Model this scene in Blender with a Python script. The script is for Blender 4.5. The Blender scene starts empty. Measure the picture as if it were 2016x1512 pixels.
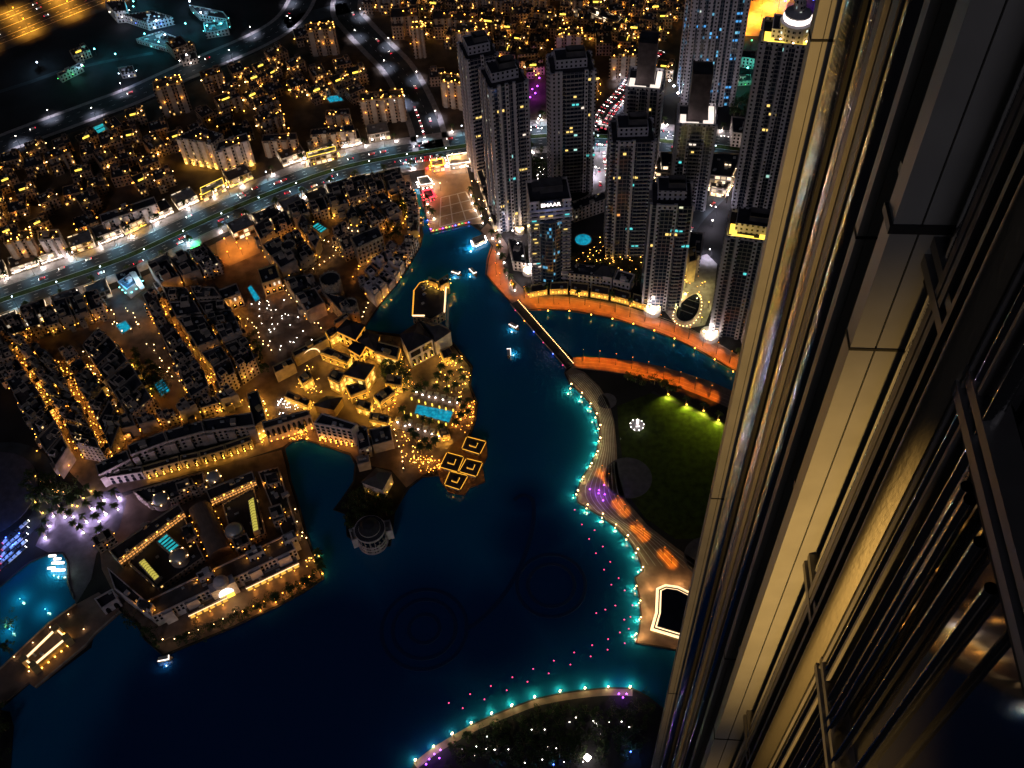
import bpy, math, random
from math import radians as R, sin, cos, tan, pi, hypot, atan2
from mathutils import Vector, Matrix
from mathutils.geometry import tessellate_polygon

# ------------------------------------------------------------------ camera
S = bpy.context.scene
C = S.collection
W_PX, H_PX, FOC, HGT = 2016.0, 1512.0, 2000.0, 555.0     # photo size, focal length in its pixels, metres above the ground
_d = Vector((1108 - 1008, -(2317 - 756), -FOC)).normalized()   # straight down, in camera axes (vanishing point of the verticals)
_f = Vector((0, 0, -1)); _f = (_f - _d * _f.dot(_d)).normalized()
AZ, AY = -_d, _f
AX = AY.cross(AZ)
ROT = Matrix((AX, AY, AZ))                                # camera -> world
cam = bpy.data.objects.new('camera', bpy.data.cameras.new('camera'))
C.objects.link(cam)
cam.matrix_world = Matrix.Translation((0, 0, HGT)) @ ROT.to_4x4()
cam.data.sensor_width = 36.0
cam.data.lens = 36.0 * FOC / W_PX
cam.data.clip_start = 0.05
cam.data.clip_end = 8000
S.camera = cam

# ------------------------------------------------------------------ sky, fill light, exposure
SUN_EL, SUN_AZ = 26.0, 196.0          # added fill light behind the viewer, imitating the floodlit tower's glow on facing facades
wd = bpy.data.worlds.new('World'); S.world = wd; wd.use_nodes = True
nt = wd.node_tree
bg = nt.nodes['Background']
sky = nt.nodes.new('ShaderNodeTexSky'); sky.sky_type = 'NISHITA'; sky.sun_disc = False
sky.sun_elevation = R(SUN_EL); sky.sun_rotation = R(SUN_AZ)
nt.links.new(sky.outputs[0], bg.inputs[0])
bg.inputs[1].default_value = 0.0042
fill_sun = bpy.data.lights.new('fill_sun', 'SUN'); fill_sun.energy = 0.19; fill_sun.angle = R(12); fill_sun.color = (.94, .88, 1)  # added fill for facades facing the viewer
mo = bpy.data.objects.new('fill_sun', fill_sun); C.objects.link(mo)
_a = R(SUN_AZ)
mo.rotation_euler = Vector((-sin(_a) * cos(R(SUN_EL)), -cos(_a) * cos(R(SUN_EL)), -sin(R(SUN_EL)))).to_track_quat('-Z', 'Y').to_euler()
vs = S.view_settings
S.display_settings.display_device = 'sRGB'
vs.view_transform = 'Standard'; vs.look = 'None'; vs.exposure = 0.0; vs.gamma = 1.0; vs.use_curve_mapping = False
cy = S.cycles
cy.use_denoising = True
cy.use_adaptive_sampling = True; cy.adaptive_threshold = .03; cy.adaptive_min_samples = 16
cy.max_bounces = 4; cy.diffuse_bounces = 1; cy.glossy_bounces = 3; cy.transmission_bounces = 2
cy.light_sampling_threshold = .03; cy.sample_clamp_indirect = 4.0; cy.sample_clamp_direct = 0.0
cy.caustics_reflective = False; cy.caustics_refractive = False
try: cy.use_light_tree = True
except Exception: pass
rnd = random.Random(11)

# ------------------------------------------------------------------ helpers
def P(x, y, z=0.0):                   # where the sight line through a photo pixel meets height z
    w = ROT @ Vector((x - W_PX / 2, -(y - H_PX / 2), -FOC))
    t = (z - HGT) / w.z
    return Vector((w.x * t, w.y * t, z))
def PP(pts, z=0.0): return [P(a, b, z).xy for a, b in pts]
def height(xb, yb, xt, yt):           # height of a point seen straight above a ground point
    b = P(xb, yb); w = ROT @ Vector((xt - W_PX / 2, -(yt - H_PX / 2), -FOC))
    return HGT + b.xy.length * w.z / w.xy.length
def area2(p): return sum(p[i][0] * p[(i + 1) % len(p)][1] - p[(i + 1) % len(p)][0] * p[i][1] for i in range(len(p)))
def ccw(p): return list(p) if area2(p) > 0 else list(reversed(p))
def offset(poly, d):                  # inset (d > 0) of a counter-clockwise outline
    n = len(poly); out = []
    for i in range(n):
        a, b, c = Vector(poly[i - 1]), Vector(poly[i]), Vector(poly[(i + 1) % n])
        e1, e2 = (b - a), (c - b)
        if e1.length < 1e-6 or e2.length < 1e-6: out.append(b); continue
        e1.normalize(); e2.normalize()
        n1, n2 = Vector((-e1.y, e1.x)), Vector((-e2.y, e2.x))
        m = n1 + n2
        k = m.length
        if k < .3: out.append(b + n1 * d); continue
        m /= k
        out.append(b + m * min(d / max(m.dot(n1), .35), 3 * abs(d)) if d > 0 else b + m * max(d / max(m.dot(n1), .35), -3 * abs(d)))
    return out
def arc(pts, n=6):                    # smooth curve through points (Catmull-Rom)
    v = [Vector(p) for p in pts]; o = []
    for i in range(len(v) - 1):
        a, b, c, d = v[max(i - 1, 0)], v[i], v[i + 1], v[min(i + 2, len(v) - 1)]
        for k in range(n):
            t = k / n
            o.append(.5 * (2 * b + (c - a) * t + (2 * a - 5 * b + 4 * c - d) * t * t + (3 * b - a - 3 * c + d) * t ** 3))
    o.append(v[-1]); return o
def along(pts, step, start=0.0):      # points and headings at even spacing along a polyline of 2-D points
    out = []; want = start; done = 0.0
    for a, b in zip(pts[:-1], pts[1:]):
        a, b = Vector(a), Vector(b); L = (b - a).length
        while want <= done + L and L > 0:
            out.append((a + (b - a) * ((want - done) / L), atan2(b.y - a.y, b.x - a.x))); want += step
        done += L
    return out
_ones = ['', 'first', 'second', 'third', 'fourth', 'fifth', 'sixth', 'seventh', 'eighth', 'ninth', 'tenth', 'eleventh', 'twelfth', 'thirteenth',
         'fourteenth', 'fifteenth', 'sixteenth', 'seventeenth', 'eighteenth', 'nineteenth']
_tens = {2: 'twent', 3: 'thirt', 4: 'fort', 5: 'fift', 6: 'sixt', 7: 'sevent', 8: 'eight', 9: 'ninet'}
def ORD(n):
    if n < 20: return _ones[n]
    if n >= 100: return 'hundred-' + ORD(n - 100) if n > 100 else 'hundredth'
    return _tens[n // 10] + 'ieth' if n % 10 == 0 else _tens[n // 10] + 'y-' + _ones[n % 10]

class MB:
    def __init__(s): s.v = []; s.f = []
    def add(s, vs, fs):
        o = len(s.v); s.v += [tuple(q) for q in vs]; s.f += [tuple(i + o for i in f) for f in fs]; return s
    def prism(s, poly, z0, z1, top=True, bottom=False, sides=True):
        p = ccw(poly); n = len(p)
        vs = [(a[0], a[1], z0) for a in p] + [(a[0], a[1], z1) for a in p]; fs = []
        if sides: fs += [(i, (i + 1) % n, n + (i + 1) % n, n + i) for i in range(n)]
        if top:
            if n == 4 or n == 3: fs.append(tuple(range(n, 2 * n)))
            else: fs += [tuple(n + k for k in t) for t in _tri(p)]
        if bottom: fs.append(tuple(reversed(range(n))))
        return s.add(vs, fs)
    def sheet(s, poly, z):
        p = ccw(poly)
        return s.add([(a[0], a[1], z) for a in p], _tri(p) if len(p) > 4 else [tuple(range(len(p)))])
    def ring(s, poly, t, z0, z1, inner_z0=None):      # a wall of thickness t that follows the outline
        p = ccw(poly); q = offset(p, t); n = len(p); zi = z0 if inner_z0 is None else inner_z0
        vs = [(a[0], a[1], z0) for a in p] + [(a[0], a[1], z1) for a in p] + [(a[0], a[1], z1) for a in q] + [(a[0], a[1], zi) for a in q]
        fs = []
        for i in range(n):
            j = (i + 1) % n
            fs += [(i, j, n + j, n + i), (n + i, n + j, 2 * n + j, 2 * n + i), (2 * n + i, 2 * n + j, 3 * n + j, 3 * n + i)]
        return s.add(vs, fs)
    def box(s, cx, cy, z0, z1, w, d, a=0.0):
        c, k = cos(a), sin(a)
        pl = [(cx + x * c - y * k, cy + x * k + y * c) for x, y in ((-w / 2, -d / 2), (w / 2, -d / 2), (w / 2, d / 2), (-w / 2, d / 2))]
        return s.prism(pl, z0, z1, bottom=True)
    def tube(s, a, b, r, r2=None, n=6):
        a, b = Vector(a), Vector(b); r2 = r if r2 is None else r2
        q = (b - a).to_track_quat('Z', 'Y'); vs = []
        for p, rr in ((a, r), (b, r2)):
            vs += [p + q @ Vector((cos(2 * pi * i / n) * rr, sin(2 * pi * i / n) * rr, 0)) for i in range(n)]
        return s.add(vs, [(i, (i + 1) % n, n + (i + 1) % n, n + i) for i in range(n)] + [tuple(range(n, 2 * n)), tuple(reversed(range(n)))])
    def lathe(s, prof, n=20, cx=0, cy=0):
        vs = []
        for r, z in prof: vs += [(cx + cos(2 * pi * i / n) * r, cy + sin(2 * pi * i / n) * r, z) for i in range(n)]
        fs = []
        for k in range(len(prof) - 1):
            fs += [(k * n + i, k * n + (i + 1) % n, (k + 1) * n + (i + 1) % n, (k + 1) * n + i) for i in range(n)]
        return s.add(vs, fs)
    def hip(s, quad, z0, rise, over=.6):               # hip roof over a four-cornered outline
        p = offset(ccw(quad), -over); c = [Vector(a) for a in p]
        e = [(c[(i + 1) % 4] - c[i]).length for i in range(4)]
        if abs(e[0] - e[1]) < .12 * max(e):
            m = (c[0] + c[1] + c[2] + c[3]) / 4
            return s.add([(a.x, a.y, z0) for a in c] + [(m.x, m.y, z0 + rise)], [(0, 1, 4), (1, 2, 4), (2, 3, 4), (3, 0, 4), (3, 2, 1, 0)])
        if e[0] < e[1]: c = c[1:] + c[:1]; e = e[1:] + e[:1]
        m1, m2 = (c[3] + c[0]) / 2, (c[1] + c[2]) / 2; t = min(.45, .5 * e[1] / e[0])
        r1, r2 = m1.lerp(m2, t), m1.lerp(m2, 1 - t)
        return s.add([(a.x, a.y, z0) for a in c] + [(r1.x, r1.y, z0 + rise), (r2.x, r2.y, z0 + rise)],
                     [(0, 1, 5, 4), (1, 2, 5), (2, 3, 4, 5), (3, 0, 4), (3, 2, 1, 0)])
    def strip(s, left, right, z):
        n = min(len(left), len(right))
        return s.add([(a[0], a[1], z) for a in left[:n]] + [(a[0], a[1], z) for a in right[:n]], [(i, i + 1, n + i + 1, n + i) for i in range(n - 1)])
    def data(s, name, m, o=Vector((0, 0, 0)), smooth=False):
        me = bpy.data.meshes.new(name)
        me.from_pydata([(a[0] - o.x, a[1] - o.y, a[2] - o.z) for a in s.v], [], s.f); me.update()
        if m: me.materials.append(m)
        if smooth: me.polygons.foreach_set('use_smooth', [True] * len(me.polygons))
        return me
def _tri(p):
    out = []
    for t in tessellate_polygon([[Vector((a[0], a[1], 0)) for a in p]]):
        a, b, c = (p[k] for k in t)
        out.append(t if (b[0] - a[0]) * (c[1] - a[1]) - (c[0] - a[0]) * (b[1] - a[1]) > 0 else (t[0], t[2], t[1]))
    return out
def tag(o, label=None, cat=None, group=None, kind=None):
    if label: o['label'] = label
    if cat: o['category'] = cat
    if group: o['group'] = group
    if kind: o['kind'] = kind
    return o
def thing(name, label, cat, loc=(0, 0, 0), rz=0.0, group=None):
    o = bpy.data.objects.new(name, None); C.objects.link(o); o.location = loc; o.rotation_euler.z = rz; o.empty_display_size = .1
    return tag(o, label, cat, group)
def part(name, mb, m, parent=None, smooth=False, label=None):      # a mesh built in world coordinates, under its thing
    base = Vector((0, 0, 0)); q = parent
    while q is not None: base = base + Vector(q.location); q = q.parent
    me = mb.data(name, m, base, smooth)
    o = bpy.data.objects.new(name, me); C.objects.link(o); o.parent = parent
    if label: o['label'] = label
    return o
def inst(name, me, parent=None, loc=(0, 0, 0), rz=0.0, sc=None):   # an object that shares a mesh
    o = bpy.data.objects.new(name, me); C.objects.link(o); o.parent = parent; o.location = loc; o.rotation_euler.z = rz
    if sc: o.scale = sc
    return o
def winst(name, me, parent, wloc, rz=0.0, sc=None):                # the same, at a place given in world coordinates (unrotated parent)
    return inst(name, me, parent, Vector(wloc) - Vector(parent.location), rz, sc)
def copy_tree(o, parent=None):
    c = o.copy(); C.objects.link(c); c.parent = parent
    for ch in o.children: copy_tree(ch, c)
    return c
def place(proto, used, loc, rz=0.0, sc=1.0):
    o = proto if not used.get(proto.name) else copy_tree(proto)
    used[proto.name] = True
    o.location = loc; o.rotation_euler.z = rz
    if sc != 1.0: o.scale = (sc, sc, sc)
    return o
def structure(name, mb, m, label=None):
    o = part(name, mb, m); o['kind'] = 'structure'
    if label: o['label'] = label
    return o
def lamp(kind, parent, loc, power, col, size=None, blend=.6, aim=None, rad=.25, name='lamp_light'):
    l = bpy.data.lights.new(name, kind); l.energy = power; l.color = col
    if kind == 'SPOT': l.spot_size = R(size or 90); l.spot_blend = blend
    if kind != 'AREA': l.shadow_soft_size = rad
    o = bpy.data.objects.new(name, l); C.objects.link(o); o.parent = parent
    o.location = loc
    if aim is not None: o.rotation_euler = Vector(aim).to_track_quat('-Z', 'Y').to_euler()
    return o

# ------------------------------------------------------------------ materials
M = {}
def mat(name, col, rough=.7, metal=0.0, noise=.25, nscale=.25, spec=.3, bump=0.0):
    m = bpy.data.materials.new(name); m.use_nodes = True; t = m.node_tree; b = t.nodes['Principled BSDF']
    b.inputs['Roughness'].default_value = rough; b.inputs['Metallic'].default_value = metal
    b.inputs['Specular IOR Level'].default_value = spec
    if noise:
        g = t.nodes.new('ShaderNodeNewGeometry'); n = t.nodes.new('ShaderNodeTexNoise'); n.inputs['Scale'].default_value = nscale
        n.inputs['Detail'].default_value = 6
        t.links.new(g.outputs['Position'], n.inputs['Vector'])
        mx = t.nodes.new('ShaderNodeMix'); mx.data_type = 'RGBA'
        mx.inputs[6].default_value = (*[c * (1 - noise) for c in col], 1); mx.inputs[7].default_value = (*[min(1, c * (1 + noise)) for c in col], 1)
        rp = t.nodes.new('ShaderNodeMapRange'); rp.inputs[1].default_value = .3; rp.inputs[2].default_value = .7
        t.links.new(n.outputs['Fac'], rp.inputs[0]); t.links.new(rp.outputs[0], mx.inputs[0]); t.links.new(mx.outputs[2], b.inputs['Base Color'])
        if bump:
            bp = t.nodes.new('ShaderNodeBump'); bp.inputs['Strength'].default_value = bump
            t.links.new(n.outputs['Fac'], bp.inputs['Height']); t.links.new(bp.outputs[0], b.inputs['Normal'])
    else: b.inputs['Base Color'].default_value = (*col, 1)
    M[name] = m; return m
def glow(name, col, strength, light=True):
    m = bpy.data.materials.new(name); m.use_nodes = True; t = m.node_tree; b = t.nodes['Principled BSDF']
    b.inputs['Base Color'].default_value = (.02, .02, .02, 1)
    b.inputs['Emission Color'].default_value = (*col, 1); b.inputs['Emission Strength'].default_value = strength
    if not light: m.cycles.emission_sampling = 'NONE'
    M[name] = m; return m
def N(t, op, a, b=None, c=None):
    n = t.nodes.new('ShaderNodeMath'); n.operation = op
    for i, v in enumerate((a, b, c)):
        if v is None: continue
        if isinstance(v, (int, float)): n.inputs[i].default_value = v
        else: t.links.new(v, n.inputs[i])
    return n.outputs[0]
def facade(name, wall, glass, du, dv, fu, fv, lit=.06, lits=1.6, litcol=((1, .62, .2), (1, .85, .55)), rough=.75, slab=None, vshift=0.0, noise=.2):
    """walls with openings: du x dv metres per bay, fu x fv of it glass, a few of them lit from inside"""
    m = bpy.data.materials.new(name); m.use_nodes = True; t = m.node_tree; b = t.nodes['Principled BSDF']
    g = t.nodes.new('ShaderNodeNewGeometry')
    sp = t.nodes.new('ShaderNodeSeparateXYZ'); t.links.new(g.outputs['Position'], sp.inputs[0])
    sn = t.nodes.new('ShaderNodeSeparateXYZ'); t.links.new(g.outputs['True Normal'], sn.inputs[0])
    u = N(t, 'SUBTRACT', N(t, 'MULTIPLY', sp.outputs[1], sn.outputs[0]), N(t, 'MULTIPLY', sp.outputs[0], sn.outputs[1]))
    u = N(t, 'DIVIDE', u, du); v = N(t, 'DIVIDE', N(t, 'ADD', sp.outputs[2], vshift), dv)
    fx, fy = N(t, 'FRACT', u), N(t, 'FRACT', v)
    inx = N(t, 'LESS_THAN', N(t, 'ABSOLUTE', N(t, 'SUBTRACT', fx, .5)), fu / 2)
    iny = N(t, 'LESS_THAN', N(t, 'ABSOLUTE', N(t, 'SUBTRACT', fy, .5)), fv / 2)
    up = N(t, 'LESS_THAN', N(t, 'ABSOLUTE', sn.outputs[2]), .5)
    win = N(t, 'MULTIPLY', N(t, 'MULTIPLY', inx, iny), up)
    wn = t.nodes.new('ShaderNodeTexWhiteNoise'); wn.noise_dimensions = '3D'
    cb = t.nodes.new('ShaderNodeCombineXYZ')
    t.links.new(N(t, 'FLOOR', u), cb.inputs[0]); t.links.new(N(t, 'FLOOR', v), cb.inputs[1])
    t.links.new(N(t, 'ROUND', N(t, 'MULTIPLY', sn.outputs[0], 7)), cb.inputs[2]); t.links.new(cb.outputs[0], wn.inputs['Vector'])
    no = t.nodes.new('ShaderNodeTexNoise'); no.inputs['Scale'].default_value = .12; no.inputs['Detail'].default_value = 5
    t.links.new(g.outputs['Position'], no.inputs['Vector'])
    w2 = t.nodes.new('ShaderNodeMix'); w2.data_type = 'RGBA'; t.links.new(no.outputs['Fac'], w2.inputs[0])
    w2.inputs[6].default_value = (*[c * (1 - noise) for c in wall], 1); w2.inputs[7].default_value = (*[c * (1 + noise) for c in wall], 1)
    mx = t.nodes.new('ShaderNodeMix'); mx.data_type = 'RGBA'
    t.links.new(win, mx.inputs[0]); t.links.new(w2.outputs[2], mx.inputs[6]); mx.inputs[7].default_value = (*glass, 1)
    t.links.new(mx.outputs[2], b.inputs['Base Color'])
    rr = N(t, 'SUBTRACT', rough, N(t, 'MULTIPLY', win, rough - .15)); t.links.new(rr, b.inputs['Roughness'])
    if lit:
        on = N(t, 'MULTIPLY', win, N(t, 'GREATER_THAN', wn.outputs['Value'], 1 - lit))
        cm = t.nodes.new('ShaderNodeMix'); cm.data_type = 'RGBA'; t.links.new(wn.outputs['Color'], cm.inputs[0])
        cm.inputs[6].default_value = (*litcol[0], 1); cm.inputs[7].default_value = (*litcol[1], 1)
        t.links.new(cm.outputs[2], b.inputs['Emission Color'])
        t.links.new(N(t, 'MULTIPLY', on, N(t, 'MULTIPLY', lits, N(t, 'FRACT', N(t, 'MULTIPLY', wn.outputs['Value'], 57.0)))), b.inputs['Emission Strength'])
    m.cycles.emission_sampling = 'NONE'
    M[name] = m; return m

mat('roof_dark', (.030, .030, .045), .85, nscale=.12, noise=.45); mat('roof_grey', (.075, .07, .08), .8, noise=.4, nscale=.15)
mat('roof_brown', (.06, .045, .05), .8, noise=.35)
mat('stucco', (.36, .30, .27), .8); mat('stucco_pale', (.6, .53, .57), .8); mat('stucco_gold', (.50, .36, .18), .8); mat('stone_rough', (.30, .26, .22), .9, noise=.5, nscale=.9)
mat('asphalt', (.040, .048, .058), .8, noise=.4, nscale=.1, spec=.3); mat('pavement', (.26, .24, .25), .8, noise=.25, nscale=.3)
mat('line_white', (.6, .6, .6), .6, noise=.1); mat('kerbstone', (.3, .28, .27), .8)
mat('soil', (.020, .019, .022), .95, noise=.5, nscale=.03); mat('lawn', (.030, .046, .006), .95, noise=.45, nscale=.25)
mat('brown_paving', (.20, .14, .12), .7, noise=.2); mat('plaza_paving', (.30, .215, .15), .6, noise=.2, nscale=.15)
mat('dark_stone', (.03, .03, .035), .6); mat('town_paving', (.17, .12, .095), .85, noise=.45, nscale=.12); mat('quarter_paving', (.075, .055, .042), .9, noise=.5, nscale=.08); mat('disc_paving', (.085, .08, .11), .8)
mat('foliage', (.045, .075, .025), .9, noise=.5, nscale=.8); mat('palm_leaf', (.06, .09, .03), .85, noise=.4); mat('bark', (.22, .16, .11), .9)
mat('metal_dark', (.04, .04, .045), .45, .6, noise=.1); mat('metal_pale', (.5, .5, .52), .4, .3, noise=.1)
mat('car_white', (.75, .75, .75), .3, 0, 0, spec=.6); mat('car_dark', (.04, .04, .05), .25, 0, 0, spec=.6); mat('car_red', (.4, .03, .03), .3, 0, 0, spec=.6)
mat('car_glass', (.02, .025, .03), .1, 0, 0, spec=.8); mat('tyre', (.02, .02, .02), .9, 0, 0)
mat('glass_dark', (.010, .012, .02), .15, 0, 0, spec=.7); mat('wood', (.16, .09, .05), .7); mat('sail', (.55, .52, .5), .7)
mat('skin', (.4, .26, .19), .7, 0, 0); mat('cloth', (.25, .24, .28), .9, 0, .3); mat('cloth_dark', (.03, .03, .04), .9, 0, 0)
facade('wall_old', (.40, .31, .26), (.012, .011, .015), 3.1, 3.5, .42, .5, .05, 2.2, ((1, .5, .1), (1, .7, .3)))
facade('wall_villa', (.27, .18, .13), (.010, .009, .012), 3.0, 3.4, .45, .55, .05, 2.5, ((1, .45, .08), (1, .62, .2)))
facade('wall_pale', (.42, .36, .35), (.012, .012, .018), 3.2, 3.5, .45, .55, .03, 1.6)
facade('wall_hotel', (.42, .30, .17), (.02, .016, .012), 3.0, 3.5, .4, .55, .22, 1.8, ((1, .55, .12), (1, .7, .25)))
facade('wall_stone', (.27, .235, .205), (.012, .011, .012), 5.5, 5.2, .16, .22, .0, noise=.5)
facade('tower_wall', (.42, .40, .475), (.012, .013, .022), 3.4, 3.5, .42, .5, .008, 1.4, ((1, .75, .3), (.6, .9, 1)))
facade('tower_glass', (.15, .145, .18), (.012, .018, .04), 2.9, 3.5, .86, .76, .008, 1.2, ((1, .8, .4), (.3, .9, .9)), rough=.4)
facade('tower_blue', (.07, .085, .12), (.012, .022, .05), 2.6, 3.5, .8, .7, .10, 1.1, ((.1, .5, 1), (.2, .6, .8)), rough=.35)
facade('shopfront', (.30, .24, .2), (.05, .04, .03), 4.6, 4.2, .78, .68, .6, 2.4, ((1, .6, .2), (1, .85, .65)))
glow('bulb_warm', (1, .60, .24), 15); glow('bulb_gold', (1, .48, .06), 11); glow('bulb_amber', (1, .36, .04), 10); glow('bulb_white', (1, .88, .78), 20)
glow('bulb_cool', (.75, .85, 1), 14); glow('bulb_pink', (1, .08, .3), 3.0); glow('bulb_purple', (.42, .06, 1), 12); glow('bulb_blue', (.08, .16, 1), 10)
glow('bulb_red', (1, .02, .04), 8); glow('bulb_green', (.1, 1, .2), 3); glow('bulb_teal', (.2, .9, .9), 8); glow('bulb_orange', (1, .3, .02), 10)
glow('bulb_far', (1, .46, .08), 12)
glow('crown_white', (1, .86, .76), 1.15); glow('strip_gold', (1, .45, .04), 1.35); glow('strip_yellow', (1, .66, .08), 2.0); glow('strip_white', (1, .86, .76), 2.6); glow('strip_warm', (1, .66, .34), 2.2)
glow('win_yellow', (1, .68, .18), 1.3, False); glow('win_cyan', (.12, .85, .85), .9, False); glow('win_white', (1, .85, .7), 1.1, False); glow('win_blue', (.1, .45, 1), .9, False)
glow('win_orange', (1, .42, .1), 1.0, False)
def glow_water(name, c0, c1, s):  # patchy emission in the water stands in for underwater lighting
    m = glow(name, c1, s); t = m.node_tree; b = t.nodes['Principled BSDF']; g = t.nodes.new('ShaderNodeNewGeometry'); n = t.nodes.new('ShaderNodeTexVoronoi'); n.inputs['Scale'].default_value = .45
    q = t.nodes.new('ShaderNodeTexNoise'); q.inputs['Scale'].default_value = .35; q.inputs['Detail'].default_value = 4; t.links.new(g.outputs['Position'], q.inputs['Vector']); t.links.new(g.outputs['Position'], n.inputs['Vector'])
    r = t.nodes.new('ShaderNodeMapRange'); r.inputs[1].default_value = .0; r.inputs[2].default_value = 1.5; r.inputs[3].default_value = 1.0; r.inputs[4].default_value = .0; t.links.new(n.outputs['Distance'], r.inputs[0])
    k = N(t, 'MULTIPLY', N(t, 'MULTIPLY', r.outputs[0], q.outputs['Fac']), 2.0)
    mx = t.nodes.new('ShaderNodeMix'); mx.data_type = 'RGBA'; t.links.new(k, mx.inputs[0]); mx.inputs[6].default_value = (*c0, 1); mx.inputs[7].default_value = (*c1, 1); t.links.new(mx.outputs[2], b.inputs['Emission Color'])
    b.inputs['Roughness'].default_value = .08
glow_water('pool_blue', (.0, .035, .10), (.01, .46, .66), .85); glow_water('pool_cyan', (.01, .16, .20), (.03, .6, .66), .9); glow('skylight', (.75, .62, .10), .75, False); glow('sign_white', (1, .86, .85), 2.2, False)
glow('head_light', (1, .9, .82), 14); glow('tail_light', (1, .03, .06), 7); glow('shop_white', (1, .88, .74), 2.6); glow('shop_gold', (1, .52, .07), 1.1); glow('court_lit', (1, .34, .04), .5)

def ico(r, sub=1):
    import bmesh
    b = bmesh.new(); bmesh.ops.create_icosphere(b, subdivisions=sub, radius=r)
    me = bpy.data.meshes.new('globe'); b.to_mesh(me); b.free(); return me
_bm = {}
def bulb_mesh(m, r=.5, tall=1.0):
    k = (m, r, tall)
    if k not in _bm:
        me = MB().add([(r, 0, 0), (0, r, 0), (-r, 0, 0), (0, -r, 0), (0, 0, r * tall), (0, 0, -r * tall)],
                      [(0, 1, 4), (1, 2, 4), (2, 3, 4), (3, 0, 4), (1, 0, 5), (2, 1, 5), (3, 2, 5), (0, 3, 5)]).data('bulb', M[m], smooth=True)
        _bm[k] = me
    return _bm[k]
_ub = {}
def unit_box(m, arch=False):          # 1 x .3 x 1, base at z = 0: an opening set into a facade
    k = (m, arch)
    if k not in _ub:
        b = MB()
        if arch:
            o = [(-.5, 0)] + [(.5 * cos(pi - pi * i / 6), .62 + .38 * sin(pi * i / 6)) for i in range(7)] + [(.5, 0)]
            n = len(o)
            b.add([(x, -.15, z) for x, z in o] + [(x, .15, z) for x, z in o],
                  [tuple(reversed(range(n))), tuple(range(n, 2 * n))] + [(i, (i + 1) % n, n + (i + 1) % n, n + i) for i in range(n)])
        else: b.box(0, 0, 0, 1, 1, .3)
        _ub[k] = b.data('opening', M[m])
    return _ub[k]
def openings(parent, a, b, z0, z1, cols, rows, fw=.5, fh=.6, m='glass_dark', arch=False, name='window', lit=0.0, litm=('win_yellow',), off=.02):
    """rows x cols openings, each a part of its own, on the wall that runs from a to b (outside on the right hand)"""
    a, b = Vector(a), Vector(b); L = (b - a).length; u = (b - a) / L; nrm = Vector((u.y, -u.x)); ang = atan2(u.y, u.x)
    cw, ch = L / cols, (z1 - z0) / rows
    for r in range(rows):
        for c in range(cols):
            p = a + u * (cw * (c + .5)) + nrm * off
            mm = rnd.choice(litm) if rnd.random() < lit else m
            winst(name, unit_box(mm, arch), parent, (p.x, p.y, z0 + ch * r + ch * (1 - fh) / 2), ang, (cw * fw, 1, ch * fh))
def front(p):                         # index of the long edge that faces the viewer's tower
    def score(i):
        a, b = p[i], p[(i + 1) % len(p)]; e = b - a; n = Vector((e.y, -e.x)); m = (a + b) / 2
        return -n.dot(m) / m.length
    return max(range(len(p)), key=score)
def wash(parent, wloc, power, col, rad=.3):          # the light that a wall lamp throws, at a world place
    return lamp('POINT', parent, Vector(wloc) - Vector(parent.location), power, col, rad=rad, name='lamp_light')
AMBER, GOLD, WHITE = (1, .40, .06), (1, .54, .07), (1, .86, .74)
def wall_lamps(parent, a, b, z, n, m='bulb_gold', r=.45, off=.7, name='wall_lamp', jit=0.0, w=0):
    a, b = Vector(a), Vector(b); u = (b - a).normalized(); nrm = Vector((u.y, -u.x))
    for i in range(n):
        p = a.lerp(b, (i + .5) / n + (rnd.uniform(-jit, jit) / n)) + nrm * off
        winst(name, bulb_mesh(m, r), parent, (p.x, p.y, z + (rnd.uniform(-1, 1) if jit else 0)))
        if w: wash(parent, (p.x + nrm.x * 1.3, p.y + nrm.y * 1.3, z + .3), w, AMBER if 'amber' in m else (1, .30, .03) if 'orange' in m else GOLD if ('gold' in m or 'far' in m) else (1, .05, .05) if 'red' in m else WHITE)
def _ac():
    if 'ac' not in _ub: _ub['ac'] = MB().box(0, 0, .2, 1.3, 1.8, 1.2).box(-.6, 0, 0, .2, .2, 1).box(.6, 0, 0, .2, .2, 1).lathe([(.45, 1.3), (.45, 1.42), (.01, 1.42)], 8).data('roof_unit', M['metal_pale'])
    return _ub['ac']
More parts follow.
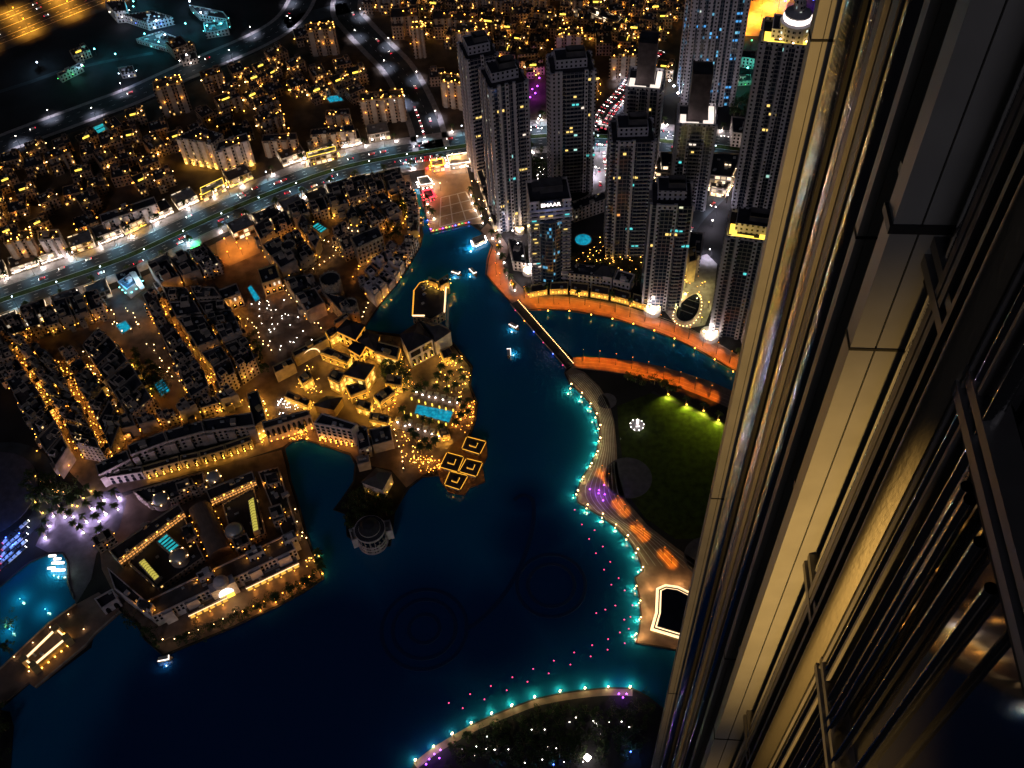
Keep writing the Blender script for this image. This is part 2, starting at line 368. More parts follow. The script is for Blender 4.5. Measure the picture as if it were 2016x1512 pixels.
def building(name, label, cat, poly, h, wall='wall_old', roof='roof_dark', par=.9, z0=0.0, group=None, hip=None, extra=True, roof_name='roof'):
    """a block on an outline in metres: walls with a parapet, roof; returns (thing, outline)"""
    p = ccw([Vector(a) for a in poly]); c = sum(p, Vector((0, 0))) / len(p)
    t = thing(name, label, cat, (c.x, c.y, z0), 0, group)
    wl = MB()
    if hip:
        wl.prism(p, z0, z0 + h, top=False); part('wall', wl, M[wall], t)
        part(roof_name, MB().hip(p, z0 + h, hip), M[roof], t)
    else:
        wl.ring(p, .75, z0, z0 + h + par, z0 + h); part('wall', wl, M[wall], t)
        part(roof_name, MB().sheet(offset(p, .72), z0 + h + .01), M[roof], t)
        if extra:
            for k in range(2 if abs(area2(p)) > 700 else 1):
                q = c + Vector((rnd.uniform(-.22, .22), rnd.uniform(-.22, .22))) * (abs(area2(p)) / 2) ** .5
                e = p[1] - p[0]
                part('stair_head', MB().box(q.x, q.y, z0 + h, z0 + h + rnd.uniform(2, 3.4), rnd.uniform(2.5, 5), rnd.uniform(2.5, 4.5), atan2(e.y, e.x)), M[wall if rnd.random() < .6 else roof], t)
        ac = _ac()
        for k in range(min(6, 1 + int(abs(area2(p)) / 260))):
            a_, f_ = p[rnd.randrange(len(p))], rnd.uniform(.25, .8); v = c.lerp(a_, f_ * .9); e = p[1] - p[0]
            winst('roof_unit', ac, t, (v.x, v.y, z0 + h), atan2(e.y, e.x), (rnd.uniform(.7, 1.6), rnd.uniform(.7, 1.3), rnd.uniform(.7, 1.3)))
    return t, p

# ================================================================== THE SETTING: ground, water, roads
structure('ground', MB().sheet([(-2500, -2500), (2500, -2500), (2500, 3500), (-2500, 3500)], 0), M['soil'])
# --- lake: turquoise bottom lined dark in the fountain basins
m = bpy.data.materials.new('lake_water'); m.use_nodes = True; t = m.node_tree; b = t.nodes['Principled BSDF']; M['water'] = m
b.inputs['Roughness'].default_value = .10; b.inputs['Specular IOR Level'].default_value = .45
g = t.nodes.new('ShaderNodeNewGeometry')
fac = None
basins = [((835, 1238), 16, 62), ((1085, 1152), 14, 52), ((1040, 985), 2, 26), ((640, 1330), 40, 72), ((430, 1395), 48, 74), ((960, 1240), 14, 52),
          ((820, 1420), 10, 58), ((1050, 1060), 8, 40), ((590, 1450), 44, 80), ((340, 1500), 30, 70)]
for (cx, cyy), r0, r1 in basins:
    c0 = P(cx, cyy)
    vm = t.nodes.new('ShaderNodeVectorMath'); vm.operation = 'DISTANCE'; vm.inputs[1].default_value = (c0.x, c0.y, .05); t.links.new(g.outputs['Position'], vm.inputs[0])
    mr = t.nodes.new('ShaderNodeMapRange'); mr.interpolation_type = 'SMOOTHSTEP'; mr.inputs[1].default_value = r1; mr.inputs[2].default_value = r0
    t.links.new(vm.outputs['Value'], mr.inputs[0])
    fac = mr.outputs[0] if fac is None else N(t, 'MAXIMUM', fac, mr.outputs[0])
no = t.nodes.new('ShaderNodeTexNoise'); no.inputs['Scale'].default_value = .022; no.inputs['Detail'].default_value = 4; t.links.new(g.outputs['Position'], no.inputs['Vector'])
mx = t.nodes.new('ShaderNodeMix'); mx.data_type = 'RGBA'; t.links.new(no.outputs['Fac'], mx.inputs[0])
mx.inputs[6].default_value = (.004, .105, .305, 1); mx.inputs[7].default_value = (.006, .150, .335, 1)
m2 = t.nodes.new('ShaderNodeMix'); m2.data_type = 'RGBA'; t.links.new(N(t, 'MULTIPLY', fac, .96), m2.inputs[0]); t.links.new(mx.outputs[2], m2.inputs[6]); m2.inputs[7].default_value = (.003, .034, .150, 1)
t.links.new(m2.outputs[2], b.inputs['Base Color'])
n2 = t.nodes.new('ShaderNodeTexNoise'); n2.inputs['Scale'].default_value = .55; n2.inputs['Detail'].default_value = 3; t.links.new(g.outputs['Position'], n2.inputs['Vector'])
bp = t.nodes.new('ShaderNodeBump'); bp.inputs['Strength'].default_value = .5; bp.inputs['Distance'].default_value = .35
t.links.new(n2.outputs['Fac'], bp.inputs['Height']); t.links.new(bp.outputs[0], b.inputs['Normal'])

LAKE_W = [(812, 372), (822, 412), (833, 462), (828, 485), (808, 520), (782, 560), (752, 596), (738, 615), (716, 648), (742, 655), (790, 660), (893, 676), (912, 700), (930, 722), (926, 758),
          (940, 795), (936, 830), (926, 858), (940, 880), (950, 930), (900, 945), (885, 935), (832, 940), (806, 960), (790, 985), (776, 1010), (772, 1050), (768, 1075), (735, 1078), (702, 1068), (684, 1056), (680, 1012), (657, 1004), (672, 985), (696, 950), (700, 915), (690, 896),
          (655, 884), (622, 873), (598, 865), (575, 870), (560, 884), (568, 915), (572, 945), (590, 1000), (604, 1050), (616, 1085), (628, 1110), (637, 1140), (600, 1166), (552, 1192), (450, 1240), (322, 1292), (286, 1260), (268, 1226), (240, 1206)]
LAKE_E = [(180, 1275), (72, 1356), (60, 1346), (0, 1398), (20, 1402), (27, 1430), (24, 1470), (20, 1530), (300, 1700), (640, 1640), (800, 1530), (818, 1500), (854, 1472), (891, 1449), (928, 1428), (968, 1410), (1008, 1394), (1053, 1377), (1103, 1366), (1152, 1359), (1198, 1355), (1245, 1356), (1275, 1372), (1310, 1400), (1450, 1440), (1520, 1280), (1420, 1270),
          (1338, 1282), (1300, 1274), (1252, 1266), (1258, 1245), (1262, 1210), (1258, 1172), (1250, 1138), (1266, 1125), (1258, 1100), (1240, 1068), (1214, 1040), (1186, 1019), (1156, 1001), (1138, 990), (1135, 970), (1146, 942), (1163, 915), (1175, 890), (1180, 862), (1180, 838), (1173, 815), (1161, 795), (1143, 774), (1122, 757), (1112, 735), (1116, 722),
          (1012, 604), (957, 542), (962, 510), (970, 486), (946, 455), (925, 441), (848, 459), (836, 412), (826, 372)]
LAKE = PP(LAKE_W + [(190, 1230)] + LAKE_E)
structure('lake_water', MB().sheet(LAKE, .05), M['water'])
BAY = PP([(1030, 612), (1060, 609), (1100, 611), (1140, 615), (1180, 622), (1220, 631), (1260, 643), (1300, 656), (1340, 673), (1380, 692), (1420, 714), (1480, 752), (1500, 790), (1445, 772), (1400, 752), (1350, 736), (1300, 722), (1250, 712), (1200, 706), (1150, 703), (1128, 704)])
structure('bay_water', MB().sheet(BAY, .05), M['water'])
POND = PP([(-60, 1190), (0, 1156), (30, 1130), (58, 1108), (95, 1092), (124, 1090), (134, 1108), (134, 1150), (146, 1180), (152, 1192), (100, 1228), (0, 1322), (-80, 1400)])
structure('pond_water', MB().sheet(POND, .05), M['water'])
def quay(name, px, h=.7, w=.9, z=0.0):
    p = PP(px, 0); l = []; r = []
    for i, q in enumerate(p):
        a = p[max(i - 1, 0)]; c = p[min(i + 1, len(p) - 1)]; u = (c - a).normalized(); nn = Vector((-u.y, u.x))
        l.append(q + nn * w / 2); r.append(q - nn * w / 2)
    mb = MB()
    for i in range(len(p) - 1): mb.prism([l[i], l[i + 1], r[i + 1], r[i]], z, h, bottom=False)
    return structure(name, mb, M['dark_stone'])
quay('quay_edge', LAKE_W); quay('quay_edge', LAKE_E[14:]); quay('quay_edge', [(1030, 612), (1060, 609), (1100, 611), (1140, 615), (1180, 622), (1220, 631), (1260, 643), (1300, 656), (1340, 673), (1380, 692), (1420, 714), (1480, 752)])
quay('quay_edge', [(0, 1156), (30, 1130), (58, 1108), (95, 1092), (124, 1090), (134, 1108), (134, 1150), (146, 1180)])

def road(name, ctr, w, m='asphalt', z=.06, sm=6):
    c = arc([p for p in PP(ctr)], sm); l = []; r = []
    for i, q in enumerate(c):
        u = (c[min(i + 1, len(c) - 1)] - c[max(i - 1, 0)]).normalized(); nn = Vector((-u.y, u.x))
        l.append(q + nn * w / 2); r.append(q - nn * w / 2)
    structure(name, MB().strip(l, r, z), M[m]); return c
def band(name, c, off, w, z, m, h=None):          # a strip beside a centre line
    mb = MB(); l = []; r = []
    for i, q in enumerate(c):
        u = (c[min(i + 1, len(c) - 1)] - c[max(i - 1, 0)]).normalized(); nn = Vector((-u.y, u.x))
        l.append(q + nn * (off + w / 2)); r.append(q + nn * (off - w / 2))
    if h is None: mb.strip(l, r, z)
    else:
        for i in range(len(l) - 1): mb.prism([l[i], l[i + 1], r[i + 1], r[i]], 0, z)
    return structure(name, mb, M[m])
BLVD = [(-120, 640), (0, 592), (130, 548), (250, 505), (350, 459), (450, 414), (550, 373), (650, 337), (750, 313), (850, 297), (940, 284), (1060, 268), (1170, 268), (1290, 276), (1400, 287), (1520, 303), (1650, 330)]
BL = road('boulevard_road', BLVD, 29)
band('boulevard_median', BL, 0, 4.5, .2, 'lawn', 1)
band('pavement_kerb', BL, 18.6, 8, .16, 'pavement', 1); band('pavement_kerb', BL, -18.6, 8, .16, 'pavement', 1)
for o in (14, -14, 2.7, -2.7): band('lane_line', BL, o, .35, .09, 'line_white')
def dashes(name, c, off, z=.09, w=.3, dash=3.0, gap=7.0):
    mb = MB()
    for q, a in along(c, dash + gap): mb.add([(q.x - sin(a) * off + cos(a) * k * dash - sin(a) * s_ * w / 2, q.y + cos(a) * off + sin(a) * k * dash + cos(a) * s_ * w / 2, z) for k, s_ in ((0, -1), (1, -1), (1, 1), (0, 1))], [(0, 1, 2, 3)])
    structure(name, mb, M['line_white'])
for o in (6.3, 10.1, -6.3, -10.1): dashes('lane_dashes', BL, o)
NS = road('north_street_road', [(850, 296), (838, 245), (815, 190), (783, 135), (742, 92), (704, 52), (682, 20), (690, -30)], 22)
band('pavement_kerb', NS, 13.5, 5, .16, 'pavement', 1); band('pavement_kerb', NS, -13.5, 5, .16, 'pavement', 1); dashes('lane_dashes', NS, 4); dashes('lane_dashes', NS, -4)
RING = road('ring_road', [(-60, 318), (0, 286), (60, 262), (120, 240), (190, 214), (260, 188), (330, 156), (400, 125), (500, 82), (560, 46), (590, 8), (600, -30)], 22)
band('pavement_kerb', RING, 13, 4, .16, 'pavement', 1); band('pavement_kerb', RING, -13, 4, .16, 'pavement', 1); dashes('lane_dashes', RING, 4); dashes('lane_dashes', RING, -4)
RS2 = road('ring_spur_road', [(560, 46), (620, 30), (685, 14)], 20)
HW = road('highway_road', [(-150, 116), (0, 58), (60, 34), (130, 6), (260, -44)], 78)
for o in (-25, -15, 0, 15, 25): band('lane_line', HW, o, .4, .1, 'line_white')
for o in (-20, -10, 10, 20): dashes('lane_dashes', HW, o, .1)
JUNC = structure('sand_lot', MB().sheet(PP([(1446, -40), (1560, -40), (1545, 30), (1535, 72), (1448, 70)]), .05), M['plaza_paving'])
HW2 = road('highway_road', [(1440, 62), (1478, 40), (1520, 12), (1560, -20)], 16, 'pavement', .09)
PL2 = road('tower_road', [(1170, 268), (1192, 225), (1218, 195), (1240, 170), (1262, 128), (1300, 95)], 20)
PL3 = road('side_street_road', [(1180, 290), (1186, 330), (1186, 385), (1150, 410)], 22, 'pavement', .08)
PL4 = road('drive_road', [(1470, 320), (1420, 380), (1375, 425), (1350, 470), (1370, 520), (1330, 560)], 12)
OLD = [(-60, 690), (0, 655), (130, 606), (250, 560), (350, 512), (450, 468), (550, 424), (650, 384), (750, 354), (806, 344), (824, 410), (834, 462), (828, 485), (806, 522), (780, 562), (750, 598), (714, 648), (742, 657), (790, 664), (890, 679), (908, 702), (926, 724), (922, 758), (936, 796), (932, 830), (922, 856), (882, 905), (832, 936), (800, 960), (770, 925), (704, 912), (690, 892), (622, 870), (575, 867), (556, 880), (480, 905), (290, 955), (190, 985), (110, 900), (60, 815), (0, 735)]
structure('town_paving', MB().sheet(PP(OLD), .04), M['town_paving'])
structure('island_paving', MB().sheet(PP([(190, 1000), (300, 955), (480, 905), (554, 886), (562, 915), (568, 945), (586, 1000), (600, 1050), (612, 1085), (624, 1110), (632, 1138), (552, 1188), (450, 1236), (322, 1288), (290, 1258), (240, 1200), (200, 1120)]), .045), M['town_paving'])
structure('quarter_paving', MB().sheet(PP([(-200, 640), (-200, 360), (0, 316), (190, 242), (330, 184), (500, 106), (580, 60), (680, 50), (760, 150), (818, 225), (828, 262), (640, 308), (500, 356), (350, 420), (200, 490), (0, 560)]), .03), M['quarter_paving'])
structure('quarter_paving', MB().sheet(PP([(720, 45), (690, -60), (1420, -60), (1400, 160), (1160, 235), (960, 250), (870, 262), (845, 180), (780, 90)]), .03), M['quarter_paving'])
structure('forecourt_paving', MB().sheet(PP([(1316, 552), (1330, 520), (1392, 500), (1412, 520), (1404, 600), (1388, 640), (1340, 650), (1308, 612)]), .1), M['pavement'])
structure('market_square_paving', MB().sheet(PP([(836, 310), (915, 308), (930, 380), (952, 440), (926, 443), (848, 458), (838, 415)]), .3), M['plaza_paving'])
# lines of paler stone that divide the square into panels
sq = [P(868, 390).xy, P(917, 378).xy, P(943, 428).xy, P(866, 447).xy]
mb = MB()
for i in range(4):
    for k in range(2):
        a = sq[0].lerp(sq[1], i / 3); c = sq[3].lerp(sq[2], i / 3)
        if k: a = sq[0].lerp(sq[3], i / 3); c = sq[1].lerp(sq[2], i / 3)
        u = (c - a).normalized(); nn = Vector((-u.y, u.x)) * .45
        mb.sheet([a - nn, a + nn, c + nn, c - nn], .33 + k * .01)
structure('square_panel_line', mb, M['line_white'])

# --- the fountain: dark rings and feed pipes lying on the water
mat('black_pipe', (.002, .022, .095), .6, 0, 0)
for l, px, rr in (('larger dark fountain ring floating in the lower middle of the lake', (835, 1238), (25, 18.5, 9)), ('smaller dark fountain ring floating nearer the promenade', (1085, 1152), (20.5, 14))):
    q = P(*px); t = thing('fountain_ring', l, 'fountain', (q.x, q.y, .06), 0, 'fountain rings in the lake')
    for r in rr: o = bpy.data.objects.new('pipe_ring', MB().lathe([(r - 1.1, 0), (r - 1.0, .18), (r + 1.0, .18), (r + 1.1, 0)], 64).data('pipe_ring', M['black_pipe'])); C.objects.link(o); o.parent = t
c = arc(PP([(1012, 985), (1030, 975), (1050, 990), (1046, 1050), (1022, 1120), (985, 1180), (940, 1225), (915, 1240)]), 6)
band('fountain_pipe', c, 0, 2.6, .2, 'black_pipe', 1)['label'] = 'dark curved fountain pipe joining the two rings'
# --- promenades
def slab(name, px, h, m): return structure(name, MB().prism(PP(px), 0, h), M[m])
PROM_W = [(946, 455), (968, 480), (958, 512), (955, 541), (1012, 602), (1030, 612), (1100, 611), (1180, 622), (1260, 643), (1340, 673), (1420, 714), (1500, 762), (1510, 735), (1440, 692), (1400, 668), (1340, 642), (1290, 624), (1240, 606), (1180, 594), (1100, 583), (1040, 580), (1012, 552), (990, 524), (1004, 492), (985, 462), (960, 440)]
slab('bay_promenade', PROM_W, .5, 'brown_paving')
slab('park_promenade', [(1128, 704), (1150, 703), (1200, 706), (1250, 712), (1300, 722), (1350, 736), (1400, 752), (1445, 772), (1500, 800), (1500, 840), (1440, 806), (1390, 784), (1340, 764), (1290, 750), (1240, 738), (1180, 730), (1125, 724)], .5, 'brown_paving')
LAKE_PROM_IN = [(1125, 724), (1150, 733), (1180, 762), (1198, 790), (1209, 830), (1214, 880), (1216, 930), (1232, 985), (1275, 1035), (1330, 1078), (1400, 1125), (1420, 1270)]
lp = [(1112, 735), (1122, 757), (1143, 774), (1161, 795), (1173, 815), (1180, 838), (1180, 862), (1175, 890), (1163, 915), (1146, 942), (1135, 970), (1138, 990), (1156, 1001), (1186, 1019), (1214, 1040), (1240, 1068), (1258, 1100), (1266, 1125), (1250, 1138), (1258, 1172), (1262, 1210), (1258, 1245), (1252, 1266), (1300, 1274), (1338, 1282), (1420, 1270)]
slab('lake_promenade', lp + LAKE_PROM_IN[::-1][1:], .5, 'brown_paving')
# fine pale lines that run along the lake promenade
outer = arc([p for p in PP([(1116, 740), (1146, 773), (1175, 815), (1182, 862), (1166, 914), (1142, 965), (1160, 1000), (1214, 1040), (1262, 1112)])], 8)
inner = arc([p for p in PP([(1148, 735), (1180, 764), (1207, 825), (1212, 880), (1215, 930), (1231, 985), (1274, 1035), (1330, 1080), (1390, 1122)])], 8)
for k in range(1, 9):
    c = [a.lerp(q, k / 9) for a, q in zip(outer, inner)]
    band('paving_line', c, 0, .22, .52, 'line_white')
c = arc(PP([(1040, 594), (1100, 596), (1180, 607), (1260, 628), (1340, 656), (1420, 700), (1500, 748)]), 6)
for o in (-7, -3.5, 3.5, 7): band('paving_line', c, o, .22, .52, 'stucco')
c2 = arc(PP([(1130, 713), (1200, 718), (1290, 736), (1370, 762), (1460, 800)]), 6)
for o in (-3, 0, 3): band('paving_line', c2, o, .25, .52, 'stucco')
slab('park_ground', [(1150, 733), (1180, 730), (1240, 738), (1290, 750), (1340, 764), (1390, 784), (1440, 806), (1500, 840), (1560, 1000), (1420, 1140)] + LAKE_PROM_IN[::-1][1:-1], .3, 'soil')
structure('park_lawn', MB().sheet(PP([(1215, 800), (1280, 775), (1320, 782), (1380, 812), (1450, 850), (1470, 960), (1420, 1060), (1330, 1062), (1270, 1020), (1240, 980), (1225, 900), (1218, 850)]), .34), M['lawn'])
structure('park_path', MB().strip(*[PP(q) for q in ([(1285, 770), (1325, 788), (1370, 808), (1420, 834), (1460, 858)], [(1283, 775), (1323, 792), (1367, 812), (1416, 839), (1456, 863)])], .38), M['dark_stone'])
for (x, y), r in (((1195, 790), 6.5), ((1236, 941), 15.5), ((1392, 1098), 14)):
    q = P(x, y); structure('park_terrace', MB().lathe([(r, .3), (r, .58), (r * .93, .58), (r * .93, .5), (.01, .5)], 40, q.x, q.y), M['disc_paving'])
slab('south_shore_ground', [(800, 1530), (818, 1500), (854, 1472), (891, 1449), (928, 1428), (968, 1410), (1008, 1394), (1053, 1377), (1103, 1366), (1152, 1359), (1198, 1355), (1245, 1356), (1275, 1372), (1310, 1400), (1450, 1440), (1450, 1750), (700, 1750)], .45, 'soil')
c3 = arc(PP([(818, 1508), (854, 1480), (891, 1457), (928, 1436), (968, 1418), (1008, 1402), (1053, 1385), (1103, 1374), (1152, 1367), (1198, 1363), (1245, 1364)]), 4)
band('shore_walk', c3, 0, 4.0, .5, 'brown_paving')
slab('bridge_deck', [(232, 1196), (240, 1206), (190, 1250), (172, 1272), (72, 1356), (58, 1346), (-60, 1440), (-60, 1372), (0, 1322), (100, 1228), (152, 1192), (196, 1168)], 1.6, 'brown_paving')
slab('west_shore_ground', [(-80, 1440), (0, 1398), (20, 1402), (27, 1430), (24, 1470), (20, 1530), (-100, 1600)], .5, 'soil')
structure('purple_paving', MB().sheet(PP([(70, 1075), (100, 1010), (150, 985), (230, 960), (250, 985), (235, 1040), (190, 1090), (180, 1140), (150, 1190), (136, 1150), (136, 1106), (124, 1086), (95, 1088)]), .12), M['disc_paving'])
structure('fountain_court_paving', MB().lathe([(34, .1), (34, .3), (33, .3), (33, .14), (.01, .14)], 40, P(-30, 975).x, P(-30, 975).y), M['disc_paving'])
structure('circle_road', MB().lathe([(46, .1), (36, .1)], 48, P(-30, 985).x, P(-30, 985).y), M['asphalt'])

# ================================================================== THE SUPERTALL'S FACADE, two metres from the lens
D0 = 2.0; AF = R(7.0)
FU = Vector((sin(AF), cos(AF), 0)); FN = Vector((-cos(AF), sin(AF), 0))      # along the facade, out of the facade
def fp(s, out, z): v = FU * s - FN * (D0 - out); return (v.x, v.y, z)
def s_at(px, out=0.0):                                                        # where along the facade a vertical at this pixel stands
    w = P(px, 756); return (D0 - out) / tan(atan2(w.x, w.y) - AF)
def fbox(mb, s0, s1, o0, o1, z0, z1):
    p = [fp(s0, o0, 0), fp(s1, o0, 0), fp(s1, o1, 0), fp(s0, o1, 0)]
    return mb.prism([q[:2] for q in p], z0, z1, bottom=True)
def fcurve(mb, s0, s1, sag, z0, z1, n=10, out=0.0, flutes=0):                           # a shallow bowed strip, bulging outwards
    if flutes: n = flutes * 8
    o = [(s0 + (s1 - s0) * i / n, out + sag * sin(pi * i / n) + (abs(sin(pi * i / 8)) * (s1 - s0) / flutes * .34 if flutes else 0)) for i in range(n + 1)]
    return mb.add([fp(a, c, z0) for a, c in o] + [fp(a, c, z1) for a, c in o], [(i, n + 1 + i, n + 2 + i, i + 1) for i in range(n)])
mat('fin_metal', (.27, .27, .272), .40, .25, noise=.08, nscale=3.0, spec=.4)
mat('frame_metal', (.14, .135, .14), .4, .4, noise=.12, nscale=4.0, spec=.4); mat('gasket', (.012, .012, .012), .7, 0, 0)
def brushed(name, col, rough, sx, sz, bump, dist=.02):
    m = bpy.data.materials.new(name); m.use_nodes = True; t = m.node_tree; b = t.nodes['Principled BSDF']
    b.inputs['Base Color'].default_value = (*col, 1); b.inputs['Metallic'].default_value = 1.0; b.inputs['Roughness'].default_value = rough
    g = t.nodes.new('ShaderNodeNewGeometry'); mp = t.nodes.new('ShaderNodeMapping'); mp.inputs['Scale'].default_value = (sx, sx, sz)
    t.links.new(g.outputs['Position'], mp.inputs[0])
    n = t.nodes.new('ShaderNodeTexNoise'); n.inputs['Scale'].default_value = 1.0; n.inputs['Detail'].default_value = 3; t.links.new(mp.outputs[0], n.inputs['Vector'])
    bp = t.nodes.new('ShaderNodeBump'); bp.inputs['Strength'].default_value = bump; bp.inputs['Distance'].default_value = dist
    t.links.new(n.outputs['Fac'], bp.inputs['Height']); t.links.new(bp.outputs[0], b.inputs['Normal']); M[name] = m
brushed('steel_polished', (.93, .93, .92), .03, 2.0, 46.0, .5, .006)
t = M['steel_polished'].node_tree; b = t.nodes['Principled BSDF']; g = t.nodes.new('ShaderNodeNewGeometry'); mp = t.nodes.new('ShaderNodeMapping'); mp.inputs['Scale'].default_value = (34, 34, .5); t.links.new(g.outputs['Position'], mp.inputs[0])
n = t.nodes.new('ShaderNodeTexNoise'); n.inputs['Scale'].default_value = 1.0; t.links.new(mp.outputs[0], n.inputs['Vector']); bp = t.nodes.new('ShaderNodeBump'); bp.inputs['Strength'].default_value = .5; bp.inputs['Distance'].default_value = .012
t.links.new(n.outputs['Fac'], bp.inputs['Height']); t.links.new(b.inputs['Normal'].links[0].from_socket, bp.inputs['Normal']); t.links.new(bp.outputs[0], b.inputs['Normal'])
brushed('steel_satin', (.32, .295, .25), .45, 40, 12.0, .5, .006)
m = bpy.data.materials.new('facade_glass'); m.use_nodes = True; t = m.node_tree; b = t.nodes['Principled BSDF']
b.inputs['Base Color'].default_value = (.30, .30, .33, 1); b.inputs['Metallic'].default_value = .9; b.inputs['Roughness'].default_value = .05
g = t.nodes.new('ShaderNodeNewGeometry'); n = t.nodes.new('ShaderNodeTexNoise'); n.inputs['Scale'].default_value = .8; t.links.new(g.outputs['Position'], n.inputs['Vector'])
bp = t.nodes.new('ShaderNodeBump'); bp.inputs['Strength'].default_value = .05; bp.inputs['Distance'].default_value = .05; t.links.new(n.outputs['Fac'], bp.inputs['Height']); t.links.new(bp.outputs[0], b.inputs['Normal']); M['facade_glass'] = m
mat('facade_blind', (.030, .029, .031), .28, 0, noise=.4, nscale=1.2, spec=.7)

ST = thing('skyscraper', 'supertall tower facade of pale fins, polished steel and glass running down the right edge', 'skyscraper', fp(3, 0, 0))
ZT, ZB = HGT + 6.0, 0.0
s_fin1, s_fin2 = s_at(1480), s_at(1742)
core = [fp(-9, -.35, 0)[:2], fp(s_fin1 + .12, -.35, 0)[:2], fp(s_fin1 + .12, -40, 0)[:2], fp(-9, -40, 0)[:2]]
part('core_wall', MB().prism(core, ZB, ZT), M['gasket'], ST)
FL = 3.74; Z0 = HGT - 4.26
# fins: two flat plates with a dark joint between, and a cap seam at every second floor
def fin(s, prot, th, name='fin'):
    f = None
    for i, (a, c) in enumerate(((-.3, prot * .46), (prot * .5, prot))):
        mb = MB(); fbox(mb, s, s + th, a, c, ZB, ZT)
        if f is None: f = part(name, mb, M['fin_metal'], ST)
        else: part('fin_nose', mb, M['fin_metal'], f)
    mb = MB(); fbox(mb, s + .012, s + th - .012, prot * .44, prot * .52, ZB, ZT); part('joint_seal', mb, M['gasket'], f)
    k = 0; z = Z0 - .9
    while k < 12:
        mb = MB(); fbox(mb, s - .006, s + th + .006, -.1, prot + .006, z - .012, z + .012); part('splice', mb, M['gasket'], f); z -= FL * 2; k += 1
    return f
fin(s_fin1, .19, .14); fin(s_fin2, .31, .16)
def bar(a, c, out, m='frame_metal', name='mullion', o0=-.2):
    s1, s0 = s_at(a), s_at(c); mb = MB(); fbox(mb, s0, s1, o0, out, ZB, ZT); return part(name, mb, M[m], ST)
def strip(a, c, sag, m='steel_polished', name='steel_panel', fl=0):
    mb = MB(); fcurve(mb, s_at(c), s_at(a), sag, ZB, ZT, flutes=fl); return part(name, mb, M[m], ST, smooth=True)
strip(1484, 1516, .10); bar(1517, 1520, .07, 'gasket'); strip(1521, 1543, .06); bar(1544, 1547, .05, 'gasket'); bar(1549, 1556, .10); bar(1560, 1570, .07); strip(1572, 1598, .09); fin(s_at(1627), .13, .10, 'slim_fin')
bar(1786, 1795, .07); bar(1799, 1808, .07); strip(1756, 1784, .04, 'steel_polished'); bar(1838, 1845, .10); bar(1849, 1853, .05, 'gasket'); strip(1855, 1866, .03, 'steel_polished')
strip(1870, 1912, .17, 'steel_satin', 'steel_tube'); bar(1914, 1918, .06); strip(1921, 1948, .05, 'steel_polished', 'steel_tube'); bar(1951, 1957, .05, 'frame_metal'); strip(1985, 2012, .06, 'steel_polished')
# glass: storey by storey near the eye, one sheet below
bays = [(s_at(1642), s_at(1742)), (s_at(1838), s_at(1808)), (-9.0, s_at(1957)), (s_at(1985), s_at(1957))]
bays = [(min(a), max(a)) for a in ((s_fin2, s_at(1628)), (s_at(1838), s_at(1809)), (-9.0, s_at(2012)), (s_at(1985), s_at(1958)))]
for a, c in bays:
    for k in range(-3, 9):
        z1 = Z0 - FL * k - .12; z0 = z1 - FL + .24; e = rnd.uniform(-.012, .012)
        mb = MB().add([fp(a, -.1 + e, z0), fp(a, -.1 - e, z1), fp(c, -.1 + rnd.uniform(-.01, .01), z1), fp(c, -.1, z0)], [(0, 1, 2, 3)])
        part('glass_panel', mb, M['facade_blind' if (a < -5 and k < 0) else 'facade_glass'], ST)
    mb = MB().add([fp(a, -.1, ZB), fp(a, -.1, Z0 - FL * 9), fp(c, -.1, Z0 - FL * 9), fp(c, -.1, ZB)], [(0, 1, 2, 3)])
    part('glass_panel', mb, M['facade_glass'], ST)
for k, x_ in enumerate((2036, 2062, 2150, 2262)):
    s_ = s_at(x_); mb = MB()
    mb.lathe([(.035, ZB), (.035, Z0 - .3)], 12, *fp(s_, .03, 0)[:2]); part('steel_rod', mb, M['steel_polished'], ST, smooth=True)
# transoms: twin pale rails with a dark gap, at every floor
for k in range(-2, 9):
    z = Z0 - FL * k
    for a, c in ((s_fin2, s_at(1646)), (-9.0, s_fin2)):
        mb = MB(); fbox(mb, a, c, -.1, .06, z + .03, z + .11); r_ = part('transom', mb, M['frame_metal'], ST)
        mb = MB(); fbox(mb, a, c, -.1, .075, z - .11, z - .03); part('lower_rail', mb, M['frame_metal'], r_)
        mb = MB(); fbox(mb, a, c, -.1, .02, z - .26, z - .12); part('shadow_gap', mb, M['gasket'], r_)
# dark collar where a maintenance rail crosses the fins
mb = MB(); fbox(mb, s_fin2 - .02, s_fin2 + .18, -.1, .33, HGT - 4.12, HGT - 4.06); part('guide_rail', mb, M['metal_dark'], ST)
mb = MB(); fbox(mb, -1.9, -1.75, -.1, 1.4, HGT - 8.7, HGT - 8.5); fl = part('flood_lamp_housing', mb, M['metal_dark'], ST)
base = Vector(ST.location)
lp_ = Vector(fp(-1.6, 1.25, HGT - 8.6)) - base; aim_ = FU - FN * .26 + Vector((0, 0, .02))
lamp('SPOT', ST, lp_, 3000, (1, .58, .15), 72, 1.0, aim=aim_, rad=.12, name='flood_light')
lamp('SPOT', ST, Vector(fp(-1.6, 1.25, HGT - 17.5)) - base, 1300, (1, .56, .13), 80, 1.0, aim=aim_, rad=.12, name='flood_light')

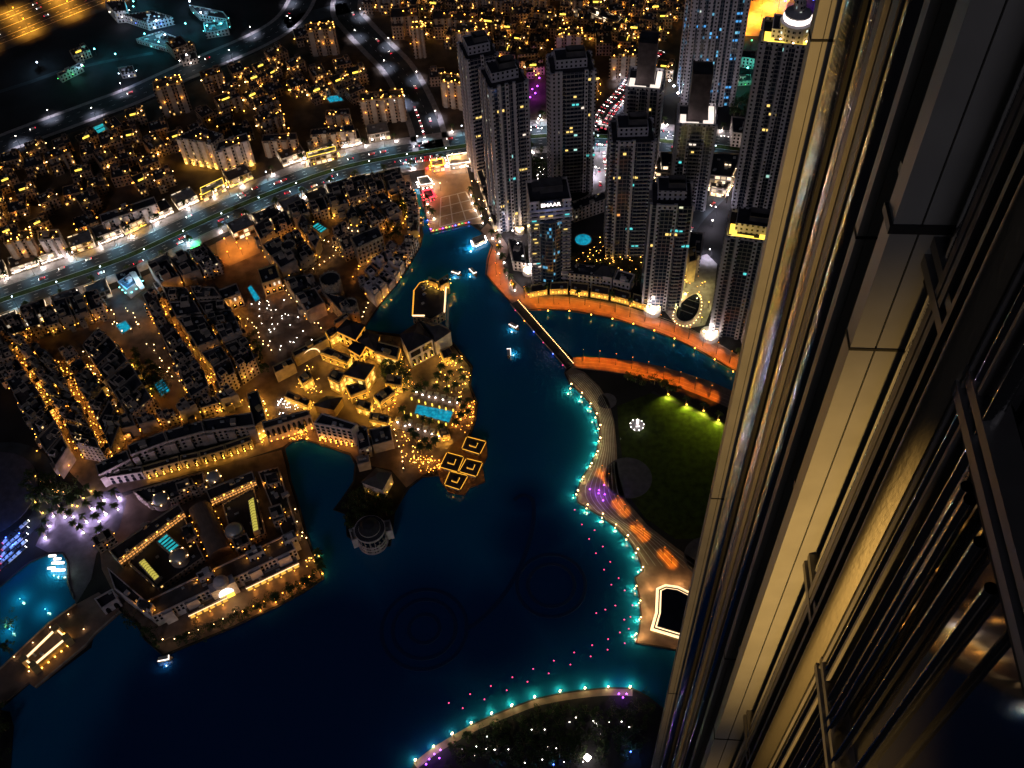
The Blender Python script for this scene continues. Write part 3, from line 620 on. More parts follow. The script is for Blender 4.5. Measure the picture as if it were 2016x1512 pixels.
# ================================================================== HIGH-RISES
def lpart(name, mb, m, parent, smooth=False):          # a mesh given in its parent's own axes
    return inst(name, mb.data(name, M[m], Vector((0, 0, 0)), smooth), parent)
mat('balcony_slab', (.26, .25, .28), .7, noise=.15)
def tower(label, base, w, d, h, ang, wall='tower_wall', glass='tower_glass', piers=(0, .33, .67, 1), sides=(0, .5, 1), balc=((.0, .33),), sbalc=((.5, 1),), crown='dark',
          lit=12, litm=('win_yellow', 'win_yellow', 'win_white', 'win_cyan'), slab=None, frame=None, group='residential towers round the lake', name='apartment_tower'):
    b = P(*base); t = thing(name, label, 'tower', (b.x, b.y, 0), R(ang), group)
    fh = 3.5; nf = int(h / fh)
    lpart('core', MB().ring([(-w / 2, -d / 2), (w / 2, -d / 2), (w / 2, d / 2), (-w / 2, d / 2)], .6, 0, h + 1.2, h), M[glass].name, t)
    lpart('roof', MB().sheet([(-w / 2 + .55, -d / 2 + .55), (w / 2 - .55, -d / 2 + .55), (w / 2 - .55, d / 2 - .55), (-w / 2 + .55, d / 2 - .55)], h + .02), 'roof_dark', t)
    pw = max(2.4, w * .085)
    for i, f in enumerate(piers):
        x = -w / 2 + pw / 2 + f * (w - pw); top = h + (2.2 if f in (0, 1) else 3.4)
        for sgn in (-1, 1): lpart('pier', MB().box(x, sgn * (d / 2 + .35), 0, top, pw, 1.6), wall, t)
    for f in sides:
        y = -d / 2 + pw / 2 + f * (d - pw); top = h + 2.2
        for sgn in (-1, 1): lpart('pier', MB().box(sgn * (w / 2 + .35), y, 0, top - .01, 1.6, pw), wall, t)
    bm = None
    for f0, f1 in balc:
        x0 = -w / 2 + pw + f0 * (w - pw) - (0 if f0 else 0); x1 = -w / 2 + f1 * (w - pw); bw = x1 - x0 - .1
        bm = MB().box(0, -.7, 0, .3, bw, 1.7); bm.box(0, -1.5, .3, 1.2, bw, .12); me = bm.data('balcony', M['balcony_slab'])
        for k in range(1, nf): inst('balcony', me, t, ((x0 + x1) / 2, -d / 2 - .02, k * fh))
    for f0, f1 in sbalc:
        y0 = -d / 2 + pw + f0 * (d - pw); y1 = -d / 2 + f1 * (d - pw); bw = y1 - y0 - .1
        bm = MB().box(-.7, 0, 0, .3, 1.7, bw); bm.box(-1.5, 0, .3, 1.2, .12, bw); me = bm.data('balcony', M['balcony_slab'])
        sg = -1 if ang <= 0 else 1
        for k in range(1, nf, 1):
            if sg < 0: inst('balcony', me, t, (-w / 2 - .02, (y0 + y1) / 2, k * fh))
            else: inst('balcony', me, t, (w / 2 + .02, (y0 + y1) / 2, k * fh), pi)
    if frame:
        x0, x1 = (-w / 2 + pw / 2 + f * (w - pw) for f in frame)
        lpart('header_beam', MB().box((x0 + x1) / 2, -d / 2 - .42, h - 1, h + 2.9, x1 - x0 + pw - .2, 1.3), wall, t)
    # roof-top: penthouse, plant screens
    ph = slab or 7.5
    px_ = .26 if slab else .36
    pent = lpart('penthouse', MB().ring([(-w * px_, -d * .18), (w * px_, -d * .18), (w * px_, d * .44), (-w * px_, d * .44)], .5, h, h + ph, h + ph - 1.2), 'roof_brown' if slab else wall, t)
    lpart('penthouse_roof', MB().sheet([(-w * (px_ - .01), -d * .16), (w * (px_ - .01), -d * .16), (w * (px_ - .01), d * .42), (-w * (px_ - .01), d * .42)], h + ph - 1.1), 'roof_dark', pent)
    if not slab: lpart('plant_screen', MB().ring([(-w * .1, d * .0), (w * .33, d * .0), (w * .33, d * .34), (-w * .1, d * .34)], .4, h + ph - 1.2, h + ph + 3.2, h + ph - 1.2), 'roof_grey', pent)
    if crown != 'dark':
        sm = 'crown_white' if crown == 'white' else 'strip_yellow'
        for (x0, x1, y, dd) in ((-w * .46, -w * .30, -d * .12, .34), (-w * .40, w * .05, -d * .36, .14), (w * .0, w * .16, -d * .43, .12), (w * .16, w * .44, -d * .30, .14), (w * .30, w * .45, d * .1, .66)):
            lpart('crown_glow', MB().box((x0 + x1) / 2, y, h + .1, h + 1.6 + .05 * x0, x1 - x0 - .05, d * dd), sm, t)  # glowing boxes stand in for roof deck and walls lit by uplights
        cl = WHITE if crown == 'white' else (1, .72, .18)
        for lx, ly in ((-w * .4, -d * .42), (w * .38, d * .1)): lamp('POINT', t, (lx, ly, h + 4), 1900, cl, rad=.8)
        lpart('crown_wall', MB().ring([(-w / 2, -d / 2), (w / 2, -d / 2), (w / 2, d / 2), (-w / 2, d / 2)], .5, h + 1.2, h + 3.6), wall, t)
    for _ in range(lit):
        k = rnd.randint(2, nf - 2); z = k * fh + .8; mm = rnd.choice(litm)
        run = rnd.choice((1, 1, 1, 2, 2, 3))
        if rnd.random() < .68:
            x = rnd.uniform(-w * .42, w * .40)
            for r in range(run): inst('lit_window', unit_box(mm), t, (x + r * 2.9, -d / 2 - .1, z), 0, (2.1, 1, 1.9))
        else:
            y = rnd.uniform(-d * .4, d * .38)
            inst('lit_window', unit_box(mm), t, ((-1 if ang <= 0 else 1) * (w / 2 + .1), y, z), pi / 2, (2.1, 1, 1.9))
    return t
TW = [
 ('cream ribbed apartment tower with a lit white roof edge, beside the market square', (1006, 430), 27, 25, 132, 14, dict(piers=(0, .22, .44, .66, 1), balc=((.72, 1),), lit=12)),
 ('dark apartment tower half hidden behind the cream ribbed tower by the square', (958, 330), 24, 24, 112, 14, dict(lit=5, piers=(0, .5, 1))),
 ('dark slab tower with two broad blank piers behind the sign tower', (1122, 360), 32, 24, 112, 2, dict(piers=(0, .10, .20, .84, 1), balc=((.26, .8),), lit=14)),
 ('dark tower with a tall framed glass front standing in the lit garden', (1230, 484), 29, 25, 108, -3, dict(piers=(.10, .5, 1), frame=(.10, .5), balc=((.56, 1),), sides=(0, .5, 1), lit=9, litm=('win_yellow', 'win_cyan', 'win_orange'))),
 ('brown tower with a white lit roof recess under a dark slab, behind the garden tower', (1258, 330), 26, 26, 84, -14, dict(crown='white', lit=3, slab=36)),
 ('very tall blue glass tower with thin pale ribs, topmost at the ring road', (1388, 186), 44, 34, 250, -3, dict(glass='tower_blue', piers=(0, .14, .3, .44, .62, .78, 1), balc=(), sbalc=(), lit=40, litm=('win_blue', 'win_blue', 'win_cyan'))),
 ('brown tower with a zigzag white lit crown under a dark slab, before the blue tower', (1352, 392), 27, 25, 80, -10, dict(crown='white', lit=4, slab=40, piers=(0, .28, .72, 1), balc=((.3, .7),))),
 ('grey ribbed tower next to the supertall, crowned by a lit lantern', (1496, 400), 42, 30, 150, -16, dict(piers=(0, .2, .4, .6, .8, 1), balc=(), lit=8, crown='yellow')),
 ('grey tower with a framed glass bay and curved side balconies at the bay promenade', (1300, 586), 26, 24, 99, -7, dict(piers=(.12, .60), frame=(.12, .60), sides=(0, 1), balc=((.66, 1),), lit=7, litm=('win_yellow', 'win_cyan', 'win_orange'))),
 ('pale pink tower with a glowing yellow roof terrace nearest the supertall', (1444, 638), 31, 26, 93, -17, dict(piers=(0, .22, .62, .8, 1), crown='yellow', balc=(), lit=4)),
]
TOW = [tower(l, b, w, d, h, a, **k) for l, b, w, d, h, a, k in TW]
# lantern on the tall grey tower
t = TOW[7]
ln = lpart('lantern', MB().lathe([(11, 150), (11, 162), (9, 163), (9, 168), (4, 170), (4, 176), (.01, 184)], 12), 'tower_wall', t)
lpart('lantern_glow', MB().lathe([(9.3, 163.2), (9.3, 167), (9.1, 167)], 12), 'strip_white', ln)
for k in range(8):
    a = k * pi / 4; inst('crown_spot', bulb_mesh('bulb_warm', .8), t, (12.2 * cos(a), 12.2 * sin(a), 152.5))
# --- the tower with a sign
b = P(1082, 536); t = thing('sign_tower', 'pale lakeside tower with dark curved glass, balconies and a white lettered sign', 'tower', (b.x, b.y, 0), R(3), 'residential towers round the lake')
w, d, h = 29, 23, 80; fh = 3.5
lpart('core', MB().prism([(-w / 2, -d / 2), (w / 2, -d / 2), (w / 2, d / 2), (-w / 2, d / 2)], 0, h), 'tower_wall', t)
cv = [(-w * .26 + w * .52 * i / 10, -d / 2 - 2.6 * sin(pi * i / 10) - .4) for i in range(11)]
lpart('glass_bay', MB().prism(cv + [(w * .26, -d / 2 + 1), (-w * .26, -d / 2 + 1)], 3, h - 16), 'tower_blue', t)
for sgn in (-1, 1):
    bm = MB().box(0, -.8, 0, .3, w * .22, 1.9); bm.box(0, -1.7, .3, 1.2, w * .22, .12); me = bm.data('balcony', M['balcony_slab'])
    for k in range(1, 19): inst('balcony', me, t, (sgn * w * .385, -d / 2, k * fh))
for k in (18, 19, 20, 21):
    lpart('ledge', MB().box(0, -d / 2 - .5, k * fh - .2, k * fh + .35, w + .8, 2.2), 'stucco_pale', t)
    if k < 21:
        for i in range(5): inst('window', unit_box(rnd.choice(('glass_dark', 'glass_dark', 'win_cyan', 'win_yellow')) if k < 20 else 'glass_dark'), t, (-w * .4 + w * .2 * i, -d / 2 - .05, k * fh + .8), 0, (3.2, 1, 2))
lpart('roof_parapet', MB().ring([(-w / 2, -d / 2), (w / 2, -d / 2), (w / 2, d / 2), (-w / 2, d / 2)], .6, h, h + 2), 'stucco_pale', t)
lpart('roof', MB().sheet([(-w / 2 + .6, -d / 2 + .6), (w / 2 - .6, -d / 2 + .6), (w / 2 - .6, d / 2 - .6), (-w / 2 + .6, d / 2 - .6)], h + .05), 'roof_dark', t)
lpart('plant_room', MB().box(2, 3, h, h + 6, 16, 9), 'roof_grey', t); lpart('plant_room', MB().box(-8, 4, h, h + 4, 6, 6), 'roof_grey', t)
sp_ = lpart('sign_panel', MB().box(0, -d / 2 - .4, h - 4.6, h + 2.2, w * .54, 1.0), 'metal_dark', t)
cu = bpy.data.curves.new('sign_lettering', 'FONT'); cu.body = 'EMAAR'; cu.size = 4.3; cu.align_x = 'CENTER'; cu.extrude = .15; cu.offset = .09; cu.materials.append(M['sign_white'])
tmp = bpy.data.objects.new('sign_text', cu); so = bpy.data.objects.new('sign_lettering', bpy.data.meshes.new_from_object(tmp)); bpy.data.objects.remove(tmp); C.objects.link(so); so.parent = sp_; so.location = (0, -d / 2 - 1.1, h - 2.5); so.rotation_euler.x = pi / 2
lamp('POINT', t, (0, -d / 2 - 5, h + .5), 900, (.3, .45, 1), rad=.6, name='sign_wash')
for _ in range(9):
    mm = rnd.choice(('win_yellow', 'win_cyan', 'win_white', 'win_yellow')); x = rnd.choice((-1, 1)) * w * rnd.uniform(.28, .42)
    inst('lit_window', unit_box(mm), t, (x, -d / 2 - .1, rnd.randint(2, 17) * fh + .9), 0, (2.6, 1, 1.9))

# --- lower buildings of the tower district (roof outline in photo pixels, height)
LOW = [
 ('dark flat-roofed podium below the crowned brown tower, with rows of gold lights', [(1300, 300), (1370, 300), (1372, 330), (1302, 328)], 16, 'shopfront'),
 ('dark roofed pavilion block beside the drive right of the brown tower', [(1400, 300), (1462, 303), (1440, 350), (1392, 345)], 16, 'shopfront'),
 ('lit terrace block with a red awning below the dark roofed pavilion', [(1402, 350), (1440, 356), (1430, 374), (1398, 368)], 9, 'shopfront'),
 ('small lit roof terrace block behind the garden tower', [(1296, 310), (1330, 313), (1326, 345), (1292, 340)], 12, 'shopfront'),
 ('black flat-roofed block between the garden tower and the framed grey tower', [(1340, 455), (1385, 460), (1380, 505), (1342, 500)], 18, 'wall_pale'),
 ('tan lit tower-block wall beside the round white lamp court', [(1354, 490), (1370, 486), (1372, 514), (1356, 518)], 22, 'stucco_gold'),
 ('long dark garage roof with lit columns behind the sign tower', [(1120, 400), (1190, 378), (1198, 392), (1130, 416)], 12, 'wall_pale'),
 ('stone podium with arcades left of the sign tower', [(1000, 470), (1030, 476), (1036, 520), (1010, 516)], 9, 'wall_pale'),
 ('narrow shop row along the market square', [(936, 330), (950, 330), (985, 440), (972, 444)], 9, 'shopfront'),
 ('dark townhouse row behind the lake terrace houses', [(1120, 520), (1190, 528), (1186, 548), (1118, 540)], 12, 'wall_pale'),
 ('dark low block right of the pink tower foot', [(1462, 640), (1500, 640), (1498, 690), (1470, 680)], 12, 'wall_pale'),
 ('grey blue-edged slab block behind the pink tower', [(1482, 500), (1520, 505), (1512, 560), (1484, 556)], 60, 'tower_wall'),
 ('office block with green lit yard under the sand lot', [(1452, 98), (1525, 104), (1518, 122), (1450, 112)], 10, 'wall_pale'),
 ('dark podium under the tall grey tower', [(1440, 230), (1505, 236), (1500, 268), (1442, 262)], 14, 'wall_pale'),
 ('long low white-lit hall by the top edge, near the ring spur', [(1140, 4), (1222, 34), (1214, 44), (1132, 16)], 9, 'shopfront'),
]
for l, px, h, wl in LOW:
    t, p = building('podium_block' if h > 11 else 'shop_block', l, 'building', PP(px, h), h, wl, 'roof_dark')
    n = len(p)
    for i in range(n):
        if wl == 'shopfront': wall_lamps(t, p[i], p[(i + 1) % n], 4, 3, 'bulb_warm', .5, .9, w=160)
# lake terrace houses: three gabled fronts over a gold-lit arcade
arcs_o = arc(PP([(1040, 588), (1080, 581), (1120, 580), (1160, 585), (1200, 592), (1240, 602), (1282, 616)]), 1)
arcs_i = arc(PP([(1044, 572), (1082, 566), (1122, 565), (1162, 569), (1202, 576), (1244, 587), (1290, 600)]), 1)
nm = ['first', 'second', 'third', 'fourth', 'fifth', 'sixth']
for i in range(6):
    a0, a1, b0, b1 = arcs_o[i], arcs_o[i + 1], arcs_i[i], arcs_i[i + 1]
    g_ = (a1 - a0) * .06
    t, p = building('arcade_shop', '%s gold-lit glass arcade shop from the footbridge along the bay promenade' % nm[i], 'shop', [a0 + g_, a1 - g_, b1 - g_, b0 + g_], 5.2, 'stucco_gold', 'roof_brown', extra=False, group='arcade shops on the bay')
    lo = a0 + g_; hi = a1 - g_
    openings(t, lo, hi, .6, 4.6, 7, 1, .72, .8, 'shop_gold', name='shop_window', off=.1)
    wall_lamps(t, lo, hi, 4.2, 3, 'bulb_gold', .4, 1.2, w=260)
to = arc(PP([(1055, 560), (1092, 556), (1130, 558), (1165, 563), (1205, 570), (1240, 579)]), 1); ti = arc(PP([(1056, 540), (1094, 536), (1134, 538), (1172, 543), (1214, 550), (1250, 560)]), 1)
for i in range(5):
    a0, a1, b0, b1 = to[i], to[i + 1], ti[i], ti[i + 1]; gg = (a1 - a0) * .04
    tall = i in (1, 3)
    t, p = building('terrace_house', '%s pale %s from the sign tower above the bay arcade' % (nm[i], 'gabled house' if tall else 'flat house'), 'house', [a0 + gg, a1 - gg, b1 - gg, b0 + gg], 13 if tall else 10, 'stucco_pale', 'roof_dark', hip=5 if tall else None, group='terrace houses above the bay')
    openings(t, a0 + gg, a1 - gg, 1, 9, 4, 2, .45, .5)
# sunken dark oval pavilion and round lit courts
c = P(1356, 612); u = (P(1372, 585) - P(1340, 640)); ang = atan2(u.y, u.x)
t = thing('oval_pavilion', 'black leaf-shaped glass roof ringed by small white lights between two towers', 'pavilion', (c.x, c.y, 0), ang)
ov = [(15.5 * cos(2 * pi * i / 28), (7.6 - 2.2 * cos(2 * pi * i / 28)) * sin(2 * pi * i / 28)) for i in range(28)]
lpart('wall', MB().ring(ov, .7, 0, 4.2), 'stucco', t); lpart('roof', MB().sheet(offset(ov, .6), 3.6), 'glass_dark', t)
for k in (-5, 1, 7): lpart('roof_rib', MB().box(k, 0, 3.65, 3.9, .5, 9.5), 'roof_grey', t)
for i in range(0, 28): inst('rim_lamp', bulb_mesh('bulb_warm', .38), t, (ov[i][0] * 1.1, ov[i][1] * 1.14, 1.6))
for px, r, mm, lab in (((1338, 588), 5.2, 'shop_gold', 'small round pavilion glowing yellow beside the oval roof'), ((1284, 614), 6.2, 'strip_white', 'white blazing entrance canopy at the foot of the framed grey tower'),
                  ((1396, 663), 6.8, 'strip_white', 'white blazing entrance canopy at the foot of the pink tower'), ((1040, 538), 4.2, 'strip_white', 'white floodlit kiosk left of the sign tower foot'), ((1023, 458), 3.6, 'shop_gold', 'yellow floodlit kiosk behind the promenade bend')):
    q = P(*px); t = thing('canopy', lab, 'canopy', (q.x, q.y, 0))
    lpart('canopy_roof', MB().lathe([(r, 3.4), (r, 3.9), (r * .5, 4.5), (.01, 4.7)], 16), 'sail', t)
    lpart('lit_ceiling', MB().lathe([(r * .97, 3.36), (.01, 3.35)], 16), mm, t)
    lpart('lit_floor', MB().lathe([(r * 1.05, .06), (r * 1.05, .62), (.01, .63)], 16), 'pavement', t)
    for k in range(6): lpart('post', MB().tube((r * .9 * cos(k * 1.047), r * .9 * sin(k * 1.047), .6), (r * .9 * cos(k * 1.047), r * .9 * sin(k * 1.047), 3.4), .15), 'metal_pale', t)
    for k in range(3): inst('uplight', bulb_mesh('bulb_warm', 1.0), t, (r * .75 * cos(k * 2.1 + .4), r * .75 * sin(k * 2.1 + .4) - 2, 5.4))
    lamp('POINT', t, (0, -2, 8), 5200 if mm == 'strip_white' else 2200, (1, .86, .74) if mm == 'strip_white' else (1, .7, .25), rad=1.0)

# ================================================================== OLD TOWN SOUTH OF THE BOULEVARD
def lerp_line(px, n):                 # n+1 evenly spaced points along a pixel polyline, in metres
    p = PP(px); L = sum((b - a).length for a, b in zip(p[:-1], p[1:]))
    o = [q for q, _ in along(p, L / n * .9999)]
    return o[:n + 1] if len(o) > n else o + [p[-1]]
def strip_blocks(left, right, n, hmin, hmax, where, name='old_town_house', cat='house', walls=('wall_old', 'wall_old', 'stucco', 'wall_stone'), gap=1.6, inset=1.2, group=None, lamps=2, split=True):
    A, B = lerp_line(left, n), lerp_line(right, n); out = []
    tone = {'wall_old': 'tan', 'stucco': 'plain cream', 'wall_stone': 'rough stone', 'wall_pale': 'pale', 'wall_villa': 'brown'}
    i = 0
    for k in range(n):
        a0, a1, b0, b1 = A[k], A[k + 1], B[k], B[k + 1]
        ua = (a1 - a0).normalized(); cells = [(0, 1)]
        wd_ = ((a0 + a1) / 2 - (b0 + b1) / 2).length
        if split and wd_ > 26: cells = [(0, .5), (.5, 1)]
        for f0, f1 in cells:
            q = [a0.lerp(b0, f0), a0.lerp(b0, f1), a1.lerp(b1, f1), a1.lerp(b1, f0)]
            q = offset(ccw(q), inset * .5 + rnd.uniform(0, gap * .55))
            if abs(area2(q)) < 60: continue
            i += 1; w = rnd.choice(walls); h = rnd.uniform(hmin, hmax)
            t, p = building(name, '%s flat-roofed block, %s %s' % (tone.get(w, 'tan'), ORD(i), where), cat, q, h, w, rnd.choice(('roof_dark', 'roof_dark', 'roof_grey', 'roof_brown')), group=group)
            # a raised corner on many of them
            for _k in range(rnd.choice((1, 2, 2, 3))):
                c = sum(p, Vector((0, 0))) / len(p); j = rnd.randrange(4); e = p[1] - p[0]
                m_ = c.lerp(p[j], rnd.uniform(.35, .62)).lerp(p[(j + 1) % 4], rnd.uniform(0, .3)); rh = h + rnd.uniform(1.6, 6)
                s_ = max(4, min(8, abs(area2(p)) ** .5 * .25))
                pl = [(m_.x + x * cos(atan2(e.y, e.x)) - y * sin(atan2(e.y, e.x)), m_.y + x * sin(atan2(e.y, e.x)) + y * cos(atan2(e.y, e.x))) for x, y in ((-s_ / 2, -s_ / 2), (s_ / 2, -s_ / 2), (s_ / 2, s_ / 2), (-s_ / 2, s_ / 2))]
                tw_ = part('raised_corner', MB().ring(pl, .45, h - .2, rh + .8, rh), M[w], t)
                part('corner_roof', MB().sheet(offset(ccw([Vector(v) for v in pl]), .42), rh + .01), M['roof_dark'], tw_)
            for j in rnd.sample(range(len(p)), min(2, len(p))):
                a_, b2 = p[j], p[(j + 1) % len(p)]; u_ = (b2 - a_).normalized(); n_ = Vector((u_.y, -u_.x)); L_ = (b2 - a_).length
                if L_ < 8: continue
                f = rnd.uniform(.1, .55); w_ = min(L_ * .4, rnd.uniform(4, 8)); q0 = a_ + u_ * (f * L_ * .9); th = h * rnd.uniform(.35, .75); dd = rnd.uniform(1.6, 3.4)
                pl = ccw([q0 + n_ * .03, q0 + u_ * w_ + n_ * .03, q0 + u_ * w_ + n_ * dd, q0 + n_ * dd])
                tr = part('terrace_wing', MB().ring(pl, .4, 0, th + .8, th), M[w], t); part('terrace_floor', MB().sheet(offset(pl, .38), th + .01), M[rnd.choice(('roof_brown', 'roof_grey', 'pavement'))], tr)
                wall_lamps(t, a_, b2, rnd.uniform(2.5, 6), rnd.randint(1, 3), rnd.choice(('bulb_amber', 'bulb_gold')), .3, dd * .4, jit=.8)
            for _ in range(lamps + 1):
                j = rnd.randrange(len(p)); wall_lamps(t, p[j], p[(j + 1) % len(p)], rnd.uniform(3, h * .6), 1, rnd.choice(('bulb_amber', 'bulb_amber', 'bulb_gold')), .4, 1.0, jit=.8, w=300)
            out.append((t, p))
    return out
l0 = [(-30, 690), (40, 800), (90, 890), (125, 950)]
a1 = [(22, 680), (62, 735), (98, 793), (120, 830), (140, 868), (160, 905)]
a2 = [(118, 715), (140, 745), (159, 790), (184, 828), (211, 881), (225, 915)]
a3 = [(165, 700), (195, 745), (225, 789), (252, 838), (262, 850)]
pc0 = [(205, 660), (245, 700), (280, 750), (318, 812)]
pc1 = [(290, 605), (312, 655), (345, 720), (372, 780), (388, 815)]
a4 = [(318, 585), (340, 640), (366, 675), (390, 715), (418, 745), (432, 790)]
pk = [(438, 590), (475, 640), (500, 690), (520, 735)]
def shift(px, dx, dy=0): return [(a + dx, b + dy) for a, b in px]
strip_blocks(l0, shift(a1, -5), 9, 10, 15, 'from the boulevard in the westernmost block row')
strip_blocks(shift(a1, 6), shift(a2, -6), 9, 11, 17, 'from the boulevard between the two amber alleys on the left')
strip_blocks(shift(a2, 7), shift(a3, -5), 7, 11, 16, 'from the boulevard beside the string-lit gold alley')
strip_blocks(shift(a3, 5), pc0, 6, 10, 16, 'from the boulevard west of the pool courts')
strip_blocks(pc1, shift(a4, -5), 7, 11, 17, 'from the boulevard east of the pool courts', gap=1.0)
strip_blocks(shift(a4, 8), shift(pk, -4), 6, 11, 18, 'from the boulevard west of the car court')
strip_blocks([(240, 868), (330, 845), (400, 825), (482, 800)], [(232, 846), (320, 830), (380, 812), (470, 786)], 6, 10, 14, 'from the west behind the long lit arcade', split=False)
strip_blocks([(-10, 655), (60, 632), (130, 610), (205, 590)], [(10, 690), (80, 668), (150, 648), (218, 628)], 7, 9, 13, 'from the left directly behind the southern shop fronts', split=False)
strip_blocks([(300, 548), (360, 520), (420, 505)], [(325, 580), (395, 556), (445, 540)], 3, 10, 12, 'from the west among the black-roofed halls near the orange court', split=False, lamps=0, walls=('stucco', 'wall_pale'))
strip_blocks([(505, 470), (560, 432), (640, 402), (720, 378), (790, 352)], [(520, 500), (575, 462), (650, 432), (732, 408), (800, 382)], 8, 9, 14, 'from the west in the row behind the northern old-town shops', split=False)
strip_blocks([(520, 508), (590, 470), (600, 440)], [(560, 560), (625, 525), (640, 490)], 3, 10, 15, 'from the west around the lit round courtyard', lamps=3)
strip_blocks([(655, 470), (690, 450), (700, 420), (760, 400)], [(680, 520), (720, 500), (745, 470), (800, 440)], 4, 10, 16, 'from the west beside the warm rotunda', lamps=2)
strip_blocks([(560, 565), (600, 545), (640, 600), (690, 610)], [(610, 640), (650, 620), (690, 650), (715, 640)], 3, 9, 13, 'from the west above the palace', lamps=0, walls=('stucco', 'wall_stone'))
strip_blocks([(778, 372), (800, 420), (808, 470)], [(812, 372), (830, 420), (828, 470)], 6, 7, 10, 'from the boulevard along the narrow canal', split=False, lamps=1)
strip_blocks([(800, 492), (760, 540), (718, 585)], [(830, 486), (784, 560), (742, 608)], 8, 6, 12, 'white cube house from the canal on the west lakeshore', walls=('stucco_pale', 'wall_pale'), split=False, gap=.8, lamps=1)
strip_blocks([(770, 486), (735, 530), (706, 570)], [(792, 500), (755, 545), (722, 586)], 5, 6, 11, 'white cube house from the canal, second rank from the lake', walls=('stucco_pale', 'wall_pale'), split=False, gap=.8, lamps=2)

def round_tower(label, px, r, h, wall, crown_lit=False, dome=False):
    q = P(px[0], px[1], h); t = thing('round_tower', label, 'tower', (q.x, q.y, 0))
    lpart('wall', MB().lathe([(r * 1.04, 0), (r, h * .5), (r, h + 1.2), (r - .7, h + 1.2), (r - .7, h)], 24), wall, t)
    lpart('roof', MB().lathe([(r - .65, h), (.01, h + .05)], 24), 'roof_dark', t)
    for k in range(14): lpart('merlon', MB().box((r - .35) * cos(k * pi / 7), (r - .35) * sin(k * pi / 7), h + 1.2, h + 2.0, .8, 1.2, k * pi / 7), wall, t)
    if crown_lit:
        lpart('cupola', MB().lathe([(r * .62, h), (r * .62, h + 3), (r * .66, h + 3.2), (r * .4, h + 5.4), (.01, h + 6.4)], 16), 'stucco_gold', t)
        for k in range(9): inst('cornice_lamp', bulb_mesh('bulb_warm', .4), t, ((r + .6) * cos(k * .7), (r + .6) * sin(k * .7), h - 2))
        for k in range(5): inst('cornice_lamp', bulb_mesh('bulb_gold', .5), t, (r * .72 * cos(k * 1.25), r * .72 * sin(k * 1.25), h + 1.2))
    return t
round_tower('grey crenellated round tower west of the lit oval courtyard', (568, 484), 5.6, 18, 'stone_rough')
round_tower('big rough-stone round tower at the centre of the upper old town', (650, 550), 7.6, 20, 'stone_rough')
round_tower('round tower crowned by a gold-lit cupola', (701, 440), 6.0, 19, 'stone_rough', True)
round_tower('small stone turret beside the orange gable of the palace', (690, 598), 5, 16, 'stone_rough')
# stone keep with gridded front
t, p = building('castle_block', 'stone castle block with gridded windows under the gold cupola tower', 'building', PP([(690, 468), (744, 446), (754, 466), (702, 490)], 20), 20, 'stone_rough')
i = front(p); openings(t, p[i], p[(i + 1) % 4], 3, 19, 7, 4, .5, .55, arch=True)
for px, h, l, w in (([(507, 532), (542, 520), (552, 548), (516, 560)], 13, 'salmon lit gatehouse with arched loggia above the car court', 'stucco_gold'), ([(596, 572), (612, 566), (622, 590), (606, 597)], 12, 'salmon lit stair tower beside the car court wall', 'stucco_gold'),
                    ([(430, 572), (466, 558), (474, 578), (438, 592)], 13, 'brown building with a gold-framed arcade and white-lit top windows', 'stucco')):
    t, p = building('gatehouse', l, 'building', PP(px, h), h, w); i = front(p)
    openings(t, p[i], p[(i + 1) % 4], 1, 6, 3, 1, .6, .85, arch=True); openings(t, p[i], p[(i + 1) % 4], 7, 12, 4, 1, .4, .6, lit=.6, litm=('win_white', 'win_orange'))
    wall_lamps(t, p[i], p[(i + 1) % 4], 5.2, 3, 'bulb_amber', .4, 1.2, w=300)

# --- long arcaded building with its row of golden arches
for k, (px, h) in enumerate((([(194, 937), (257, 905), (250, 886), (188, 916)], 12), ([(258, 897), (330, 870), (322, 850), (250, 878)], 17), ([(331, 870), (403, 850), (397, 829), (323, 850)], 18), ([(404, 851), (502, 838), (496, 812), (398, 828)], 17))):
    t, p = building('arcaded_wing', '%s wing from the left of the long tan arcaded front with rows of arched windows' % ORD(k + 1), 'building', PP(px, h), h, 'stucco', group='wings of the long arcaded front')
    i = front(p); L = (p[(i + 1) % 4] - p[i]).length
    openings(t, p[i], p[(i + 1) % 4], h * .38, h - .4, int(L / 3.4), max(2, int(h * .6 / 3.4)), .5, .62, arch=True)
    a, b_ = p[i], p[(i + 1) % 4]; u = (b_ - a).normalized(); nn = Vector((u.y, -u.x))
    for f in ((.0, .16), (.42, .58), (.84, 1.0)):
        q0, q1 = a.lerp(b_, f[0]), a.lerp(b_, f[1]); part('bay', MB().prism([q0 + nn * .02, q1 + nn * .02, q1 + nn * 1.6, q0 + nn * 1.6], 0, h - 1.5), M['stucco'], t)
ar = PP([(205, 956), (288, 943), (361, 922), (399, 914), (450, 899), (502, 881)])
for k, (a, b_) in enumerate(zip(ar[:-1], ar[1:])):
    u = (b_ - a).normalized(); nn = Vector((u.y, -u.x)); g_ = u * .3
    t, p = building('street_arcade', '%s stretch from the left of the %s ground-floor arcade' % (ORD(k + 1), 'unlit' if k == 0 else 'golden'), 'arcade', [a + g_, b_ - g_, b_ - g_ - nn * 5, a + g_ - nn * 5], 7.5, 'stucco' if k == 0 else 'stucco_gold', 'roof_brown', extra=False, group='golden arcade stretches')
    n = max(2, int((b_ - a).length / 4.4))
    openings(t, a + g_, b_ - g_, .2, 4.6, n, 1, .5, .9, arch=True); openings(t, a + g_, b_ - g_, 4.4, 7.6, n, 1, .45, .8, arch=True)
    if k:
        wall_lamps(t, a, b_, 1.4, n, 'bulb_gold', .5, 1.0, w=230); wall_lamps(t, a, b_, 3.4, n, 'bulb_gold', .36, .8)
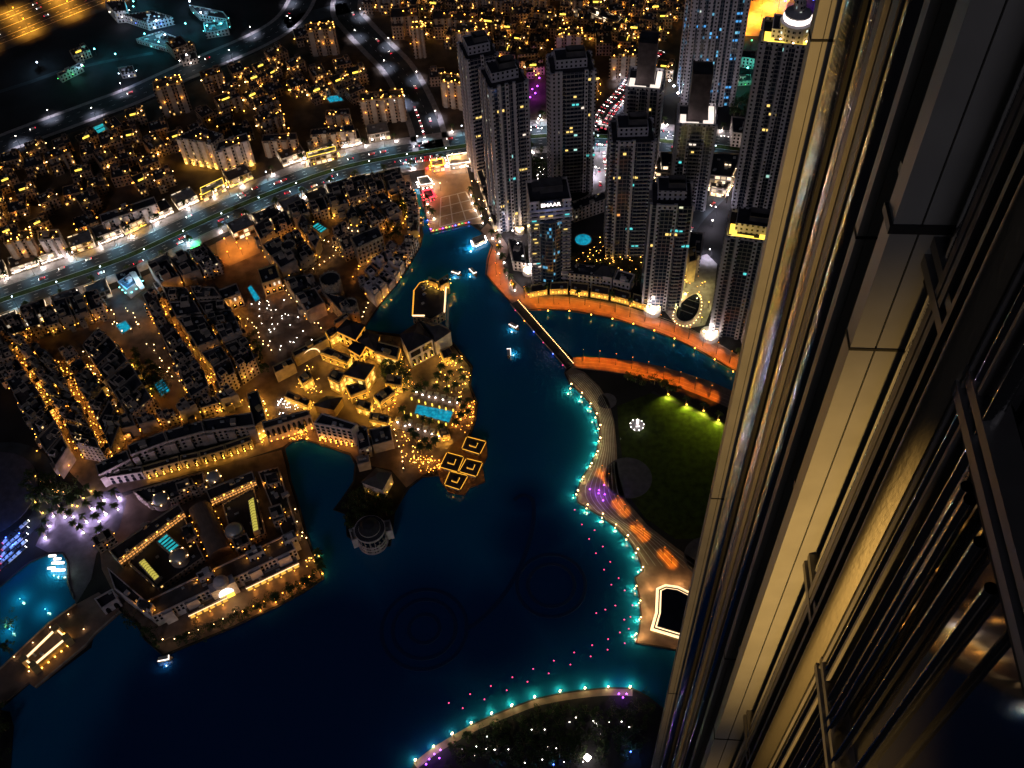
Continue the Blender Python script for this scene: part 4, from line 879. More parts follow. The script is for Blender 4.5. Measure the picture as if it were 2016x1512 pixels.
# --- hotel street, crescent arcade and grid-front wing by the inlet
t, p = building('hotel_wing', 'hotel wing with a blazing gold street front', 'hotel', PP([(486, 776), (508, 768), (524, 826), (500, 842)], 15), 15, 'stucco_gold')
for i in range(4): wall_lamps(t, p[i], p[(i + 1) % 4], 2.5, 5, 'bulb_gold', .6, 1.1, w=420); wall_lamps(t, p[i], p[(i + 1) % 4], 7.5, 3, 'bulb_warm', .45, 1.0)
t, p = building('hotel_wing', 'tan arcaded crescent of the hotel above the orange-lit trees by the inlet', 'hotel', PP([(516, 832), (606, 808), (612, 818), (520, 846)], 15), 15, 'stucco', 'roof_brown')
i = front(p); openings(t, p[i], p[(i + 1) % 4], 5, 14, 9, 1, .6, .9, arch=True); wall_lamps(t, p[i], p[(i + 1) % 4], 3, 8, 'bulb_amber', .5, 1.5, w=200)
t, p = building('hotel_wing', 'grey grid-front hotel wing with orange-lit columns at the inlet', 'hotel', PP([(618, 834), (692, 848), (704, 836), (634, 814)], 18), 18, 'stucco_pale')
i = front(p); openings(t, p[i], p[(i + 1) % 4], 7, 17.5, 7, 3, .6, .62); openings(t, p[i], p[(i + 1) % 4], .5, 6, 7, 1, .6, .9, arch=True); wall_lamps(t, p[i], p[(i + 1) % 4], 3.8, 7, 'bulb_amber', .6, 1.0, w=260); wall_lamps(t, p[i], p[(i + 1) % 4], 2, 7, 'bulb_amber', .5, 1.6)
building('hotel_wing', 'long low grey-roofed hotel hall beside the palm walk', 'hotel', PP([(726, 846), (768, 838), (774, 868), (734, 878)], 9), 9, 'stucco', 'roof_grey')
building('hotel_wing', 'black-roofed hotel hall behind the grid-front wing', 'hotel', PP([(700, 838), (722, 840), (730, 880), (706, 888)], 11), 11, 'wall_pale', 'roof_dark')
building('hotel_wing', 'pale flat block joining the grid-front wing to the hip-roofed villa', 'hotel', PP([(700, 902), (726, 896), (728, 910), (704, 916)], 8), 8, 'stucco', 'pavement')
t, p = building('lake_villa', 'grey hip-roofed villa on the wooded promontory', 'villa', PP([(713, 949), (741, 922), (770, 931), (752, 963)], 12), 12, 'stucco_pale', 'roof_grey', hip=5)
for i in range(4): wall_lamps(t, p[i], p[(i + 1) % 4], 4, 2, 'bulb_gold', .4, w=90)
# --- rotunda on the point
q = P(728, 1042, 16); t = thing('rotunda', 'white ringed rotunda with dark domed roof standing in the lake at the promontory tip', 'rotunda', (q.x, q.y, 0))
lpart('drum', MB().lathe([(8.6, 0), (8.6, 15.4)], 36), 'wall_pale', t)
for z, r in ((.8, 9.4), (4.4, 9.2), (7.2, 9.1), (15, 9.3), (16.2, 9.5)): lpart('ring_ledge', MB().lathe([(r - .8, z), (r, z), (r, z + .55), (r - .8, z + .55)], 36), 'stucco_pale', t)
for k in range(18): inst('window', unit_box('glass_dark'), t, (8.62 * cos(k * pi / 9), 8.62 * sin(k * pi / 9), 9.2), k * pi / 9 + pi / 2, (2.0, 1, 4.4))
rf = lpart('roof', MB().lathe([(9.3, 16.7), (6.6, 17.6), (6.4, 19.2), (3.6, 21.6), (.01, 22.6)], 36), 'roof_dark', t); lpart('roof_rib', MB().lathe([(6.7, 17.6), (6.75, 18.1), (6.4, 18.1)], 36), 'stucco_pale', rf)
for px, l in (([(687, 1043), (703, 1037), (709, 1060), (693, 1066)], 'pale flat-roofed annex left of the rotunda'), ([(753, 1027), (768, 1024), (773, 1046), (758, 1050)], 'lavender flat-roofed annex right of the rotunda')): building('annex', l, 'building', PP(px, 9), 9, 'stucco_pale', 'pavement', extra=False)

# --- palace with golden eaves
def palace_hall(label, px, h, rise=4.0, lit=True, roof='roof_dark', flat=False):
    t, p = building('palace_hall', label, 'palace', PP(px, h), h, 'stucco_gold', roof, hip=None if flat else rise, group='palace halls')
    if lit:
        for i in range(len(p)):
            a, b_ = p[i], p[(i + 1) % len(p)]; u = (b_ - a).normalized(); nn = Vector((u.y, -u.x))
            if (a + b_).y / 2 > sum(q.y for q in p) / len(p) and lit != 2: continue
            part('eave_light', MB().prism([a + nn * .1, b_ + nn * .1, b_ + nn * .4, a + nn * .4], h - 2.2, h - 1.95, bottom=True), M['strip_gold'], t)
            n = max(2, int((b_ - a).length / 5)); wall_lamps(t, a, b_, h * .45, n, 'bulb_gold', .3, 1.2, w=620)
            openings(t, a, b_, 2.5, h - 2.5, n, 2, .4, .6, m='win_yellow' if rnd.random() < .5 else 'glass_dark')
    return t
palace_hall('largest dark hip roof over glowing gold walls, beside the orange gable', [(663, 650), (682, 630), (717, 640), (699, 667)], 15)
palace_hall('brown hip-roofed palace hall nearest the still water', [(705, 671), (722, 650), (746, 660), (739, 690)], 14, lit=True, roof='roof_brown')
palace_hall('small square dark palace roof in the middle of the golden halls', [(686, 685), (697, 673), (719, 680), (708, 698)], 14, 1.0)
palace_hall('pyramid-roofed palace hall with bright yellow eaves', [(678, 736), (701, 711), (736, 719), (717, 746)], 16, 6)
palace_hall('flat dark palace roof left of the pyramid-roofed hall', [(645, 743), (656, 728), (680, 735), (667, 754)], 14, flat=True)
palace_hall('unlit dark hip roof below the palace forecourt', [(619, 797), (643, 780), (673, 783), (657, 806)], 9, 3, lit=False, roof='roof_grey')
palace_hall('long arcaded palace wing with bright arches over the forecourt', [(630, 694), (646, 684), (692, 704), (684, 714)], 9, flat=True, roof='roof_brown')
palace_hall('tan wall wing of the palace along the car court', [(574, 694), (641, 660), (646, 668), (580, 704)], 10, flat=True, lit=False, roof='roof_brown')
palace_hall('arched brown gallery at the car court corner', [(536, 722), (574, 704), (580, 716), (542, 736)], 10, flat=True, lit=False, roof='roof_brown')
palace_hall('gold-lit base wing linking the pyramid hall to the garden', [(680, 760), (716, 752), (724, 768), (690, 780)], 9, flat=True, lit=2)
palace_hall('yellow-windowed garden wing beside the pale arched house', [(742, 672), (788, 684), (782, 706), (736, 692)], 13, flat=True)
palace_hall('orange-lit garden wing above the pool', [(735, 780), (766, 760), (778, 772), (748, 794)], 9, flat=True, lit=2)
t, p = building('orange_gable', 'orange floodlit gable wall rising behind the largest palace roof', 'building', PP([(656, 632), (684, 614), (688, 624), (660, 640)], 12), 12, 'stucco_gold', 'roof_brown', extra=False); wall_lamps(t, p[0], p[1], 2, 4, 'bulb_orange', .5, 1.4, w=420); wall_lamps(t, p[2], p[3], 2, 4, 'bulb_orange', .5, 1.4, w=420)
q = P(613, 706); t = thing('half_round_gate', 'glowing half-round gateway on the palace forecourt', 'gate', (q.x, q.y, 0), .5)
lpart('wall', MB().add(*(lambda o: ([(x, 0, z) for x, z in o] + [(x, 1.4, z) for x, z in o], [(i, i + 1, len(o) + i + 1, len(o) + i) for i in range(len(o) - 1)] + [(i, i + 1, len(o) - 2 - i, len(o) - 1 - i) for i in range(len(o) // 2 - 1)] + [tuple(len(o) + k for k in (i, len(o) - 1 - i, len(o) - 2 - i, i + 1)) for i in range(len(o) // 2 - 1)]))(
    [(6.5 * cos(pi * k / 14), 3 + 6.5 * sin(pi * k / 14)) for k in range(15)] + [(4.2 * cos(pi - pi * k / 14), 3 + 4.2 * sin(pi - pi * k / 14)) for k in range(15)])), 'stucco_gold', t)
mb = MB()
for k in range(14): mb.tube((6.9 * cos(pi * k / 14), -.3, 3 + 6.9 * sin(pi * k / 14)), (6.9 * cos(pi * (k + 1) / 14), -.3, 3 + 6.9 * sin(pi * (k + 1) / 14)), .35)
lpart('light_arc', mb, 'strip_warm', t)
t, p = building('arched_house', 'pale lavender lakeside house with two tiers of arches and a dark hip roof', 'house', PP([(788, 658), (823, 635), (851, 667), (805, 692)], 18), 18, 'stucco_pale', 'roof_dark', hip=5)
i = front(p); openings(t, p[i], p[(i + 1) % 4], 1, 8.5, 4, 1, .62, .9, arch=True); openings(t, p[i], p[(i + 1) % 4], 9, 16.5, 2, 1, .8, .7); wall_lamps(t, p[i], p[(i + 1) % 4], 3, 4, 'bulb_gold', .45, 1.0, w=90)
building('arched_house', 'windowless lavender lakeside house with a grey hip roof', 'house', PP([(826, 632), (868, 638), (887, 652), (857, 672)], 15), 15, 'stucco_pale', 'roof_grey', hip=4)
# --- restaurant terrace over the water
RP = [(812, 622), (815, 572), (826, 557), (843, 552), (864, 555), (878, 566), (875, 615), (850, 630)]
t, p = building('lake_restaurant', 'flat black-roofed restaurant on the lake outlined by amber cornice lights', 'restaurant', PP(RP, 8), 8, 'wall_old', 'roof_dark', par=.6, extra=False)
o = [P(a, b_, 8.7).xy for a, b_ in RP]
def light_line(parent, a, b_, z, m='strip_gold', w=.5, name='cornice_light'):
    a, b_ = Vector(a), Vector(b_); u = (b_ - a).normalized(); nn = Vector((-u.y, u.x)) * w / 2
    return part(name, MB().prism([a + nn, a - nn, b_ - nn, b_ + nn], z, z + w, bottom=True), M[m], parent)
light_line(t, o[0], o[1], 8.7, w=.7); light_line(t, o[0], P(836, 622, 8.7).xy, 8.7, 'strip_warm', .8); light_line(t, o[5], o[6], 8.7, 'strip_warm', .9); light_line(t, o[1], o[2], 8.7, 'strip_gold', .3); light_line(t, o[2], o[3], 8.7, 'strip_gold', .3)
for px, l in (([(843, 546), (861, 552), (862, 560), (845, 555)], 'left leaf of the gold V-shaped screen on the lake restaurant'), ([(862, 553), (882, 541), (884, 556), (866, 566)], 'right leaf of the gold V-shaped screen on the lake restaurant')):
    s_, p = building('gold_screen', l, 'screen', PP(px, 12), 12, 'stucco_gold', extra=False)
    for i in range(4): wall_lamps(s_, p[i], p[(i + 1) % 4], 9.0, 2, 'bulb_gold', .4, 1.2, w=380)
# --- four pavilions on stilts
structure('pavilion_deck', MB().prism(PP([(858, 918), (885, 880), (915, 858), (958, 868), (960, 900), (950, 920), (955, 950), (925, 962), (915, 976), (885, 972), (868, 950)]), .2, .8), M['wood'])
for l, px in (('topmost square pavilion roof edged in gold over the lake', [(920, 862), (955, 871), (944, 893), (911, 883)]), ('leftmost square pavilion roof edged in gold over the lake', [(881, 893), (911, 901), (900, 928), (868, 919)]),
              ('rightmost square pavilion roof edged in gold over the lake', [(919, 905), (948, 912), (937, 937), (906, 928)]), ('lowest square pavilion roof edged in gold over the lake', [(887, 930), (919, 938), (905, 963), (877, 954)])):
    p = ccw(PP(px, 6)); c = sum(p, Vector((0, 0))) / 4; t = thing('lake_pavilion', l, 'pavilion', (c.x, c.y, .8), 0, 'gold-edged pavilions on the lake')
    part('wall', MB().ring(offset(p, 1.2), .3, .8, 6), M['stucco'], t); part('roof', MB().hip(p, 6, 1.6, .5), M['roof_brown'], t)
    q_ = [c.lerp(v, .30) for v in p]; ln = part('lantern', MB().prism(q_, 6.4, 8.6, top=False), M['stucco_gold'], t); part('lantern_roof', MB().hip(q_, 8.6, .8, .4), M['roof_dark'], ln)
    for i in range(4):
        a, b_ = p[i], p[(i + 1) % 4]; u = (b_ - a).normalized(); nn = Vector((u.y, -u.x))
        light_line(t, a + nn * .6, b_ + nn * .6, 6.25, 'strip_gold', .3, 'eave_light'); wash(t, (*((a + b_) / 2 + nn * 1.6), 4.0), 130, AMBER)
        if i < 4: light_line(t, c.lerp(a, .38), c.lerp(b_, .38), 7.0, 'strip_gold', .3, 'lantern_light')
# --- pools
def pool(label, px, m, h=.1, stripes=0):
    p = ccw(PP(px, h)); c = sum(p, Vector((0, 0))) / len(p); t = thing('swimming_pool', label, 'pool', (c.x, c.y, 0))
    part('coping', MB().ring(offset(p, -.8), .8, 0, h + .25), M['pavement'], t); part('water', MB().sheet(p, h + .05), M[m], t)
    if stripes and len(p) == 4:
        for k in range(1, stripes):
            f = k / stripes; a, b_ = p[0].lerp(p[3], f), p[1].lerp(p[2], f); u = (b_ - a).normalized(); nn = Vector((-u.y, u.x)) * .45
            part('divider', MB().prism([a + nn, a - nn, b_ - nn, b_ + nn], 0, h + .35), M['roof_dark'], t)
    return t, p
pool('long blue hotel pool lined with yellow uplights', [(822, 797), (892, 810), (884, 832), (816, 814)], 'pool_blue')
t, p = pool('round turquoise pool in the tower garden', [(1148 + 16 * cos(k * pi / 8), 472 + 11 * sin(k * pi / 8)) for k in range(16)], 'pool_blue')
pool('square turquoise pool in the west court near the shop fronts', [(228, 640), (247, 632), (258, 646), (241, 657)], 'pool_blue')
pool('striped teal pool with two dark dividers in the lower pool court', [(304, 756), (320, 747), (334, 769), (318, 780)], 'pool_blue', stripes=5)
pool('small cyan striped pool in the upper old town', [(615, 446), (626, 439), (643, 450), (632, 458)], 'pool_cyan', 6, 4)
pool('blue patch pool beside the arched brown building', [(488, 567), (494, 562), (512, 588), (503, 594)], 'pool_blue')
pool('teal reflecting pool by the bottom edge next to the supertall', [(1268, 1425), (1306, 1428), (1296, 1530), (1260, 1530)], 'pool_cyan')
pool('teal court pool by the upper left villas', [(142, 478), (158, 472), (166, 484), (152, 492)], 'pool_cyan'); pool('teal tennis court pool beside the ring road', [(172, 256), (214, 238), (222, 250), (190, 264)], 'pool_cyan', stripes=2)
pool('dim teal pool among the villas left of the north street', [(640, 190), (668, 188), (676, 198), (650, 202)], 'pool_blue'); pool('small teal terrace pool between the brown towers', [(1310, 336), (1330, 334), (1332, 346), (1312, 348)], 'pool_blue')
# orange lit court behind the shop fronts, and the green-lit drop-off
structure('orange_court_paving', MB().sheet(PP([(425, 478), (470, 455), (510, 470), (512, 498), (452, 524), (430, 512)]), .2), M['plaza_paving'])
for k, px in enumerate(((446, 482), (470, 490), (490, 482), (452, 508), (478, 502))):
    q = P(*px); t = thing('court_lamp', 'slim white court lamp on the orange paving, %s from the left' % ORD(k + 1), 'lamp', (q.x, q.y, 0), 0, 'lamps of the orange court'); lpart('post', MB().tube((0, 0, 0), (0, 0, 7), .12), 'metal_dark', t); inst('globe', bulb_mesh('bulb_amber', .55), t, (0, 0, 7)); lamp('POINT', t, (0, 0, 6.2), 5200, (1, .34, .04))
q = P(388, 486); t = thing('green_canopy', 'green-lit drop-off canopy beside the boulevard', 'canopy', (q.x, q.y, 0)); lpart('canopy_roof', MB().box(0, 0, 3.6, 4, 9, 6, .5), 'sail', t); lpart('lit_edge', MB().box(0, -3.4, 3.4, 3.8, 8, .6, .5), 'bulb_green', t)
for x, y in ((-3.5, -2), (3.5, -2), (3.5, 2), (-3.5, 2)): lpart('post', MB().tube((x, y, 0), (x, y, 3.6), .15), 'metal_pale', t)
lamp('POINT', t, (0, -1, 7), 1500, (.1, 1, .4)); lamp('POINT', t, (-6, 2, 6), 3000, (.4, .8, 1))
t, p = building('blue_hall', 'blue and teal floodlit hall with a white sail on the southern shop row', 'building', PP([(232, 556), (262, 535), (278, 552), (250, 572)], 9), 9, 'stucco_pale', 'roof_grey'); part('sail_roof', MB().add([(*P(254, 536, 12).xy, 12), (*P(266, 534, 12).xy, 12), (*P(285, 566, 11).xy, 11), (*P(277, 572, 11).xy, 11), (*P(254, 536, 11.6).xy, 11.6), (*P(266, 534, 11.6).xy, 11.6), (*P(285, 566, 10.6).xy, 10.6), (*P(277, 572, 10.6).xy, 10.6)], [(0, 1, 2, 3), (7, 6, 5, 4), (0, 4, 5, 1), (1, 5, 6, 2), (2, 6, 7, 3), (3, 7, 4, 0)]), M['sail'], t)
for k in range(4): wall_lamps(t, p[k], p[(k + 1) % 4], 6, 3, 'bulb_teal', .6, 1.2)
lamp('POINT', t, Vector((*P(268, 548, 16), )) - Vector(t.location), 5200, (.55, .85, 1)); lamp('POINT', t, Vector((*P(244, 560, 13), )) - Vector(t.location), 3600, (.05, .45, 1))

# ================================================================== MARKET ISLAND
WL = 'wings of the market island'
def wing(label, px, h, wall, roof='roof_dark', **k): return building('market_wing', label, 'building', PP(px, h), h, wall, roof, group=WL, **k)
t, p = wing('long lavender front wing of the market island with two rows of square openings', [(300, 1216), (583, 1082), (566, 1052), (288, 1184)], 12, 'stucco_pale', 'roof_grey')
i = front(p); openings(t, p[i], p[(i + 1) % 4], 5.2, 12.2, 34, 2, .55, .62, arch=False); openings(t, p[i], p[(i + 1) % 4], .5, 4.5, 30, 1, .5, .9, m='shop_gold' , arch=True, off=-.12) if False else None
a, b_ = p[i], p[(i + 1) % 4]; u = (b_ - a).normalized(); nn = Vector((u.y, -u.x))
for f0, f1 in ((.06, .13), (.22, .30), (.40, .47), (.66, .74), (.86, .95)): part('bay', MB().ring([a.lerp(b_, f0) + nn * .02, a.lerp(b_, f1) + nn * .02, a.lerp(b_, f1) + nn * 2.2, a.lerp(b_, f0) + nn * 2.2], .4, 0, 12.6, 11.6).sheet(offset(ccw([a.lerp(b_, f0) + nn * .02, a.lerp(b_, f1) + nn * .02, a.lerp(b_, f1) + nn * 2.2, a.lerp(b_, f0) + nn * 2.2]), .3), 11.7), M['stucco_pale'], t)
col = [a.lerp(b_, .20) + nn * 5, a.lerp(b_, .47) + nn * 5]; col2 = [a.lerp(b_, .60) + nn * 5, a.lerp(b_, .98) + nn * 5]
for k, (c0, c1) in enumerate((col, col2)):
    s_, q_ = building('colonnade', 'orange-lit colonnade %s the glowing portal of the market island' % ('left of' if k == 0 else 'right of'), 'colonnade', [c0, c1, c1 - nn * 4.6, c0 - nn * 4.6], 4.6, 'stucco', 'brown_paving', extra=False)
    n = int((c1 - c0).length / 4); openings(s_, c0, c1, .2, 4.2, n, 1, .68, .9, m='shop_gold' if True else '', arch=True); light_line(s_, c0 + nn * .4, c1 + nn * .4, 4.5, 'strip_warm', .3, 'cornice_light'); wall_lamps(s_, c0, c1, 2, n // 2, 'bulb_amber', .3, 2.0, w=260)
q = P(452, 1180); t = thing('portal', 'domed portal of the market island glowing white and yellow', 'portal', (q.x, q.y, 0), atan2(u.y, u.x))
lpart('wall', MB().box(0, 4, 0, 14, 15, 6), 'stucco_pale', t); lpart('opening', MB().prism([(4.4 * cos(pi * k / 10), .6) for k in range(2)], 0, .1) if False else MB().box(0, .8, .5, 5.4, 8.4, .5), 'strip_yellow', t)
lpart('arch_glow', MB().add(*(lambda o: ([(x, .55, z) for x, z in o] + [(x, 1.1, z) for x, z in o], [tuple(range(len(o))), tuple(reversed(range(len(o), 2 * len(o))))] + [(i, len(o) + i, len(o) + (i + 1) % len(o), (i + 1) % len(o)) for i in range(len(o))]))([(4.5 * cos(pi * k / 12), 5.6 + 6.2 * sin(pi * k / 12)) for k in range(13)])), 'strip_white', t)
lpart('dome', MB().lathe([(4.6, 14), (4.8, 15), (4.2, 17), (2.6, 19), (.01, 20)], 20, 0, 4), 'stucco_pale', t); lamp('POINT', t, (0, -5, 9), 1600, (1, .62, .2))
wing('west corner wing of the market island beside the bridge head', [(226, 1160), (298, 1214), (284, 1180), (212, 1118)], 11, 'stucco_pale')
t, p = wing('amber-windowed north-west wing of the market island', [(214, 1084), (352, 992), (362, 1008), (232, 1104)], 10, 'wall_old', 'roof_brown')
i = front(p); openings(t, p[i], p[(i + 1) % 4], 4.5, 9.5, 22, 2, .7, .5, m='win_orange', name='lit_window'); wall_lamps(t, p[i], p[(i + 1) % 4], 10.8, 6, 'bulb_gold', .4, w=120)
t, p = wing('amber-windowed north wing of the market island', [(405, 965), (497, 928), (503, 946), (414, 986)], 10, 'wall_old', 'roof_brown')
i = front(p); openings(t, p[i], p[(i + 1) % 4], 4.5, 9.5, 16, 2, .7, .5, m='win_orange', name='lit_window'); wall_lamps(t, p[i], p[(i + 1) % 4], 10.8, 5, 'bulb_gold', .45, w=120)
wing('dark north-east wing of the market island along the inlet', [(508, 930), (548, 920), (588, 1050), (560, 1062)], 9, 'wall_pale'); wing('dark roof wing between the domes of the market island', [(262, 968), (400, 930), (404, 952), (340, 985), (290, 990)], 9, 'wall_old')
wing('low inner roof of the market island around the blue skylight', [(252, 1108), (360, 1012), (402, 1098), (312, 1160)], 5, 'wall_old', extra=False); wing('low inner roof of the market island beside the yellow skylight', [(438, 994), (500, 960), (524, 1052), (462, 1080)], 5, 'wall_old', extra=False)
def skylight(label, px, h, m, n):
    p = PP(px, h); c = sum(p, Vector((0, 0))) / 4; t = thing('skylight', label, 'skylight', (c.x, c.y, h))
    part('kerb', MB().ring(p, .5, h - 5, h + .2), M['stucco'], t); part('glazing', MB().hip(p, h + .2, 1.3, -.4), M[m], t)
    a, b_, c_, d_ = p
    for k in range(1, n): f = k / n; x, y = a.lerp(b_, f), d_.lerp(c_, f); mid = (x + y) / 2; part('glazing_bar', MB().tube((x.x, x.y, h + .25), (mid.x, mid.y, h + 1.6), .16, n=4).tube((mid.x, mid.y, h + 1.6), (y.x, y.y, h + .25), .16, n=4), M['metal_dark'], t)
skylight('yellow glazed vault in the south-west court of the market island', [(272, 1108), (304, 1144), (315, 1135), (284, 1099)], 10, 'skylight', 9); skylight('pale yellow glazed vault in the north-east court of the market island', [(488, 986), (498, 1048), (510, 1043), (500, 978)], 10, 'skylight', 12)
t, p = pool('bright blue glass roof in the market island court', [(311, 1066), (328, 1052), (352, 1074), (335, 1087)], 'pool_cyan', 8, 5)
t['category'] = 'glass roof'; t.name = 'glass_roof'
p = PP([(372, 1008), (412, 986), (454, 1078), (412, 1098)], 7); ax0, ax1 = (p[0] + p[1]) / 2, (p[3] + p[2]) / 2; uu = (ax1 - ax0).normalized(); nn = Vector((-uu.y, uu.x)); r = (p[1] - p[0]).length / 2
t = thing('vaulted_street', 'broad brown barrel roof over the central street of the market island', 'building', (*((ax0 + ax1) / 2), 0))
prof = [(r * cos(pi * k / 10), 7 + 4.2 * sin(pi * k / 10)) for k in range(11)]; prof = [(r, 0)] + prof + [(-r, 0)]
vs = [(*(e + nn * x), z) for e in (ax0, ax1) for x, z in prof]; n = len(prof)
part('vault', MB().add(vs, [(i, n + i, n + i + 1, i + 1) for i in range(n - 1)] + [tuple(range(n)), tuple(reversed(range(n, 2 * n)))]), M['brown_paving'], t)
for k in range(7): e = ax0.lerp(ax1, (k + .5) / 7); wall_lamps(t, e + nn * r + uu, e + nn * r - uu, 6, 1, 'bulb_amber', .3); wall_lamps(t, e - nn * r - uu, e - nn * r + uu, 6, 1, 'bulb_amber', .3)
for l, px, r in (('lit silver dome near the street end of the market island', (420, 938), 4.4), ('lit silver dome on the north-west of the market island', (315, 982), 5), ('lit silver dome beside the blue glass roof', (351, 1094), 5.2), ('dull grey dome beside the pale yellow vault', (460, 1043), 5.2)):
    q = P(px[0], px[1], 10); t = thing('dome', l, 'dome', (q.x, q.y, 0), 0, 'domes of the market island')
    lpart('drum', MB().lathe([(r * 1.15, 4), (r * 1.15, 9.6), (r, 9.6)], 20), 'stucco', t); lpart('shell', MB().lathe([(r * cos(a_ * pi / 16), 9.6 + r * .62 * sin(a_ * pi / 16)) for a_ in range(8)] + [(.01, 9.6 + r * .62)], 24), 'metal_pale', t, True)
    if 'lit' in l:
        for k in range(5): inst('uplight', bulb_mesh('bulb_warm', .32), t, (r * 1.1 * cos(k * 1.256), r * 1.1 * sin(k * 1.256), 10))
structure('island_terrace', MB().prism(PP([(306, 1238), (318, 1262), (450, 1214), (612, 1136), (600, 1100)]), 0, .6), M['brown_paving'])

r5 = random.Random(5)
for l, px, h, wl, rf in (('stepped pale roof tower at the west corner of the market island', [(268, 1190), (296, 1204), (302, 1190), (276, 1176)], 16, 'stucco_pale', 'roof_grey'), ('stepped pale roof tower left of the portal of the market island', [(392, 1142), (420, 1128), (414, 1116), (386, 1130)], 16, 'stucco_pale', 'roof_grey'),
    ('stepped pale roof tower right of the portal of the market island', [(490, 1100), (520, 1086), (514, 1074), (484, 1088)], 16, 'stucco_pale', 'roof_grey'), ('pale end tower of the market island front by the inlet', [(560, 1070), (584, 1058), (578, 1044), (554, 1056)], 15, 'stucco_pale', 'roof_grey'),
    ('brown courtyard block beside the barrel roof of the market island', [(356, 1040), (376, 1030), (388, 1056), (368, 1068)], 11, 'wall_old', 'roof_brown'), ('brown courtyard block east of the barrel roof of the market island', [(456, 1062), (486, 1050), (494, 1068), (464, 1082)], 11, 'wall_old', 'roof_brown'),
    ('tan corner block at the inlet side of the market island', [(528, 1000), (552, 992), (562, 1020), (538, 1030)], 13, 'wall_old', 'roof_grey'), ('tan block by the street end of the market island', [(520, 935), (545, 930), (552, 950), (526, 956)], 13, 'wall_old', 'roof_brown'), ('tan block between the two north domes of the market island', [(345, 952), (378, 942), (384, 956), (350, 968)], 13, 'wall_old', 'roof_grey'),
    ('tan block above the west terrace of the market island', [(180, 1060), (214, 1040), (224, 1056), (190, 1078)], 8, 'wall_old', 'roof_brown')):
    t, p = wing(l, px, h, wl, rf)
    for k in range(4): wall_lamps(t, p[k], p[(k + 1) % 4], h - 2.4, 1, 'bulb_amber', .32, 1.0, w=160 if k % 2 else 0)
    i = front(p); openings(t, p[i], p[(i + 1) % 4], h - 5, h - .6, 3, 1, .5, .6, arch=True)
for l, px, h in (('gold-walled garden hall between the pyramid roof and the pool', [(762, 738), (792, 742), (790, 760), (758, 756)], 8), ('gold-walled gate hall left of the palace forecourt', [(586, 742), (606, 730), (616, 744), (596, 757)], 8), ('low gold-lit gallery below the palace forecourt', [(566, 770), (612, 788), (606, 800), (560, 782)], 6),
    ('narrow gold-lit hall beside the orange garden wing', [(704, 786), (732, 794), (728, 808), (700, 800)], 8), ('gold-lit square hall behind the largest palace roof', [(640, 652), (660, 642), (668, 654), (648, 666)], 11), ('low tan hall of the palace beside the palm walk', [(730, 812), (768, 820), (764, 834), (726, 826)], 7), ('small gold-eaved tea house in the garden by the arched house', [(866, 690), (886, 684), (894, 700), (874, 708)], 7), ('small gold-eaved kiosk between the pool and the pavilions', [(862, 846), (880, 842), (886, 856), (868, 860)], 6)):
    palace_hall(l, px, h, flat=True, roof='roof_brown')

